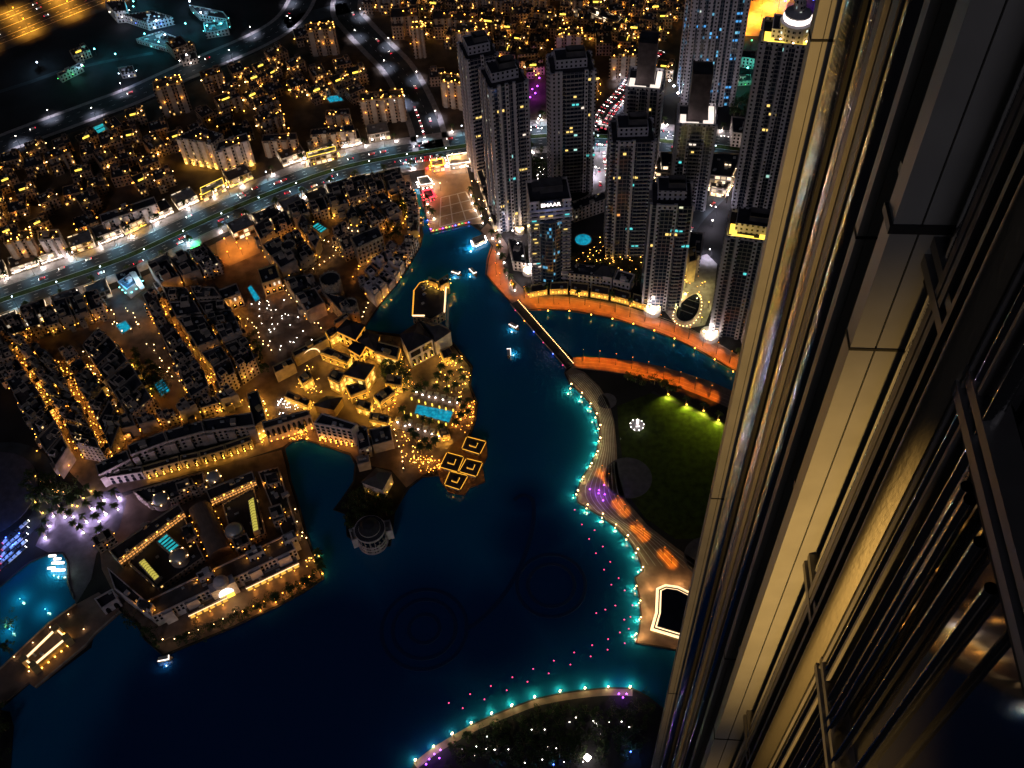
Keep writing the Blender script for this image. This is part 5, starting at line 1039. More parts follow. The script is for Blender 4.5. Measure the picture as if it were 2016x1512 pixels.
# ================================================================== VILLAS NORTH OF THE BOULEVARD
def in_poly(p, x, y):
    c = False; n = len(p)
    for i in range(n):
        a, b_ = p[i], p[i - 1]
        if (a[1] > y) != (b_[1] > y) and x < (b_[0] - a[0]) * (y - a[1]) / (b_[1] - a[1]) + a[0]: c = not c
    return c
def dist_line(line, q):
    m_ = 1e9
    for a, b_ in zip(line[:-1], line[1:]):
        a, b_ = Vector(a), Vector(b_); d = b_ - a; f = max(0, min(1, (q - a).dot(d) / max(d.length_squared, 1e-6))); m_ = min(m_, (a + d * f - q).length)
    return m_
def villa_proto(k):
    t = thing('villa', 'villa', 'villa', (0, 0, 0)); r_ = random.Random(100 + k)
    h = r_.uniform(8, 12) if k < 6 else r_.uniform(15, 22); w, d = r_.uniform(15, 20), r_.uniform(11, 16)
    if k >= 6: w, d = r_.uniform(20, 28), r_.uniform(13, 17)
    def rect(cx, cyy, a, c): return [(cx - a / 2, cyy - c / 2), (cx + a / 2, cyy - c / 2), (cx + a / 2, cyy + c / 2), (cx - a / 2, cyy + c / 2)]
    main = rect(0, 0, w, d); wing_ = rect(-w * .28, -d * .62, w * .4, d * .5) ; tw = rect(w * .3, d * .18, w * .26, d * .4)
    lpart('wall', MB().ring(main, .4, 0, h + .8, h), 'wall_villa', t); lpart('roof', MB().sheet(offset(main, .38), h), 'roof_dark', t)
    wg = lpart('side_wing', MB().ring(wing_, .4, 0, h * .72 + .8, h * .72), 'wall_villa', t); lpart('wing_roof', MB().sheet(offset(wing_, .38), h * .72), 'roof_brown', wg)
    st = lpart('stair_tower', MB().ring(tw, .4, h - .1, h + 4.2, h + 3.4), 'wall_villa', t); lpart('tower_roof', MB().hip(tw, h + 3.6, 1.6, .3) if k % 2 else MB().sheet(offset(tw, .38), h + 3.4), 'roof_brown', st)
    if k >= 6:
        for x in (-.35, -.1, .15, .4): lpart('bay', MB().box(w * x, -d / 2 - .5, 0, h + 1.2, w * .1, 1.4), 'stucco', t)
    n = r_.randint(5, 8) if k < 6 else r_.randint(7, 11)
    for i in range(n):
        e = r_.random(); kind = r_.choice(('bulb_far', 'bulb_far', 'bulb_amber', 'bulb_gold', 'bulb_warm'))
        if e < .5: loc = (r_.uniform(-w / 2, w / 2), -d / 2 - .9 - (0 if r_.random() < .6 else d * .35), r_.uniform(2.2, h * .8))
        elif e < .75: loc = (r_.choice((-1, 1)) * (w / 2 + .7), r_.uniform(-d / 2, d / 2), r_.uniform(2.2, h * .8))
        else: loc = (r_.uniform(-w / 2.4, w / 2.4), r_.uniform(-d / 2.4, d / 2.4), h + r_.uniform(1.2, 2))
        inst('wall_lamp', bulb_mesh(kind, r_.choice((.35, .45, .55, .7))), t, loc)
        if i < 3: lamp('POINT', t, (loc[0], loc[1] - 1.2, loc[2] + .4), r_.choice((220, 450, 700)), AMBER if kind == 'bulb_amber' else (1, .5, .1), rad=.3)
    for i in range(3): inst('roof_unit', _ac(), t, (r_.uniform(-w / 3, w / 4), r_.uniform(-d / 3, d / 3), h), r_.uniform(0, .3))
    if k in (2, 5, 7): lpart('lit_terrace', MB().box(-w * .1, -d * .2, h + .02, h + 1.6, w * .34, .5), 'strip_yellow', t)
    return t
VP = [villa_proto(k) for k in range(9)]; vused = {}
dark_proto = []
for k in range(4):
    o = copy_tree(VP[k]); ch = [c for c in o.children if c.name.startswith('wall_lamp')]
    for c in ch[1:] + [c for c in o.children if c.type == 'LIGHT']: bpy.data.objects.remove(c)
    dark_proto.append(o)
vcount = {}
def villa_field(poly, gx, gy, ang0, where, group, dens=1.0, big=.12, dark=None, seed=1):
    r_ = random.Random(seed); q = PP(poly); c0 = sum(q, Vector((0, 0))) / len(q); ca, sa = cos(ang0), sin(ang0)
    loc = [((v - c0).x * ca + (v - c0).y * sa, -(v - c0).x * sa + (v - c0).y * ca) for v in q]
    x0, x1 = min(a for a, _ in loc), max(a for a, _ in loc); y0, y1 = min(b_ for _, b_ in loc), max(b_ for _, b_ in loc)
    row = 0; y = y0 + gy / 2
    while y < y1:
        row += 1; colm = 0; x = x0 + gx / 2 + (gx / 2 if row % 2 else 0)
        while x < x1:
            jx, jy = x + r_.uniform(-.16, .16) * gx, y + r_.uniform(-.18, .18) * gy; x += gx
            v = c0 + Vector((jx * ca - jy * sa, jx * sa + jy * ca))
            if not in_poly(q, v.x, v.y) or r_.random() > dens: continue
            if min(dist_line(BL, v) - 44, dist_line(NS, v) - 26, dist_line(RING, v) - 27, dist_line(PL2, v) - 18) < 0: continue
            if any((v - z).length < rr for z, rr in KEEP): continue
            colm += 1; is_big = r_.random() < big; isdark = dark is not None and r_.random() < dark
            src = r_.choice(dark_proto) if isdark else (VP[r_.randrange(6, 9)] if is_big else VP[r_.randrange(6)])
            o = place(src, vused, (v.x, v.y, 0), ang0 + r_.choice((0, 0, pi / 2 if not is_big else 0)) + r_.uniform(-.22, .22), r_.uniform(.8, 1.02))
            o.name = 'apartment_house' if is_big else ('dark_villa' if isdark else 'villa'); tag(o, '%s brown %s, %s from left in %s row %s' % ('unlit' if isdark else 'lamp-lit', 'apartment block' if is_big else 'villa', ORD(colm), ORD(row), where), 'villa', group)
        y += gy
KEEP = []
MIDS = [   # larger blocks with readable fronts: label, roof px, height
 ('pale apartment front lit amber at its foot, largest above the boulevard', [(345, 272), (420, 284), (440, 266), (392, 250)], 26, 'wall_pale', 1), ('long pale amber-footed apartment front right of the tallest one', [(424, 300), (490, 278), (486, 262), (430, 280)], 24, 'wall_pale', 1),
 ('tan apartment block with a gold roof terrace by the north street', [(706, 200), (796, 192), (792, 176), (708, 184)], 24, 'wall_villa', 2), ('tan apartment block beside the lit gold corner shop on the boulevard', [(610, 268), (700, 258), (696, 246), (612, 256)], 15, 'wall_villa', 0),
 ('dark tan apartment block left of the lit corner shop', [(515, 280), (585, 276), (584, 262), (518, 266)], 16, 'wall_villa', 0), ('grey apartment block at the lower left above the boulevard pavement', [(8, 480), (66, 470), (62, 452), (6, 462)], 22, 'wall_villa', 2),
 ('grey apartment block with a stepped front near the teal court', [(76, 474), (120, 470), (116, 452), (74, 456)], 20, 'wall_pale', 0), ('long grey apartment front along the boulevard near the left edge', [(200, 440), (310, 402), (304, 388), (196, 424)], 14, 'wall_pale', 0),
 ('brown slab block with a gold roof terrace below the ring road', [(302, 178), (360, 162), (354, 148), (300, 162)], 30, 'wall_villa', 2), ('brown slab block with gold roof lamps left of the north street top', [(602, 62), (660, 58), (656, 44), (604, 48)], 26, 'wall_villa', 2),
 ('tall brown tower block with amber piers at top centre', [(896, 66), (960, 60), (956, 42), (898, 46)], 40, 'wall_villa', 2), ('brown slab block with roof lamps right of the north street top', [(808, 58), (834, 56), (832, 44), (810, 46)], 30, 'wall_villa', 2),
 ('tan slab block with a row of white roof lamps behind the slab tower', [(1092, 72), (1148, 70), (1146, 56), (1094, 58)], 26, 'wall_villa', 2), ('curved tan apartment block with a bright white roof light right of the slab tower', [(1200, 114), (1292, 108), (1284, 92), (1206, 96)], 22, 'wall_villa', 2),
 ('brown apartment block behind the cream ribbed tower', [(866, 160), (912, 168), (908, 150), (870, 144)], 26, 'wall_villa', 2), ('stepped tan apartment block at the head of the square, west of the towers', [(640, 230), (690, 226), (688, 214), (642, 218)], 14, 'wall_villa', 0)]
for l, px, h, wl, lit in MIDS:
    p = ccw(PP(px, h)); c = sum(p, Vector((0, 0))) / 4; KEEP.append((c, 30))
    t, p = building('apartment_block', l, 'building', p, h, wl, 'roof_dark', group='apartment blocks north of the boulevard')
    i = front(p); a, b_ = p[i], p[(i + 1) % 4]; u = (b_ - a).normalized(); nn = Vector((u.y, -u.x)); n = max(3, int((b_ - a).length / 7))
    for k in range(n): f = (k + .5) / n; q0 = a.lerp(b_, f - .16 / n * 1.6); q1 = a.lerp(b_, f + .16 / n * 1.6); part('bay', MB().prism([q0 + nn * .02, q1 + nn * .02, q1 + nn * 1.5, q0 + nn * 1.5], 0, h + 1.6 * (k % 2)), M['stucco' if wl == 'wall_villa' else 'stucco_pale'], t)
    if lit == 1: wall_lamps(t, a, b_, 2, n, 'bulb_gold', .7, 2.2, w=900); wall_lamps(t, a, b_, 6, n, 'bulb_amber', .5, 2.0)
    if lit == 2:
        for k in range(3): wall_lamps(t, p[(i + k) % 4], p[(i + k + 1) % 4], h + 1.8, n if k == 0 else 3, 'bulb_far', .55, -.6, w=120)
    wall_lamps(t, a, b_, h * .55, max(2, n // 2), 'bulb_amber', .4, 1.8, jit=.8, w=260)
    for k in range(4):
        q = c + Vector((rnd.uniform(-8, 8), rnd.uniform(-5, 5))); winst('roof_lamp', bulb_mesh('bulb_far', .5), t, (q.x, q.y, h + 1.5))
q = PP([(0, 560), (500, 380)]); ANG = atan2((q[1] - q[0]).y, (q[1] - q[0]).x)
villa_field([(-60, 580), (-60, 330), (190, 235), (330, 178), (440, 140), (560, 80), (680, 60), (760, 150), (818, 225), (828, 262), (640, 315), (500, 365), (380, 425), (200, 495)], 21.5, 22, ANG, 'north of the boulevard', 'villas of the west quarter', 1.0, .16, .28, 3)
villa_field([(725, 40), (700, -30), (1340, -30), (1335, 150), (1180, 185), (1100, 150), (920, 120), (935, 235), (880, 262), (845, 160), (780, 75)], 19.5, 20, -.15, 'of the north-east quarter', 'villas of the north-east quarter', .97, .2, None, 5)
villa_field([(0, 140), (220, 30), (250, 60), (480, 60), (380, 100), (180, 190), (0, 250)], 58, 44, ANG, 'of the dark highway lots', 'sheds of the dark lots', .45, .1, 1.0, 6)
for o in dark_proto + VP:
    if not vused.get(o.name):
        for c in list(o.children_recursive): bpy.data.objects.remove(c)
        bpy.data.objects.remove(o)

# ================================================================== SHOP FRONTS ON BOTH SIDES OF THE BOULEVARD
def frontage(off, depth, x0, x1, where, sgn, bright, seed):
    r_ = random.Random(seed); k = 0
    for q, a in along(BL, 23):
        v = q + Vector((-sin(a), cos(a))) * off
        pxl = ROT.transposed() @ Vector((v.x, v.y, -HGT)); X = W_PX / 2 + pxl.x / -pxl.z * FOC
        if not x0 < X < x1: continue
        if dist_line(NS, v) < 22 or r_.random() < .08: continue
        if 370 < X < 450 and sgn < 0: continue
        k += 1; w = r_.uniform(17, 21); d = depth; u = Vector((cos(a), sin(a))); n_ = Vector((-sin(a), cos(a)))
        pl = [v - u * w / 2 - n_ * d / 2, v + u * w / 2 - n_ * d / 2, v + u * w / 2 + n_ * d / 2, v - u * w / 2 + n_ * d / 2]
        h = r_.uniform(5.5, 8.5)
        gold = r_.random() < .45
        t, p = building('boulevard_shop', '%s low shop, %s from the left on the %s' % ('gold-lit' if gold else 'white-lit', ORD(k), where), 'shop', pl, h, 'shopfront', r_.choice(('roof_dark', 'roof_grey', 'pavement')), extra=False, group='shops along the boulevard')
        fa, fb = (pl[0], pl[1]) if sgn > 0 else (pl[2], pl[3])
        nb = r_.randint(3, 4)
        wall_lamps(t, fa, fb, 3.4, nb, 'bulb_gold' if gold else 'bulb_white', r_.choice((.5, .7)), 1.6, jit=.5, w=420)
        if bright and r_.random() < .75: light_line(t, fa + (n_ * -sgn) * 1.2, fb + (n_ * -sgn) * 1.2, 2.6, 'strip_yellow' if gold else 'strip_white', .45, 'fascia_light')
frontage(30.5, 14, -80, 900, 'north side of the boulevard', 1, True, 4); frontage(-30.5, 14, -60, 800, 'south side of the boulevard', -1, False, 8)
for l, px, h in (('golden lit corner shop, brightest on the boulevard north side', [(606, 312), (662, 298), (660, 290), (604, 303)], 9), ('yellow-lit restaurant pavilion beside the boulevard bend', [(395, 372), (438, 352), (442, 364), (398, 386)], 7), ('white-lit cafe at the head of the market square', [(880, 308), (920, 302), (926, 320), (886, 326)], 5), ('orange-lit stage tent at the head of the market square', [(848, 318), (872, 314), (874, 326), (850, 330)], 6),
                 ('small white-roofed cafe on the canal side of the square', [(822, 352), (842, 348), (852, 362), (828, 366)], 5), ('red-lit kiosk on the canal side of the square', [(832, 378), (850, 374), (856, 388), (838, 394)], 4)):
    t, p = building('lit_cafe', l, 'shop', PP(px, h), h, 'shopfront', 'sail', extra=False); red = 'red' in l
    for i in range(4): wall_lamps(t, p[i], p[(i + 1) % 4], 3, 3, 'bulb_red' if red else ('bulb_orange' if 'orange' in l else ('bulb_gold' if 'gold' in l or 'yellow' in l else 'bulb_white')), .6, 1.4, w=110 if red else 420); light_line(t, p[i], p[(i + 1) % 4], h + .95, 'bulb_red' if red else ('bulb_orange' if 'orange' in l else ('strip_yellow' if 'gold' in l or 'yellow' in l else 'strip_white')), .4, 'fascia_light')

# ================================================================== LAMPS
def lamp_proto(name, cat, hgt, arm, bulb, r, post='metal_dark', power=0, col=(1, 1, 1), spot=None, aimy=0, globe='globe', tall=1.0):
    t = thing(name, name, cat)
    mb = MB().tube((0, 0, 0), (0, 0, hgt), .16, .1); mb.tube((0, 0, 0), (0, 0, .8), .3, .22)
    if arm: mb.tube((0, 0, hgt - .1), (0, -arm, hgt + .3), .1, .07)
    lpart('post', mb, post, t); inst(globe, bulb_mesh(bulb, r, tall), t, (0, -arm, hgt + .1))
    if power: lamp('SPOT' if spot else 'POINT', t, (0, -arm, hgt - .5), power, col, spot, .7, aim=(0, aimy, -1) if spot else None, rad=.3)
    return t
used = {}
SL = lamp_proto('street_lamp', 'street lamp', 11, 2.2, 'bulb_cool', .55, power=7500, col=(.36, .82, 1), spot=104, aimy=-.3)
k = 0
for side, nmn in ((1, 'north'), (-1, 'south')):
    k = 0
    for q, a in along(BL, 33, 8 if side > 0 else 24):
        v = q + Vector((-sin(a), cos(a))) * 15.4 * side; k += 1
        o = place(SL, used, (v.x, v.y, .1), a + (0 if side > 0 else pi)); tag(o, 'cool white street lamp, %s from the left on the %s kerb of the boulevard' % (ORD(k), nmn), 'street lamp', 'street lamps on the boulevard')
PL = lamp_proto('street_lamp', 'street lamp', 9, 1.4, 'bulb_white', .5, power=8000, col=(.86, .84, 1), spot=120)
for line, nmn, st in ((NS, 'north street', 30), (RING, 'ring road', 34), (PL2, 'tower road', 34), (PL3, 'side street below the boulevard', 26), (PL4, 'drive between the towers', 30)):
    k = 0
    for q, a in along(line, st, 10):
        k += 1; s_ = 1 if k % 2 else -1; v = q + Vector((-sin(a), cos(a))) * 11.6 * s_
        o = place(PL, used, (v.x, v.y, .1), a + (0 if s_ > 0 else pi)); tag(o, 'white street lamp, %s along the %s' % (ORD(k), nmn), 'street lamp', 'street lamps on side roads')
OL = lamp_proto('street_lamp', 'street lamp', 14, 2.5, 'bulb_orange', .7, power=95000, col=(1, .36, .03), spot=130)
for line, nmn, st, of in ((HW, 'upper left highway', 46, (-26, 0, 26)), (HW2, 'lot road at the upper right', 26, (-9, 9))):
    k = 0
    for q, a in along(line, st, 4):
        for s_ in of:
            k += 1; v = q + Vector((-sin(a), cos(a))) * s_
            o = place(OL, used, (v.x, v.y, .1), a + (0 if s_ > 0 else pi)); tag(o, 'orange sodium street lamp, %s along the %s' % (ORD(k), nmn), 'street lamp', 'sodium lamps of the highway')
# shoreline lamps: a globe on a post, a second one on the quay wall over the water
SHL = lamp_proto('promenade_lamp', 'lamp post', 5, 0, 'bulb_warm', .52, power=900, col=(1, .66, .28))
inst('quay_light', bulb_mesh('bulb_warm', .42), SHL, (0, -.9, 1.3)); lamp('POINT', SHL, (0, -2.6, 1.5), 1050, (.6, 1, .36), rad=.25, name='quay_glow')
SH = [(1125, 757), (1146, 773), (1163, 793), (1175, 815), (1182, 838), (1182, 863), (1177, 889), (1165, 913), (1149, 938), (1138, 967), (1157, 993), (1187, 1011), (1213, 1031), (1236, 1055), (1256, 1082), (1266, 1116), (1253, 1153), (1261, 1181), (1262, 1214), (1253, 1246)]
SB = [(1241, 1352), (1198, 1350), (1152, 1354), (1103, 1360), (1053, 1371), (1008, 1388), (968, 1403), (928, 1422), (891, 1444), (854, 1468), (818, 1496)]
for lst, nmn in ((SH, 'from the footbridge along the park promenade'), (SB, 'from the supertall along the south shore')):
    for i, px in enumerate(lst):
        v = P(px[0], px[1], 5.5); a_, b_ = P(*lst[max(i - 1, 0)], 5.5), P(*lst[min(i + 1, len(lst) - 1)], 5.5); u = (b_ - a_).xy
        nn = Vector((u.y, -u.x)) ; wdir = nn if nn.dot(Vector((-1, 0) if lst is SH else (0, 1))) > 0 else -nn
        o = place(SHL, used, (v.x, v.y, .4), atan2(wdir.y, wdir.x) + pi / 2, rnd.uniform(.78, 1.2)); tag(o, 'warm globe lamp on the lake edge, %s %s' % (ORD(i + 1), nmn), 'lamp post', 'globe lamps on the lake edge')
GL = lamp_proto('promenade_lamp', 'lamp post', 3.6, 0, 'bulb_gold', .5, power=260, col=(1, .6, .15), tall=1.8)
for i, px in enumerate([(1079, 612), (1121, 613), (1164, 620), (1206, 628), (1247, 638), (1288, 651), (1328, 667), (1368, 686), (1407, 708), (1443, 732)]):
    v = P(px[0], px[1], 3.6); o = place(GL, used, (v.x, v.y, .3)); tag(o, 'gold lantern on the bay wall, %s from the footbridge' % ORD(i + 1), 'lamp post', 'gold lanterns on the bay wall')
# tall masts throw the orange pools on the promenades
OM = lamp_proto('promenade_mast', 'lamp mast', 13, .6, 'bulb_orange', .22, power=19500, col=(1, .215, .004), spot=66, aimy=0)
OM2 = lamp_proto('promenade_mast', 'lamp mast', 9, .6, 'bulb_orange', .2, power=9500, col=(1, .24, .006), spot=62, aimy=0)
for lst, nmn in (([(978, 500), (978, 528), (985, 562), (1058, 598), (1105, 598), (1150, 602), (1206, 615), (1248, 628), (1290, 641), (1330, 657), (1372, 677), (1408, 697), (1440, 718)], 'along the bay promenade from the square'),
                 ([(1148, 712), (1172, 714), (1198, 718), (1228, 724), (1258, 731), (1288, 741), (1318, 750), (1350, 761), (1384, 776), (1418, 793)], 'along the park side of the bay'), ([(1191, 940), (1222, 1000), (1259, 1048), (1314, 1101)], 'from the north on the lake promenade')):
    if len(lst) > 4:
        ln_ = arc(PP(lst), 5); vv = [q for q, _ in along(ln_, 11.5)]
    else: vv = [q + Vector(d_) for q in PP(lst) for d_ in ((-1.8, 3.2), (1.9, -3.2))]
    for i, v in enumerate(vv):
        o = place(OM2 if len(lst) == 4 else OM, used, (v.x, v.y + .6, .4)); tag(o, 'slim mast over an orange light pool, %s %s' % (ORD(i + 1), nmn), 'lamp mast', 'masts with orange light pools')
AL = lamp_proto('alley_lamp', 'lamp', 3.4, 0, 'bulb_amber', .40, power=300, col=AMBER)
ALW = lamp_proto('alley_lamp', 'lamp', 3.4, 0, 'bulb_warm', .34, power=55, col=(1, .62, .28))
for line, nmn, st, jit, src in ((a1, 'in the westernmost amber alley', 7.5, 3, AL), (a2, 'in the string-lit gold alley', 4.2, 3.2, AL), (a3, 'in the alley west of the pools', 6.5, 2, ALW), (a4, 'in the amber alley east of the pools', 4.6, 4, AL), ([(243, 838), (272, 842), (329, 830), (376, 818)], 'in the gold lane behind the long arcade', 5, 3, AL),
     ([(491, 631), (510, 663), (538, 703)], 'beside the car court', 4.2, 1.2, ALW), ([(506, 770), (512, 800), (514, 840), (518, 878)], 'on the blazing hotel street', 3.6, 1.5, AL), ([(560, 568), (575, 590), (596, 616), (640, 660)], 'along the tan wall of the car court', 5, 1.4, ALW), ([(730, 590), (712, 640)], 'on the palace jetty', 5, .3, ALW),
     ([(690, 550), (720, 524), (752, 490)], 'on the lane behind the white cube houses', 4.5, 3, AL), ([(540, 500), (560, 470), (600, 440), (640, 400)], 'on the roof-garden lane of the upper old town', 6, 4, AL), ([(655, 430), (690, 400), (706, 372), (690, 356)], 'on the terrace north of the cupola tower', 5, 4, AL), ([(600, 500), (628, 478), (662, 496), (620, 536)], 'round the oval courtyard of the upper old town', 5, 1.5, ALW),
     ([(776, 850), (792, 900), (797, 935)], 'on the west edge of the palm walk', 4.6, .4, ALW), ([(800, 855), (796, 880), (800, 905), (826, 912)], 'on the east edge of the palm walk', 4.6, 2, AL), ([(560, 850), (590, 840), (612, 850), (660, 880)], 'under the crescent arcade', 3, 5, AL), ([(575, 1000), (582, 1040), (600, 1085)], 'on the east terrace of the market island', 3.2, 4, ALW),
     ([(325, 1268), (400, 1240), (470, 1205)], 'on the front quay of the market island', 7, 1.5, ALW), ([(480, 1208), (560, 1170), (625, 1132)], 'on the east quay of the market island', 6, 1.5, AL), ([(60, 1330), (130, 1275), (190, 1225)], 'on the lake side of the bridge', 12, .2, ALW), ([(30, 1300), (105, 1240), (170, 1190)], 'on the pond side of the bridge', 12, .2, ALW), ([(224, 620), (238, 650), (262, 660)], 'on the west of the pool court', 4, 3, ALW), ([(255, 615), (270, 640), (282, 650)], 'on the east of the pool court', 3.6, 3, ALW), ([(296, 680), (312, 705), (330, 730), (350, 760)], 'between the two pool courts', 5, 3, ALW)):
    p = PP(line); p = arc(p, 5) if len(p) > 2 else p
    for i, (v, a) in enumerate(along(p, st, 1)):
        if i > 58: break
        o = place(src, used, (v.x + rnd.uniform(-jit, jit), v.y + rnd.uniform(-jit, jit), 0), 0, rnd.uniform(.8, 1.25)); tag(o, '%s lamp, %s %s' % ('amber' if src is AL else 'warm white', ORD(i + 1), nmn), 'lamp', 'small lamps of the old town')
# garden lamps round the palace pool
UP = thing('pool_pillar', 'pillar', 'light pillar'); lpart('pillar', MB().box(0, 0, 0, 3.6, .9, .9), 'strip_yellow', UP); lpart('cap', MB().box(0, 0, 3.6, 3.9, 1.3, 1.3), 'stucco', UP)
for row, nmn in (([(320, 150), (410, 180), (490, 205), (575, 225), (665, 255), (745, 275), (835, 295)], 'north'), ([(225, 320), (312, 345), (393, 365), (483, 390), (568, 415), (655, 440), (745, 465)], 'south')):
    for i, (x, y) in enumerate(row):
        v = P(760 + x / 6.3, 760 + (y + 20) / 6.3); o = place(UP, used, (v.x, v.y, 0)); tag(o, 'glowing yellow light pillar, %s from the left on the %s side of the hotel pool' % (ORD(i + 1), nmn), 'light pillar', 'light pillars of the hotel pool')
CB = thing('cabana', 'cabana', 'cabana'); lpart('frame', MB().tube((-1.4, -1.4, 0), (-1.4, -1.4, 2.6), .09).tube((1.4, -1.4, 0), (1.4, -1.4, 2.6), .09).tube((1.4, 1.4, 0), (1.4, 1.4, 2.6), .09).tube((-1.4, 1.4, 0), (-1.4, 1.4, 2.6), .09), 'wood', CB); lpart('roof', MB().hip([(-1.6, -1.6), (1.6, -1.6), (1.6, 1.6), (-1.6, 1.6)], 2.6, .9, .1), 'sail', CB); inst('lantern', bulb_mesh('bulb_white', .55), CB, (0, -2.0, 1.4))
for row, nmn in (([(390, 60), (465, 95), (545, 120), (625, 130), (715, 155), (800, 185), (890, 190)], 'north'), ([(155, 435), (250, 480), (305, 465), (410, 520), (495, 545), (580, 580), (670, 605)], 'south')):
    for i, (x, y) in enumerate(row):
        v = P(760 + x / 6.3, 760 + y / 6.3); o = place(CB, used, (v.x, v.y, 0), -.25); tag(o, 'white-lit cabana, %s from the left in the %s row by the hotel pool' % (ORD(i + 1), nmn), 'cabana', 'cabanas of the hotel pool')
GA = lamp_proto('garden_lamp', 'garden lamp', 1.6, 0, 'bulb_amber', .42, power=150, col=(1, .36, .05)); GY = lamp_proto('garden_lamp', 'garden lamp', 1.6, 0, 'bulb_far', .36, power=60, col=(1, .62, .12)); GW = lamp_proto('garden_lamp', 'garden lamp', 2.2, 0, 'bulb_white', .34, power=18, col=(.85, .85, 1))
FAIRY = {}
def scatter(src, poly, n, where, word, seed):
    r_ = random.Random(seed); q = PP(poly); xs = [v.x for v in q]; ys = [v.y for v in q]; pts = []
    while len(pts) < n:
        v = Vector((r_.uniform(min(xs), max(xs)), r_.uniform(min(ys), max(ys))))
        if in_poly(q, v.x, v.y): pts.append(v)
    for v in pts[int(n * .44 + .6):]:
        k_ = 'bulb_amber' if src is GA else 'bulb_far' if src is GY else 'bulb_white'; z = r_.uniform(.8, 3.2); q_ = r_.uniform(.16, .34)
        FAIRY.setdefault(k_, MB()).add([(v.x + q_, v.y, z), (v.x, v.y + q_, z), (v.x - q_, v.y, z), (v.x, v.y - q_, z), (v.x, v.y, z + q_), (v.x, v.y, z - q_)], [(0, 1, 4), (1, 2, 4), (2, 3, 4), (3, 0, 4), (1, 0, 5), (2, 1, 5), (3, 2, 5), (0, 3, 5)])
    pts = sorted(pts[:int(n * .44 + .6)], key=lambda v: v.x)
    for i, v in enumerate(pts):
        o = place(src, used, (v.x, v.y, 0), 0, r_.uniform(.75, 1.2)); tag(o, '%s garden lamp, %s from the left %s' % (word, ORD(i + 1), where), 'garden lamp', 'garden lamps')
scatter(GA, [(900, 800), (925, 782), (940, 796), (935, 828), (915, 855), (890, 850), (892, 830)], 46, 'on the orange pool terrace by the lake', 'orange', 1)
scatter(GA, [(765, 800), (785, 760), (795, 770), (780, 800), (765, 812)], 12, 'under the orange-lit garden wing', 'orange', 2)
scatter(GY, [(880, 700), (912, 705), (930, 725), (926, 770), (905, 790), (870, 765), (860, 725)], 40, 'in the palm garden beside the arched house', 'gold', 3)
scatter(GY, [(745, 715), (790, 700), (812, 735), (820, 765), (780, 760), (755, 740)], 36, 'in the green garden of the palace', 'yellow', 4)
scatter(GY, [(795, 855), (850, 870), (858, 905), (830, 925), (800, 915)], 34, 'in the garden by the palm walk', 'yellow', 5)
scatter(GA, [(826, 900), (868, 905), (875, 930), (850, 935), (824, 928)], 38, 'on the terrace of the lake pavilions', 'orange', 6)
scatter(GY, [(590, 740), (612, 715), (640, 760), (640, 800), (590, 800), (578, 780)], 40, 'on the palace forecourt', 'gold', 7)
scatter(GW, [(545, 790), (585, 788), (588, 815), (550, 822)], 26, 'in the white-lit hotel court', 'white', 8)
scatter(GA, [(522, 850), (570, 838), (612, 836), (616, 868), (560, 868)], 52, 'under the crescent arcade trees', 'orange', 9)
scatter(GY, [(1180, 468), (1200, 480), (1210, 500), (1268, 505), (1266, 545), (1150, 535), (1125, 522), (1122, 505), (1160, 495)], 70, 'in the tower garden', 'gold', 10)
scatter(GY, [(1320, 520), (1365, 530), (1390, 570), (1385, 600), (1340, 570), (1318, 560)], 22, 'on the round lawn between the towers', 'gold', 11)
scatter(GW, [(488, 600), (560, 590), (600, 640), (632, 668), (560, 695), (540, 690)], 34, 'in the dark car court', 'white', 12)
scatter(GW, [(860, 1490), (900, 1468), (1060, 1420), (1240, 1400), (1250, 1500), (1100, 1520)], 26, 'in the south park', 'white', 13)
scatter(GY, [(600, 1105), (625, 1090), (632, 1135), (612, 1140)], 14, 'at the east corner of the market island', 'amber', 14)
scatter(GA, [(750, 392), (790, 400), (806, 440), (770, 460)], 10, 'in the dark gardens by the canal', 'amber', 15)
scatter(GW, [(500, 1030), (560, 925), (610, 1080), (596, 1100)], 1, 'over the inlet', 'white', 16)
scatter(GY, [(150, 985), (110, 960), (60, 930), (90, 970)], 10, 'in the grove by the round court', 'yellow', 17)
scatter(GY, [(1060, 268), (1160, 225), (1180, 260), (1090, 264)], 8, 'between the slab towers', 'gold', 18)
scatter(GW, [(1050, 350), (1070, 300), (1080, 360), (1060, 366)], 14, 'behind the sign tower', 'white', 19)
scatter(GA, [(1460, 640), (1500, 600), (1500, 690)], 10, 'behind the pink tower', 'orange', 20)
scatter(GW, [(935, 320), (962, 330), (990, 440), (965, 450)], 26, 'on the shop row along the square', 'white', 21)
scatter(GW, [(1040, 245), (1068, 245), (1068, 262), (1040, 262)], 6, 'between the ribbed and slab towers on the boulevard', 'white', 22)
scatter(GY, [(1165, 215), (1130, 190), (1120, 150), (1160, 140), (1200, 180)], 26, 'beside the tower road', 'gold', 23)
scatter(GW, [(1180, 300), (1215, 250), (1240, 262), (1190, 330)], 14, 'at the boulevard junction', 'white', 24)
scatter(GW, [(1300, 250), (1340, 255), (1340, 285), (1300, 280)], 12, 'between the crowned towers', 'white', 25); scatter(GW, [(1415, 258), (1490, 265), (1485, 290), (1412, 285)], 12, 'before the tall grey tower', 'white', 26)
for k_, mb in FAIRY.items(): tag(part('fairy_lights', mb, M[k_]), 'loose %s fairy lights sprinkled through the gardens and courts' % {'bulb_amber': 'amber', 'bulb_far': 'gold', 'bulb_white': 'white'}[k_], 'fairy lights', kind='stuff')
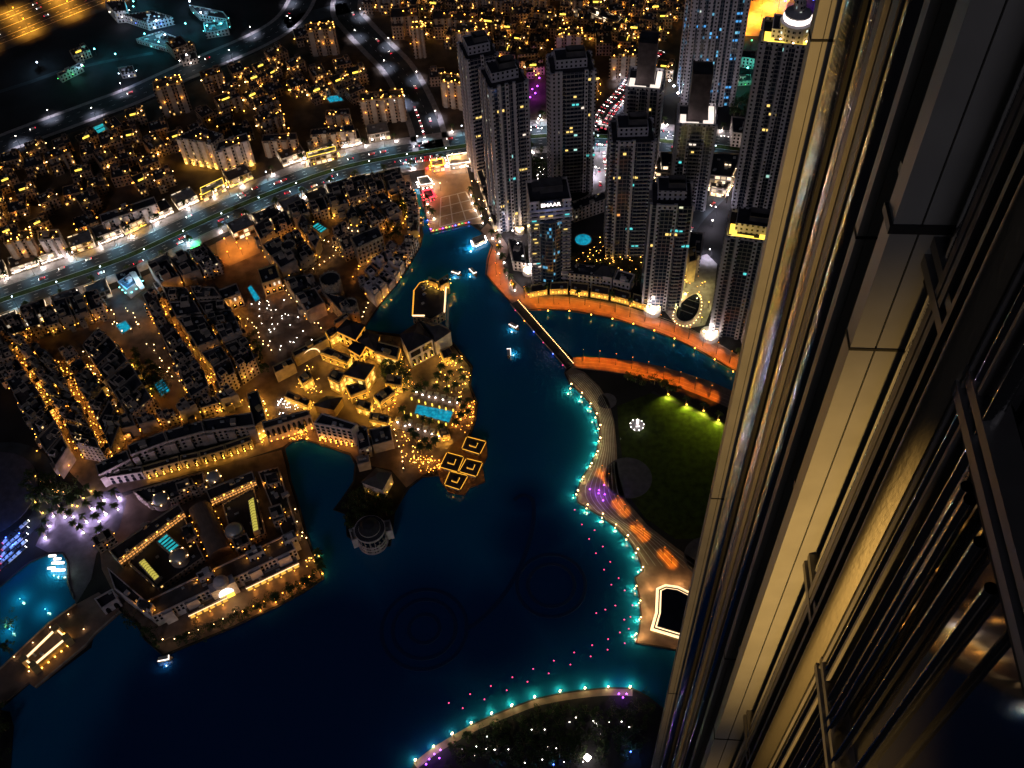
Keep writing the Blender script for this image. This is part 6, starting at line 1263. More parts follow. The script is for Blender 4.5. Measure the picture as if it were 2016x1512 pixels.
# coloured spots
def col_lamp(name, cat, mats, pts, labf, group, hz=1.2, r=.6, power=0, cols=None):
    for i, px in enumerate(pts):
        v = P(*px); m_ = mats[i % len(mats)]; t = thing(name, labf(i, m_), cat, (v.x, v.y, .1), 0, group); lpart('stand', MB().tube((0, 0, 0), (0, 0, hz), .14), 'metal_dark', t); inst('globe', bulb_mesh(m_, r), t, (0, 0, hz + r * .6))
        if power: lamp('POINT', t, (0, 0, hz + 1.5), power, cols[i % len(mats)])
cname = lambda m_: m_.split('_')[1]
col_lamp('coloured_lamp', 'lamp', ('bulb_blue', 'bulb_orange', 'bulb_purple', 'bulb_orange', 'bulb_green', 'bulb_red', 'bulb_purple', 'bulb_gold', 'bulb_green', 'bulb_pink', 'bulb_blue', 'bulb_amber', 'bulb_green', 'bulb_red', 'bulb_blue'),
   [(842, 436), (844, 444), (848, 453), (853, 456), (860, 455), (866, 453), (872, 452), (879, 450), (885, 449), (891, 447), (897, 446), (904, 444), (910, 442), (917, 441), (923, 440)], lambda i, m_: '%s spot, %s from the left on the water edge of the square' % (cname(m_), ORD(i + 1)), 'coloured spots on the square', .8, .55, 160, [(.1, .2, 1), (1, .4, .1), (.5, .1, 1), (1, .4, .1), (.2, 1, .2), (1, .1, .1), (.5, .1, 1), (1, .6, .1), (.2, 1, .2), (1, .1, .4), (.1, .2, 1), (1, .4, .1), (.2, 1, .2), (1, .1, .1), (.1, .2, 1)])
col_lamp('coloured_lamp', 'lamp', ('bulb_blue', 'bulb_red', 'bulb_red'), [(879, 330), (842, 335), (846, 384)], lambda i, m_: '%s glowing ball lamp, %s from the boulevard on the market square' % (cname(m_), ORD(i + 1)), 'ball lamps on the square', 1, 1.3, 700, [(.05, .1, 1), (1, .05, .1), (1, .05, .1)])
col_lamp('purple_lamp', 'lamp', ('bulb_purple',), [(1161, 968), (1179, 970), (1189, 960), (1178, 976), (1190, 978), (1187, 990), (1218, 1370), (1233, 1370), (1226, 1377), (846, 1498), (856, 1488), (866, 1496), (840, 1508), (868, 1480)], lambda i, m_: 'violet uplight, %s from the north %s' % (ORD(i + 1) if i < 6 else ORD(i - 5), 'in the cluster on the lake promenade' if i < 6 else 'on the south shore'), 'violet uplights', 2.6, .5, 420, [(.4, .08, 1)])
col_lamp('purple_lamp', 'lamp', ('bulb_purple',), [(1040, 172), (1048, 182), (1054, 190), (1044, 198), (1036, 190), (1058, 176), (1062, 160)], lambda i, m_: 'magenta uplight, %s in the string between the two slab towers' % ORD(i + 1), 'magenta uplights', 3, .8, 900, [(.7, .05, 1)])
col_lamp('coloured_lamp', 'lamp', ('bulb_purple', 'bulb_blue'), [(1545, 8), (1556, 2), (1564, 12), (1600, 6), (1608, 16), (1612, 10)], lambda i, m_: '%s lamp, %s on the lots behind the lantern tower' % (cname(m_), ORD(i + 1)), 'coloured lamps of the far lots', 3, .9, 2500, [(.6, .05, 1), (.1, .1, 1)])
col_lamp('floodlight', 'floodlight', ('bulb_cool', 'bulb_teal'), [(256, 8), (268, 28), (313, 56), (318, 98), (356, 106), (290, 82), (310, 70), (370, 62), (400, 40), (412, 66), (378, 18), (192, 112), (168, 144), (233, 122), (80, 138), (268, 18), (330, 84), (440, 62)], lambda i, m_: '%s floodlight, %s in the dark lots between the ring road and the highway' % ('cool white' if 'cool' in m_ else 'teal', ORD(i + 1)), 'floodlights of the dark lots', 8, .9, 5200, [(.35, .7, 1), (.05, .7, .9)])
col_lamp('floodlight', 'floodlight', ('bulb_teal', 'bulb_green', 'bulb_white'), [(1465, 128), (1488, 132), (1512, 138), (1470, 146), (1500, 120), (1524, 90), (1450, 88), (1478, 92), (1505, 96), (1440, 190), (1432, 196)], lambda i, m_: '%s floodlight, %s in the yard right of the blue glass tower' % (cname(m_), ORD(i + 1)), 'floodlights of the green yard', 6, .9, 3600, [(.05, .9, .7), (.2, 1, .35), (.9, .9, 1)])
col_lamp('floodlight', 'floodlight', ('bulb_white', 'bulb_cool'), [(1318, 166), (1326, 176), (1334, 190), (1370, 192), (1356, 186), (1424, 178), (1436, 172)], lambda i, m_: '%s floodlight, %s round the foot of the blue glass tower' % (cname(m_), ORD(i + 1)), 'floodlights of the blue tower', 3, 1.0, 4200, [(1, .9, .8), (.2, .6, 1)])
for px, pw, cl in (((1240, 1490), 9000, (.1, .3, 1)), ((1090, 1515), 9000, (.08, .3, 1)), ((980, 1525), 6000, (.08, .3, 1))):
    v = P(*px); t = thing('floodlight', 'blue floodlight in the south park at photo column %d' % px[0] if False else 'blue floodlight mast in the south park, %s' % {1240: 'nearest the teal pool', 1090: 'at the bottom edge centre', 980: 'furthest from the teal pool'}[px[0]], 'floodlight', (v.x, v.y, .4)); lpart('post', MB().tube((0, 0, 0), (0, 0, 8), .16), 'metal_dark', t); inst('globe', bulb_mesh('bulb_blue', .5), t, (0, 0, 8)); lamp('POINT', t, (0, 0, 7), pw * .35, cl)
col_lamp('floodlight', 'floodlight', ('bulb_white',), [(1156, 1498)], lambda i, m_: 'big white floodlight ball in the south park by the bottom edge', None, 4, 2.2, 1500, [(1, .9, .9)])
# lake buoys
BU = thing('lake_buoy', 'buoy', 'buoy'); lpart('float', MB().lathe([(.01, -.1), (.55, .0), (.6, .3), (.01, .5)], 8), 'car_dark', BU); inst('light', bulb_mesh('bulb_pink', .42), BU, (0, 0, .8))
for row, nmn in (([(1450, 185), (1497, 282), (1545, 378), (1590, 472), (1644, 581), (1692, 680), (1718, 818), (1652, 845), (1592, 868)], 'outer string from the promenade cape'), ([(1581, 320), (1635, 428), (1685, 529), (1740, 637), (1780, 718), (1831, 816), (1818, 893), (1807, 972), (1780, 1067), (1667, 1110), (1555, 1154), (1421, 1208), (1278, 1266), (1138, 1322), (1001, 1378), (853, 1438), (710, 1496)], 'long inner string by the promenade'), ([(1777, 911), (1748, 996), (1671, 1040), (1565, 1080), (1446, 1128), (1312, 1182), (1175, 1237), (1038, 1292), (896, 1350), (759, 1404), (618, 1462)], 'string facing the open lake')):
    for i, (x, y) in enumerate(row):
        v = P(700 + x / 3.36, 950 + y / 3.36); o = place(BU, used, (v.x, v.y, .1)); tag(o, 'small pink-lit buoy, %s in the %s' % (ORD(i + 1), nmn), 'buoy', 'pink-lit buoys on the lake')

SQ = lamp_proto('square_lamp', 'lamp post', 8, 0, 'bulb_warm', .5, power=4200, col=(1, .50, .16))
for i, px in enumerate(((918, 340), (930, 372), (944, 408), (855, 342), (868, 376), (892, 318), (852, 432), (905, 318))):
    v = P(*px); o = place(SQ, used, (v.x, v.y, .3)); tag(o, 'warm lamp post on the market square, %s' % ('%s down its tower side' % ORD(i + 1) if i < 3 else '%s down its canal side' % ORD(i - 2) if i in (3, 4) else ('left one at its head' if i == 5 else 'right one at its head' if i == 7 else 'by its lake corner')), 'lamp post', 'lamp posts of the market square')

# low lit halls on the dark lots beyond the ring road
for l, px, h, bl, pc in (('long green-lit canopy hall on the dark lots', [(112, 146), (158, 124), (162, 130), (118, 152)], 6, 'bulb_green', (.1, 1, .5)), ('teal-lit court hall on the dark lots', [(268, 78), (318, 62), (366, 82), (330, 96)], 4, 'bulb_teal', (.05, .7, .9)),
    ('blue glass hall by the top edge', [(244, 30), (300, 22), (340, 34), (290, 46)], 8, 'bulb_blue', (.1, .25, 1)), ('white striped parking deck by the top edge', [(206, 4), (246, 2), (250, 22), (224, 24)], 12, 'bulb_white', (.8, .8, 1)), ('grey-blue canopy hall at the upper lots', [(372, 10), (440, 24), (452, 40), (392, 30)], 6, 'bulb_teal', (.15, .5, .8)),
    ('teal-edged hall beside the ring spur', [(400, 46), (446, 40), (450, 58), (404, 66)], 6, 'bulb_teal', (.1, .55, .75)), ('small white-lit depot below the court hall', [(352, 108), (386, 102), (390, 116), (358, 122)], 5, 'bulb_white', (.9, .8, .7)), ('dim blue workshop on the dark lots', [(232, 134), (262, 130), (266, 142), (238, 146)], 5, 'bulb_cool', (.4, .6, 1)), ('green-yard site office right of the blue tower', [(1452, 150), (1478, 148), (1480, 160), (1454, 162)], 4, 'bulb_green', (.1, 1, .5)), ('teal-yard stock shed right of the blue tower', [(1488, 136), (1512, 140), (1508, 156), (1486, 152)], 4, 'bulb_teal', (.05, .9, .7))):
    t, p = building('lit_hall', l, 'building', PP(px, h), h, 'wall_pale', 'roof_grey', group='halls on the dark lots'); i = front(p)
    for k in range(4): wall_lamps(t, p[k], p[(k + 1) % 4], h * .6, 1, bl, .5, 1.4)
    c_ = sum(p, Vector((0, 0))) / 4; a_, b_ = p[i], p[(i + 1) % 4]; u = (b_ - a_).normalized(); q = (a_ + b_) / 2 + Vector((u.y, -u.x)) * 7; wash(t, (q.x, q.y, 7), 1300, pc)
structure('lot_track', MB().strip(*[PP(q) for q in ([(-40, 190), (60, 158), (110, 140), (200, 120), (300, 102)], [(-40, 196), (62, 164), (112, 146), (202, 125), (302, 107)])], .05), M['asphalt'])

FC = lamp_proto('court_lamp', 'lamp', 6, 0, 'bulb_gold', .4, power=2300, col=(1, .86, .30))
for i, px in enumerate(((1326, 560), (1338, 540), (1350, 566), (1372, 590), (1386, 566), (1394, 606), (1330, 612), (1380, 636))):
    v = P(*px); o = place(FC, used, (v.x, v.y, .1)); tag(o, 'pale yellow court lamp, %s from the top in the forecourt round the oval pavilion' % ORD(i + 1), 'lamp', 'lamps of the tower forecourt')
WC = lamp_proto('street_lamp', 'street lamp', 9, .5, 'bulb_white', .6, power=7000, col=(.95, .88, 1))
for i, px in enumerate(((1042, 536), (1030, 520), (1060, 250), (1180, 300), (1172, 345), (1330, 268), (1312, 262), (1440, 272), (1470, 280), (1340, 410), (1380, 410), (1400, 450), (1430, 400), (1010, 470), (990, 452), (1020, 495))):
    v = P(*px); o = place(WC, used, (v.x, v.y, .1)); tag(o, 'white street lamp among the towers, %s of those off the main roads' % ORD(i + 1), 'street lamp', 'street lamps among the towers')

# ================================================================== TREES, PALMS
def palm_proto(name, h, r, lit, power, col, seed, bulb='bulb_white'):
    r_ = random.Random(seed); t = thing(name, name, 'palm')
    mb = MB()
    for k in range(4): mb.tube((.12 * k * k * .15, 0, h * k / 4), (.12 * (k + 1) ** 2 * .15, 0, h * (k + 1) / 4), .34 - .04 * k, .30 - .04 * k)
    lpart('trunk', mb, 'bark', t); cx = .12 * 16 * .15; fr = MB()
    for i in range(15):
        a = i * 2.4 + r_.uniform(-.2, .2); el = r_.uniform(.1, .9); L = r * r_.uniform(.85, 1.1); pts = []
        for s_ in range(5):
            f = s_ / 4; rad = L * f * cos(el * (1 - f * .4)); z = h + L * (f * sin(el) - 1.0 * f * f * (.7 + .3 * (1 - el)))
            pts.append((Vector((cx + rad * cos(a), rad * sin(a), z)), .62 * (1 - f) * (.4 + f * 2.2) + .05))
        side = Vector((-sin(a), cos(a), 0))
        for (p0, w0), (p1, w1) in zip(pts[:-1], pts[1:]):
            dz = Vector((0, 0, -.25))
            fr.add([p0 - side * w0 + dz * w0, p0, p0 + side * w0 + dz * w0, p1 - side * w1 + dz * w1, p1, p1 + side * w1 + dz * w1], [(0, 1, 4, 3), (1, 2, 5, 4)])
    lpart('crown', fr, 'palm_leaf', t)
    if lit:
        inst('uplight', bulb_mesh(bulb, lit), t, (.3, -.9, .7))
        if power > 3000: lamp('SPOT', t, (.2, -1.0, 3.0), power, col, 130, .8, aim=(-.25, -1, -.55), rad=.3)
        elif power: lamp('POINT', t, (.2, -1.3, 1.5), power, col, rad=.3)
    return t
PB = palm_proto('palm_tree', 9, 3.6, .7, 1900, (1, .88, .8), 1); PV = palm_proto('palm_tree', 9, 3.6, .75, 2600, (.85, .62, 1), 2); PG = palm_proto('palm_tree', 8, 3.4, .5, 380, (1, .75, .15), 3, 'bulb_gold'); PO = palm_proto('palm_tree', 7, 3.2, .5, 320, (1, .45, .08), 4, 'bulb_amber'); PD = palm_proto('palm_tree', 8, 3.4, 0, 0, (1, 1, 1), 5)
for side, nmn in ((1, 'north'), (-1, 'south')):
    k = 0
    for q, a in along(BL, 25, 4 if side > 0 else 15):
        v = q + Vector((-sin(a), cos(a))) * 20.6 * side + Vector((rnd.uniform(-1.5, 1.5), rnd.uniform(-1, 1)))
        if dist_line(NS, v) < 18: continue
        k += 1; o = place(PB, used, (v.x, v.y, .1), rnd.uniform(0, 6), rnd.uniform(.85, 1.15)); tag(o, 'white-lit date palm, %s from the left on the %s pavement of the boulevard' % (ORD(k), nmn), 'palm', 'lit palms along the boulevard')
PY = None
def palms(src, pts, lab, group, jit=0):
    for i, px in enumerate(pts):
        v = P(*px); o = place(src, used, (v.x + rnd.uniform(-jit, jit), v.y + rnd.uniform(-jit, jit), .2), rnd.uniform(-.2, .2) if src is PY else rnd.uniform(0, 6), rnd.uniform(.85, 1.2)); tag(o, lab % ORD(i + 1), 'palm', group)
palms(PV, [(204, 990), (232, 982), (208, 1012), (233, 1007), (180, 1005), (170, 1028), (168, 1050), (152, 1042), (96, 1038), (92, 1058), (108, 1016), (205, 1055), (198, 1030), (146, 1022), (132, 1018)], 'violet-white-lit palm, %s in the grove beside the pond', 'lit palms of the purple court')
palms(PG, [(178, 970), (120, 1002), (146, 994), (70, 988), (82, 1012), (150, 1000), (164, 985)], 'gold-lit palm, %s behind the purple court grove', 'gold-lit palms')
PS = palm_proto('palm_tree', 8, 3.2, .6, 520, (1, .84, .7), 8)
palms(PS, [(926, 385), (932, 400), (938, 415), (948, 425), (952, 440), (846, 420), (841, 402), (852, 432), (968, 470), (982, 478), (984, 500), (990, 520), (996, 545), (1004, 560), (1012, 575)], 'white-lit palm, %s on the square and the promenade below it', 'lit palms of the market square')
palms(PO, [(1076, 575), (1138, 585), (1205, 592), (1240, 602), (1038, 582), (1452, 700), (1456, 712)], 'amber-lit palm, %s before the bay arcade from the footbridge', 'amber-lit palms')
PY = None
PY = palm_proto('palm_tree', 7, 3.0, .55, 15000, (.92, 1, .06), 7, 'bulb_gold')
palms(PY, [(1314, 776), (1350, 796), (1384, 808), (1413, 826), (1444, 842)], 'yellow-green-lit palm, %s on the lawn edge of the park', 'lit palms of the park lawn')
palms(PG, [(770, 715), (778, 722), (785, 730), (762, 725), (776, 740), (792, 742), (800, 752), (768, 748), (905, 740), (915, 755), (890, 745), (880, 760), (870, 735), (860, 752), (905, 725), (894, 720)], 'gold-lit garden palm, %s of the palace gardens', 'palms of the palace gardens', 1)
palms(PO, [(905, 800), (915, 812), (922, 798), (910, 830), (900, 842), (925, 822), (560, 848), (545, 856), (580, 846), (600, 850), (535, 862), (628, 1100), (630, 1115), (633, 1128), (545, 1182), (572, 1168), (512, 1200), (604, 1152)], 'orange-lit palm, %s along the hotel and island quays', 'orange-lit palms', 1)
palms(PD, [(838, 880), (822, 872), (846, 895), (830, 892), (812, 862), (860, 880), (868, 852), (850, 845), (838, 838), (805, 835), (796, 822), (900, 770), (880, 780), (860, 775), (842, 770), (826, 780)], 'unlit garden palm, %s around the hotel pool', 'unlit palms of the hotel garden', 1)
def tree_proto(h, r, seed):
    r_ = random.Random(seed); t = thing('tree', 'tree', 'tree'); mb = MB().tube((0, 0, 0), (.2, .1, h * .45), .32, .22)
    for i in range(5): a = i * 1.26; mb.tube((.2, .1, h * .42), (r * .5 * cos(a), r * .5 * sin(a), h * .72), .16, .07, 5)
    lpart('trunk', mb, 'bark', t); cr = MB(); clumps = [(Vector((r_.gauss(0, r * .42), r_.gauss(0, r * .42), h * .68 + r_.gauss(0, h * .13))), r * r_.uniform(.25, .5)) for _ in range(11)]
    for c, cr_ in clumps:
        for _ in range(34):
            d = Vector((r_.gauss(0, 1), r_.gauss(0, 1), r_.gauss(0, 1))).normalized() * cr_ * r_.uniform(.55, 1.05); p0 = c + d; n_ = (d.normalized() + Vector((r_.gauss(0, .5), r_.gauss(0, .5), r_.gauss(0, .5)))).normalized()
            x = n_.orthogonal().normalized(); y = n_.cross(x); s_ = r_.uniform(.28, .55); a = r_.uniform(0, 6); x, y = x * cos(a) + y * sin(a), y * cos(a) - x * sin(a)
            cr.add([p0 - x * s_, p0 - y * s_ * .5, p0 + x * s_, p0 + y * s_ * .5], [(0, 1, 2, 3)])
    lpart('crown', cr, 'foliage', t); return t
TR = [tree_proto(8, 4, 1), tree_proto(10, 5, 2), tree_proto(7, 3.2, 3)]
def trees(poly, n, where, seed, group):
    r_ = random.Random(seed); q = PP(poly); xs = [v.x for v in q]; ys = [v.y for v in q]; pts = []; guard = 0
    while len(pts) < n and guard < 4000:
        guard += 1; v = Vector((r_.uniform(min(xs), max(xs)), r_.uniform(min(ys), max(ys))))
        if in_poly(q, v.x, v.y) and all((v - z).length > 4.5 for z in pts): pts.append(v)
    pts.sort(key=lambda v: v.x)
    for i, v in enumerate(pts): o = place(r_.choice(TR), used, (v.x, v.y, .1), r_.uniform(0, 6), r_.uniform(.8, 1.25)); tag(o, 'dark leafy tree, %s from the left %s' % (ORD(i + 1), where), 'tree', group)
trees([(692, 975), (712, 968), (756, 972), (766, 1000), (760, 1022), (700, 1035), (686, 1040), (684, 1000)], 30, 'on the wooded promontory', 1, 'trees of the promontory')
trees([(268, 690), (300, 720), (330, 760), (325, 800), (290, 770), (262, 730)], 16, 'in the lower pool court', 2, 'trees of the pool courts')
trees([(470, 660), (500, 660), (535, 720), (520, 740), (490, 720)], 10, 'in the dark garden left of the palace', 3, 'trees of the old town')
trees([(1130, 524), (1260, 548), (1270, 566), (1200, 552), (1130, 536)], 16, 'in the tower garden', 4, 'trees of the tower garden')
trees([(1230, 752), (1290, 766), (1330, 776), (1340, 774), (1290, 757), (1240, 745)], 7, 'along the park lawn edge', 5, 'trees of the park')
trees([(1290, 1390), (1250, 1400), (1060, 1400), (900, 1462), (870, 1500), (1100, 1510), (1250, 1490)], 60, 'in the south park', 6, 'trees of the south park')
trees([(330, 1275), (450, 1226), (620, 1146), (634, 1140), (560, 1182), (450, 1234)], 26, 'along the market island quay', 7, 'trees of the island quay')
trees([(60, 930), (90, 940), (150, 985), (110, 1000), (60, 985), (48, 950)], 16, 'in the grove beside the round court', 8, 'trees of the grove')
trees([(1440, 200), (1490, 196), (1500, 226), (1444, 232)], 16, 'in the dark square left of the lantern tower', 9, 'trees of the dark square')
trees([(745, 380), (800, 370), (812, 450), (770, 480), (752, 440)], 20, 'in the dark gardens by the canal', 10, 'trees of the canal gardens')
trees([(40, 1140), (0, 1420), (14, 1440), (16, 1512), (-20, 1512)], 8, 'on the south-west shore', 11, 'trees of the west shore')
trees([(240, 1210), (300, 1250), (318, 1284), (290, 1262)], 10, 'beside the bridge head', 12, 'trees of the bridge head')
trees([(755, 700), (800, 735), (825, 775), (790, 775), (750, 745)], 18, 'in the green garden of the palace', 13, 'trees of the palace')
trees([(1040, 330), (1068, 300), (1075, 360), (1055, 368)], 10, 'between the ribbed and slab towers', 14, 'trees between the towers')

# ================================================================== CARS
def car_proto(body):
    t = thing('car', 'car', 'car'); prof = [(-2.2, .35), (-2.2, .85), (-1.3, .98), (-.7, 1.45), (.9, 1.45), (1.7, .95), (2.25, .8), (2.25, .35)]
    n = len(prof); lpart('body', MB().add([(x, -.88, z) for x, z in prof] + [(x, .88, z) for x, z in prof], [(i, (i + 1) % n, n + (i + 1) % n, n + i) for i in range(n)] + [tuple(range(n - 1, -1, -1)), tuple(range(n, 2 * n))]), body, t)
    lpart('windscreen', MB().add([(1.6, -.7, 1.02), (1.6, .7, 1.02), (.95, .62, 1.44), (.95, -.62, 1.44)], [(0, 1, 2, 3)]), 'car_glass', t)
    for x in (-1.35, 1.4):
        for y in (-.85, .85): lpart('wheel', MB().tube((x, y - .1, .33), (x, y + .1, .33), .33, n=8), 'tyre', t)
    for y in (-.6, .6): inst('headlight', bulb_mesh('head_light', .3), t, (2.28, y, .7)); inst('taillight', bulb_mesh('tail_light', .26), t, (-2.24, y, .8))
    return t
CARS = [car_proto(m_) for m_ in ('car_white', 'car_dark', 'car_red')]; cn = ('white', 'dark', 'red')
def cars(line, off, spots, rev, where, group):
    for i, s_ in enumerate(spots):
        got = along(line, 1e9, s_)
        if not got: continue
        q, a = got[0]; v = q + Vector((-sin(a), cos(a))) * off; j = rnd.choice((0, 0, 1, 2)); o = place(CARS[j], used, (v.x, v.y, .1), a + (pi if rev else 0)); tag(o, '%s car with lights on, %s %s' % (cn[j], ORD(i + 1), where), 'car', group)
LB = sum((b_ - a).length for a, b_ in zip(BL[:-1], BL[1:]))
for off, rev, n, nmn in ((8, True, 13, 'in the upper inner lane of the boulevard'), (12, True, 10, 'in the upper outer lane of the boulevard'), (-8, False, 14, 'in the lower inner lane of the boulevard'), (-12, False, 12, 'in the lower outer lane of the boulevard')):
    cars(BL, off, sorted(rnd.uniform(40, LB - 60) for _ in range(n)), rev, nmn, 'cars on the boulevard')
cars(BL, -12, [385, 391, 397, 403, 409, 416, 423], False, 'in the jam by the orange court', 'cars in the boulevard jam'); cars(BL, -8, [388, 396, 404, 412], False, 'in the inner jam lane by the orange court', 'cars in the boulevard jam')
for off, rev, nmn in ((6.5, True, 'uphill outer lane'), (3, True, 'uphill inner lane'), (-3, False, 'downhill inner lane'), (-6.5, False, 'downhill outer lane')): cars(PL2, off, [14 + k * 7.2 + rnd.uniform(-1, 1) for k in range(19)], rev, 'in the %s of the jammed tower road' % nmn, 'cars jammed on the tower road')
cars(PL3, 2.5, [10 + k * 8 for k in range(13)], False, 'in the red-lit queue on the side street', 'cars queuing on the side street'); cars(PL3, -3, [30 + k * 17 for k in range(4)], True, 'in the oncoming lane of the side street', 'cars on the side street')
cars(NS, 4, [20, 28, 36, 44, 52, 60], True, 'in the queue at the foot of the north street', 'cars on the north street'); cars(NS, -5, [40, 90, 150, 175, 230], False, 'going up the north street', 'cars on the north street')
for off, rev in ((9, True), (-9, False), (19, True)): cars(HW, off, [30, 70, 120, 165, 190], rev, 'in the %s lane of the highway' % ('upper' if off == 19 else 'middle' if off > 0 else 'lower'), 'cars on the highway')
cars(RING, 4, [60, 150, 230, 330, 420], True, 'on the upper side of the ring road', 'cars on the ring road'); cars(PL4, 2, [30, 60, 95, 130, 160], False, 'on the drive between the towers', 'cars on the drive')
for r_ in range(5):
    for k in range(6):
        v = P(6 + k * 8 + r_ * 1.5, 1118 - k * 7 - r_ * 13); j = rnd.choice((0, 0, 1)); o = place(CARS[j], used, (v.x, v.y, .1), .9); tag(o, '%s parked car, %s in row %s of the blue-lit lot at the left edge' % (cn[j], ORD(k + 1), ORD(r_ + 1)), 'car', 'cars in the blue-lit lot')
col_lamp('floodlight', 'floodlight', ('bulb_blue',), [(10, 1110), (34, 1082), (20, 1068), (46, 1060), (4, 1086)], lambda i, m_: 'blue floodlight, %s in the car lot at the left edge' % ORD(i + 1), 'blue floodlights of the car lot', 6, .5, 2200, [(.1, .25, 1)])

# ================================================================== BOATS, BRIDGES, SMALL BUILDINGS ON THE WATER
BO = thing('boat', 'boat', 'boat')
hull = [(4.6, 0), (3.2, 1.1), (-3.8, 1.2), (-4.4, .7), (-4.4, -.7), (-3.8, -1.2), (3.2, -1.1)]
lpart('hull', MB().prism(offset(ccw([Vector(v) for v in hull]), .25), -.2, .2, top=False).ring([Vector(v) for v in hull], .2, .2, 1.0, .5), 'wood', BO); lpart('deck', MB().sheet([Vector(v) * .92 for v in hull], .55), 'wood', BO)
lpart('canopy', MB().box(-.6, 0, 2.5, 2.7, 5.6, 2.2), 'sail', BO)
for x, y in ((-3.2, -1), (2, -1), (2, 1), (-3.2, 1)): lpart('post', MB().tube((x, y, .5), (x, y, 2.5), .07), 'metal_dark', BO)
lpart('light_strip', MB().box(-.4, -1.25, 2.2, 2.75, 6.4, .4), 'strip_white', BO); lpart('light_strip', MB().box(2.6, 0, 2.2, 2.75, .4, 2.6), 'strip_white', BO)
lamp('POINT', BO, (0, -3, 1.6), 700, (.8, 1, .8), rad=.4)
for px, a, l in (((899, 540), -.5, 'small boat with a white L-shaped light line left of the promenade bend'), ((932, 538), -1.0, 'small boat with a white L-shaped light line nearest the orange promenade bend'), ((1012, 645), -.7, 'small boat with a white light line beside the footbridge'), ((1002, 697), 1.57, 'small boat with a U-shaped light line in mid-lake'), ((326, 1299), .15, 'small boat with a yellow light line off the market island corner')):
    o = place(BO, used, (*P(*px).xy, .2), a); tag(o, l, 'boat', 'small boats on the lake')
t, p = building('ferry_landing', 'bright white floating landing stage below the market square', 'jetty', PP([(929, 470), (952, 462), (956, 472), (934, 482)], 3.4), 3.4, 'shopfront', 'sail', extra=False)
for i in range(4): wall_lamps(t, p[i], p[(i + 1) % 4], 2, 5, 'bulb_white', .5, .9)
lamp('POINT', t, (-7, -6, 3), 2600, (.7, 1, .9), rad=.5)
# footbridge with dotted lights
f0, f1 = P(1012, 598).xy, P(1122, 724).xy; u = (f1 - f0).normalized(); nn = Vector((-u.y, u.x)); m_ = (f0 + f1) / 2; t = thing('footbridge', 'long dark footbridge dotted with white lights between the two promenades', 'bridge', (m_.x, m_.y, 0))
part('deck', MB().prism([f0 - nn * 3.4, f1 - nn * 3.4, f1 + nn * 3.4, f0 + nn * 3.4], .9, 1.5, bottom=True), M['dark_stone'], t)
for s_ in (-1, 1): part('parapet', MB().prism([f0 + nn * s_ * 3.2 - nn * .15, f1 + nn * s_ * 3.2 - nn * .15, f1 + nn * s_ * 3.2 + nn * .15, f0 + nn * s_ * 3.2 + nn * .15], 1.5, 2.4), M['stucco'], t)
sd = 1 if nn.x > 0 else -1
for k in range(46): q = f0.lerp(f1, (k + .5) / 46) + nn * sd * 3.2; winst('deck_light', bulb_mesh('bulb_warm', .26), t, (q.x, q.y, 2.6))
for k, m__ in enumerate(('bulb_pink', 'bulb_orange', 'bulb_blue', 'bulb_pink', 'bulb_blue', 'bulb_pink')): q = f0.lerp(f1, .1 + k * .17) - nn * sd * 3.4; winst('coloured_spot', bulb_mesh(m__, .6), t, (q.x, q.y, 1.6))
for k in range(1, 6): q = f0.lerp(f1, k / 6); part('pier', MB().box(q.x, q.y, 0, .95, 1.2, 6, atan2(u.y, u.x)), M['dark_stone'], t)
# the lit pavilion on the old bridge
t, p = building('bridge_pavilion', 'long open pavilion on the bridge with blazing yellow-white cornices', 'pavilion', PP([(50, 1300), (68, 1312), (132, 1258), (112, 1240)], 7), 7, 'stucco_gold', 'brown_paving', extra=False)
for i in range(4): light_line(t, p[i], p[(i + 1) % 4], 7.95, 'strip_warm', .9, 'cornice_light'); wall_lamps(t, p[i], p[(i + 1) % 4], 3, 5, 'bulb_gold', .6, 1.3)
for i in (0, 1, 2, 3): q = p[i]; part('corner_tower', MB().box(q.x, q.y, 0, 10, 4, 4, .7), M['stucco_gold'], t)
for pts, l in (([(238, 1206), (190, 1249), (172, 1271), (72, 1355)], 'stone parapet on the lake side of the bridge'), ([(0, 1322), (100, 1228), (152, 1192)], 'stone parapet on the pond side of the bridge')):
    pp = PP(pts); t = thing('parapet', l, 'parapet', (*pp[1], 1.6)); mb = MB()
    for a, b_ in zip(pp[:-1], pp[1:]): u = (b_ - a).normalized(); n_ = Vector((-u.y, u.x)) * .3; mb.prism([a + n_, a - n_, b_ - n_, b_ + n_], 1.6, 2.6)
    part('wall', mb, M['stucco'], t)
t, p = building('bridge_gate', 'lavender twin-towered gate at the market island bridge head', 'gate', PP([(186, 1180), (222, 1160), (232, 1180), (200, 1200)], 9), 9, 'stucco_pale', extra=False)
i = front(p); openings(t, p[i], p[(i + 1) % 4], .2, 8, 2, 1, .5, .85, arch=True)
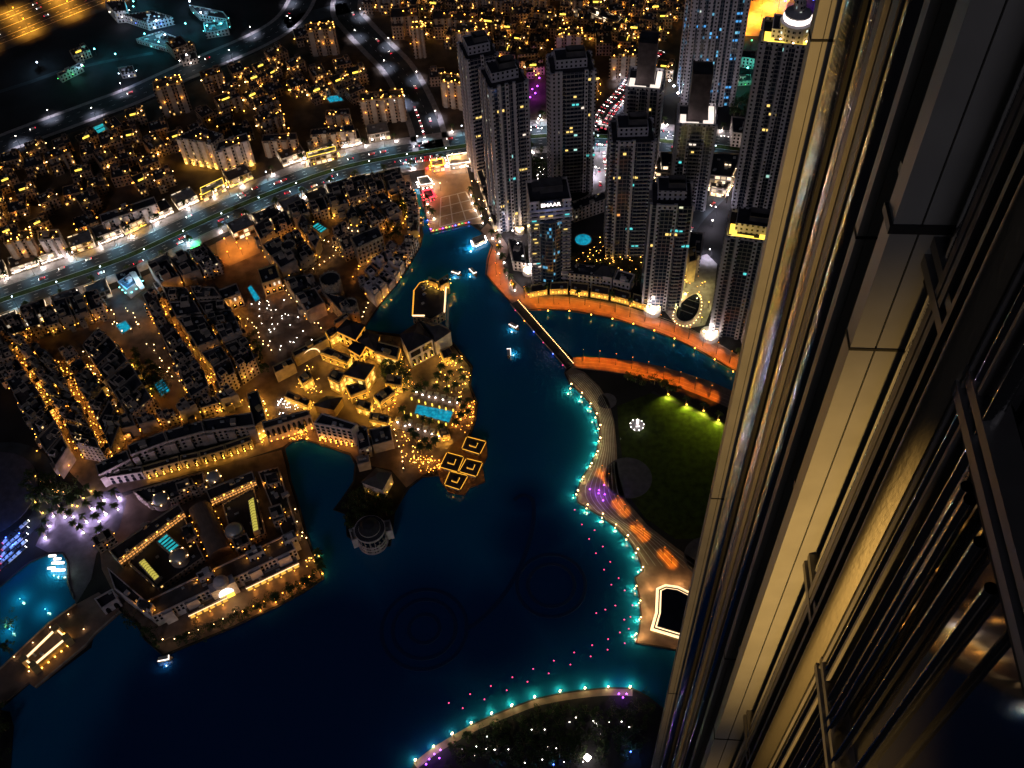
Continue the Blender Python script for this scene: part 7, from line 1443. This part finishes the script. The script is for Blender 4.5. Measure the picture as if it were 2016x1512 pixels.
# glowing bars on frames stand in for the cascade of white-lit palms/rocks
for k, px in enumerate(((106, 1098), (116, 1104), (122, 1112), (112, 1112), (124, 1126), (112, 1126), (104, 1122))):
    v = P(*px); t = thing('pond_light', 'blazing warm-white bar standing in for the lit cascade in the pond, %s from the top' % ORD(k + 1), 'light', (v.x, v.y, 0), 0, 'glow bars in the pond'); lpart('frame', MB().tube((-1.6, 0, 0), (-1.6, 0, 2), .12).tube((1.6, 0, 0), (1.6, 0, 2), .12).tube((-1.8, 0, 2), (1.8, 0, 2), .12), 'metal_dark', t); lpart('light_bar', MB().box(0, 0, 2.1, 2.8, 4.6, 1.4), 'strip_white', t)
    lamp('POINT', t, (0, -2, 3.4), 900, (.7, 1, .7), rad=.5)
for px in ((40, 1180), (20, 1240), (90, 1200)): 
    v = P(*px); t = thing('pond_light', 'teal glow lamp above the water, %s' % {40: 'in the upper pond', 20: 'near the left edge of the pond', 90: 'in the pond near the bridge'}[px[0]], 'light', (v.x, v.y, 0)); lpart('stand', MB().tube((0, 0, 0), (0, 0, .6), .4), 'metal_dark', t); inst('globe', bulb_mesh('bulb_teal', .3), t, (0, 0, .9)); lamp('POINT', t, (0, 0, 5), 1600, (.35, 1, .75), rad=.5)  # teal point light set well above the pond surface
# swept low building with blazing edges at the end of the promenade
ro = [(1292, 1158), (1310, 1150), (1336, 1154), (1372, 1172), (1420, 1210), (1420, 1270), (1360, 1264), (1280, 1240), (1290, 1205)]
p = ccw([v for v in PP(ro, 5)]); c = sum(p, Vector((0, 0))) / len(p); t = thing('swept_pavilion', 'low dark-roofed pavilion with concave sides and blazing double light edges at the promenade end', 'pavilion', (c.x, c.y, .5))
part('wall', MB().ring(offset(p, .8), .5, .5, 5), M['stucco_gold'], t); part('roof', MB().prism(offset(p, 3.2), 4.6, 6.2), M['roof_dark'], t)
part('outer_light', MB().ring(p, 1.5, 4.5, 5.0, 4.5), M['strip_warm'], t); part('edge', MB().ring(offset(p, 1.5), .8, 4.4, 5.3), M['metal_dark'], t); part('inner_light', MB().ring(offset(p, 2.3), .85, 4.6, 5.1, 4.6), M['strip_warm'], t)
for q in offset(p, -3.5):
    lamp('POINT', t, (q.x - c.x, q.y - c.y, 3.5), 1700, (1, .55, .18), rad=.5)
# the little round monument in the park
q = P(1254, 838); t = thing('monument', 'small round white-lit plinth with an upright slab on the dark park lawn', 'monument', (q.x, q.y, .3))
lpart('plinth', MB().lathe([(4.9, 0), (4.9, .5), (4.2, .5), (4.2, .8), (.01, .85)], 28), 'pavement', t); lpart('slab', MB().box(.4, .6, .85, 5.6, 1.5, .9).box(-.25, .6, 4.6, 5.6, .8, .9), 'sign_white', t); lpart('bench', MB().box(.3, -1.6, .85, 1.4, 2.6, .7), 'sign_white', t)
for k in range(9): inst('rim_lamp', bulb_mesh('bulb_white', .3), t, (4.5 * cos(k * .698), 4.5 * sin(k * .698), .8))
lamp('POINT', t, (0, -3, 4), 420, (1, 1, 1), rad=.4)
# fine rope of the lake cordon and small white signs left out of scale here: people
def person_proto(seed, top):
    t = bpy.data.objects.new('person', None); C.objects.link(t); tag(t, 'person', 'person'); r_ = random.Random(seed); st = .28
    me = bpy.data.meshes.new('body'); V = [(0, 0, .95), (0, 0, 1.2), (0, 0, 1.42), (0, 0, 1.52), (0, .02, 1.68), (-.1, 0, .88), (-.11, st, .5), (-.11, st * .9 - .1, .08), (-.11, st + .1, .04), (.1, 0, .88), (.11, -st * .4, .5), (.11, -st - .15, .1), (.11, -st, .04), (-.2, 0, 1.4), (-.26, -.1, 1.12), (-.25, .06, .88), (.2, 0, 1.4), (.26, .1, 1.12), (.25, .22, .9)]
    E_ = [(0, 1), (1, 2), (2, 3), (3, 4), (0, 5), (5, 6), (6, 7), (7, 8), (0, 9), (9, 10), (10, 11), (11, 12), (2, 13), (13, 14), (14, 15), (2, 16), (16, 17), (17, 18)]
    rad = [.15, .15, .15, .06, .11, .09, .065, .045, .04, .09, .065, .045, .04, .06, .045, .035, .06, .045, .035]
    me.from_pydata(V, E_, []); me.materials.append(M[top]); o = bpy.data.objects.new('body', me); C.objects.link(o); o.parent = t
    sk = o.modifiers.new('skin', 'SKIN'); o.modifiers.new('sub', 'SUBSURF').levels = 1
    for i, r0 in enumerate(rad): me.skin_vertices[0].data[i].radius = (r0, r0)
    me.skin_vertices[0].data[0].use_root = True
    hd = ico(.115, 2); hd.materials.append(M['skin']); inst('head', hd, t, (0, .02, 1.66), 0, (1, 1.05, 1.2)); hr = MB().lathe([(.125, .02), (.12, .09), (.07, .14), (.01, .15)], 10).data('hair', M['cloth_dark']); inst('hair', hr, t, (0, -.01, 1.66))
    return t
try:
    PE = [person_proto(1, 'cloth'), person_proto(2, 'cloth_dark'), person_proto(3, 'car_white')]; pn = ('grey', 'black', 'white')
    for i, px in enumerate([(905, 342), (861, 348), (880, 360), (898, 372), (872, 402), (890, 410), (916, 414), (902, 424), (880, 432), (1192, 946), (1190, 936), (1221, 1006), (1225, 998), (1258, 1052), (1262, 1044), (1310, 1104), (1322, 1110), (1186, 930), (1170, 926), (985, 505), (978, 545), (990, 560), (1100, 600), (1160, 605), (1250, 625), (1215, 826), (1222, 866)]):
        j = i % 3; o = place(PE[j], used, (*P(*px).xy, .52 if i > 8 else .34), rnd.uniform(0, 6)); o['label'] = 'person in %s walking, %s from the top %s' % (pn[j], ORD(i + 1 if i < 9 else i - 8), 'on the market square' if i < 9 else 'on the lit promenades'); o['group'] = 'people walking'
except Exception as e: print('people', e)
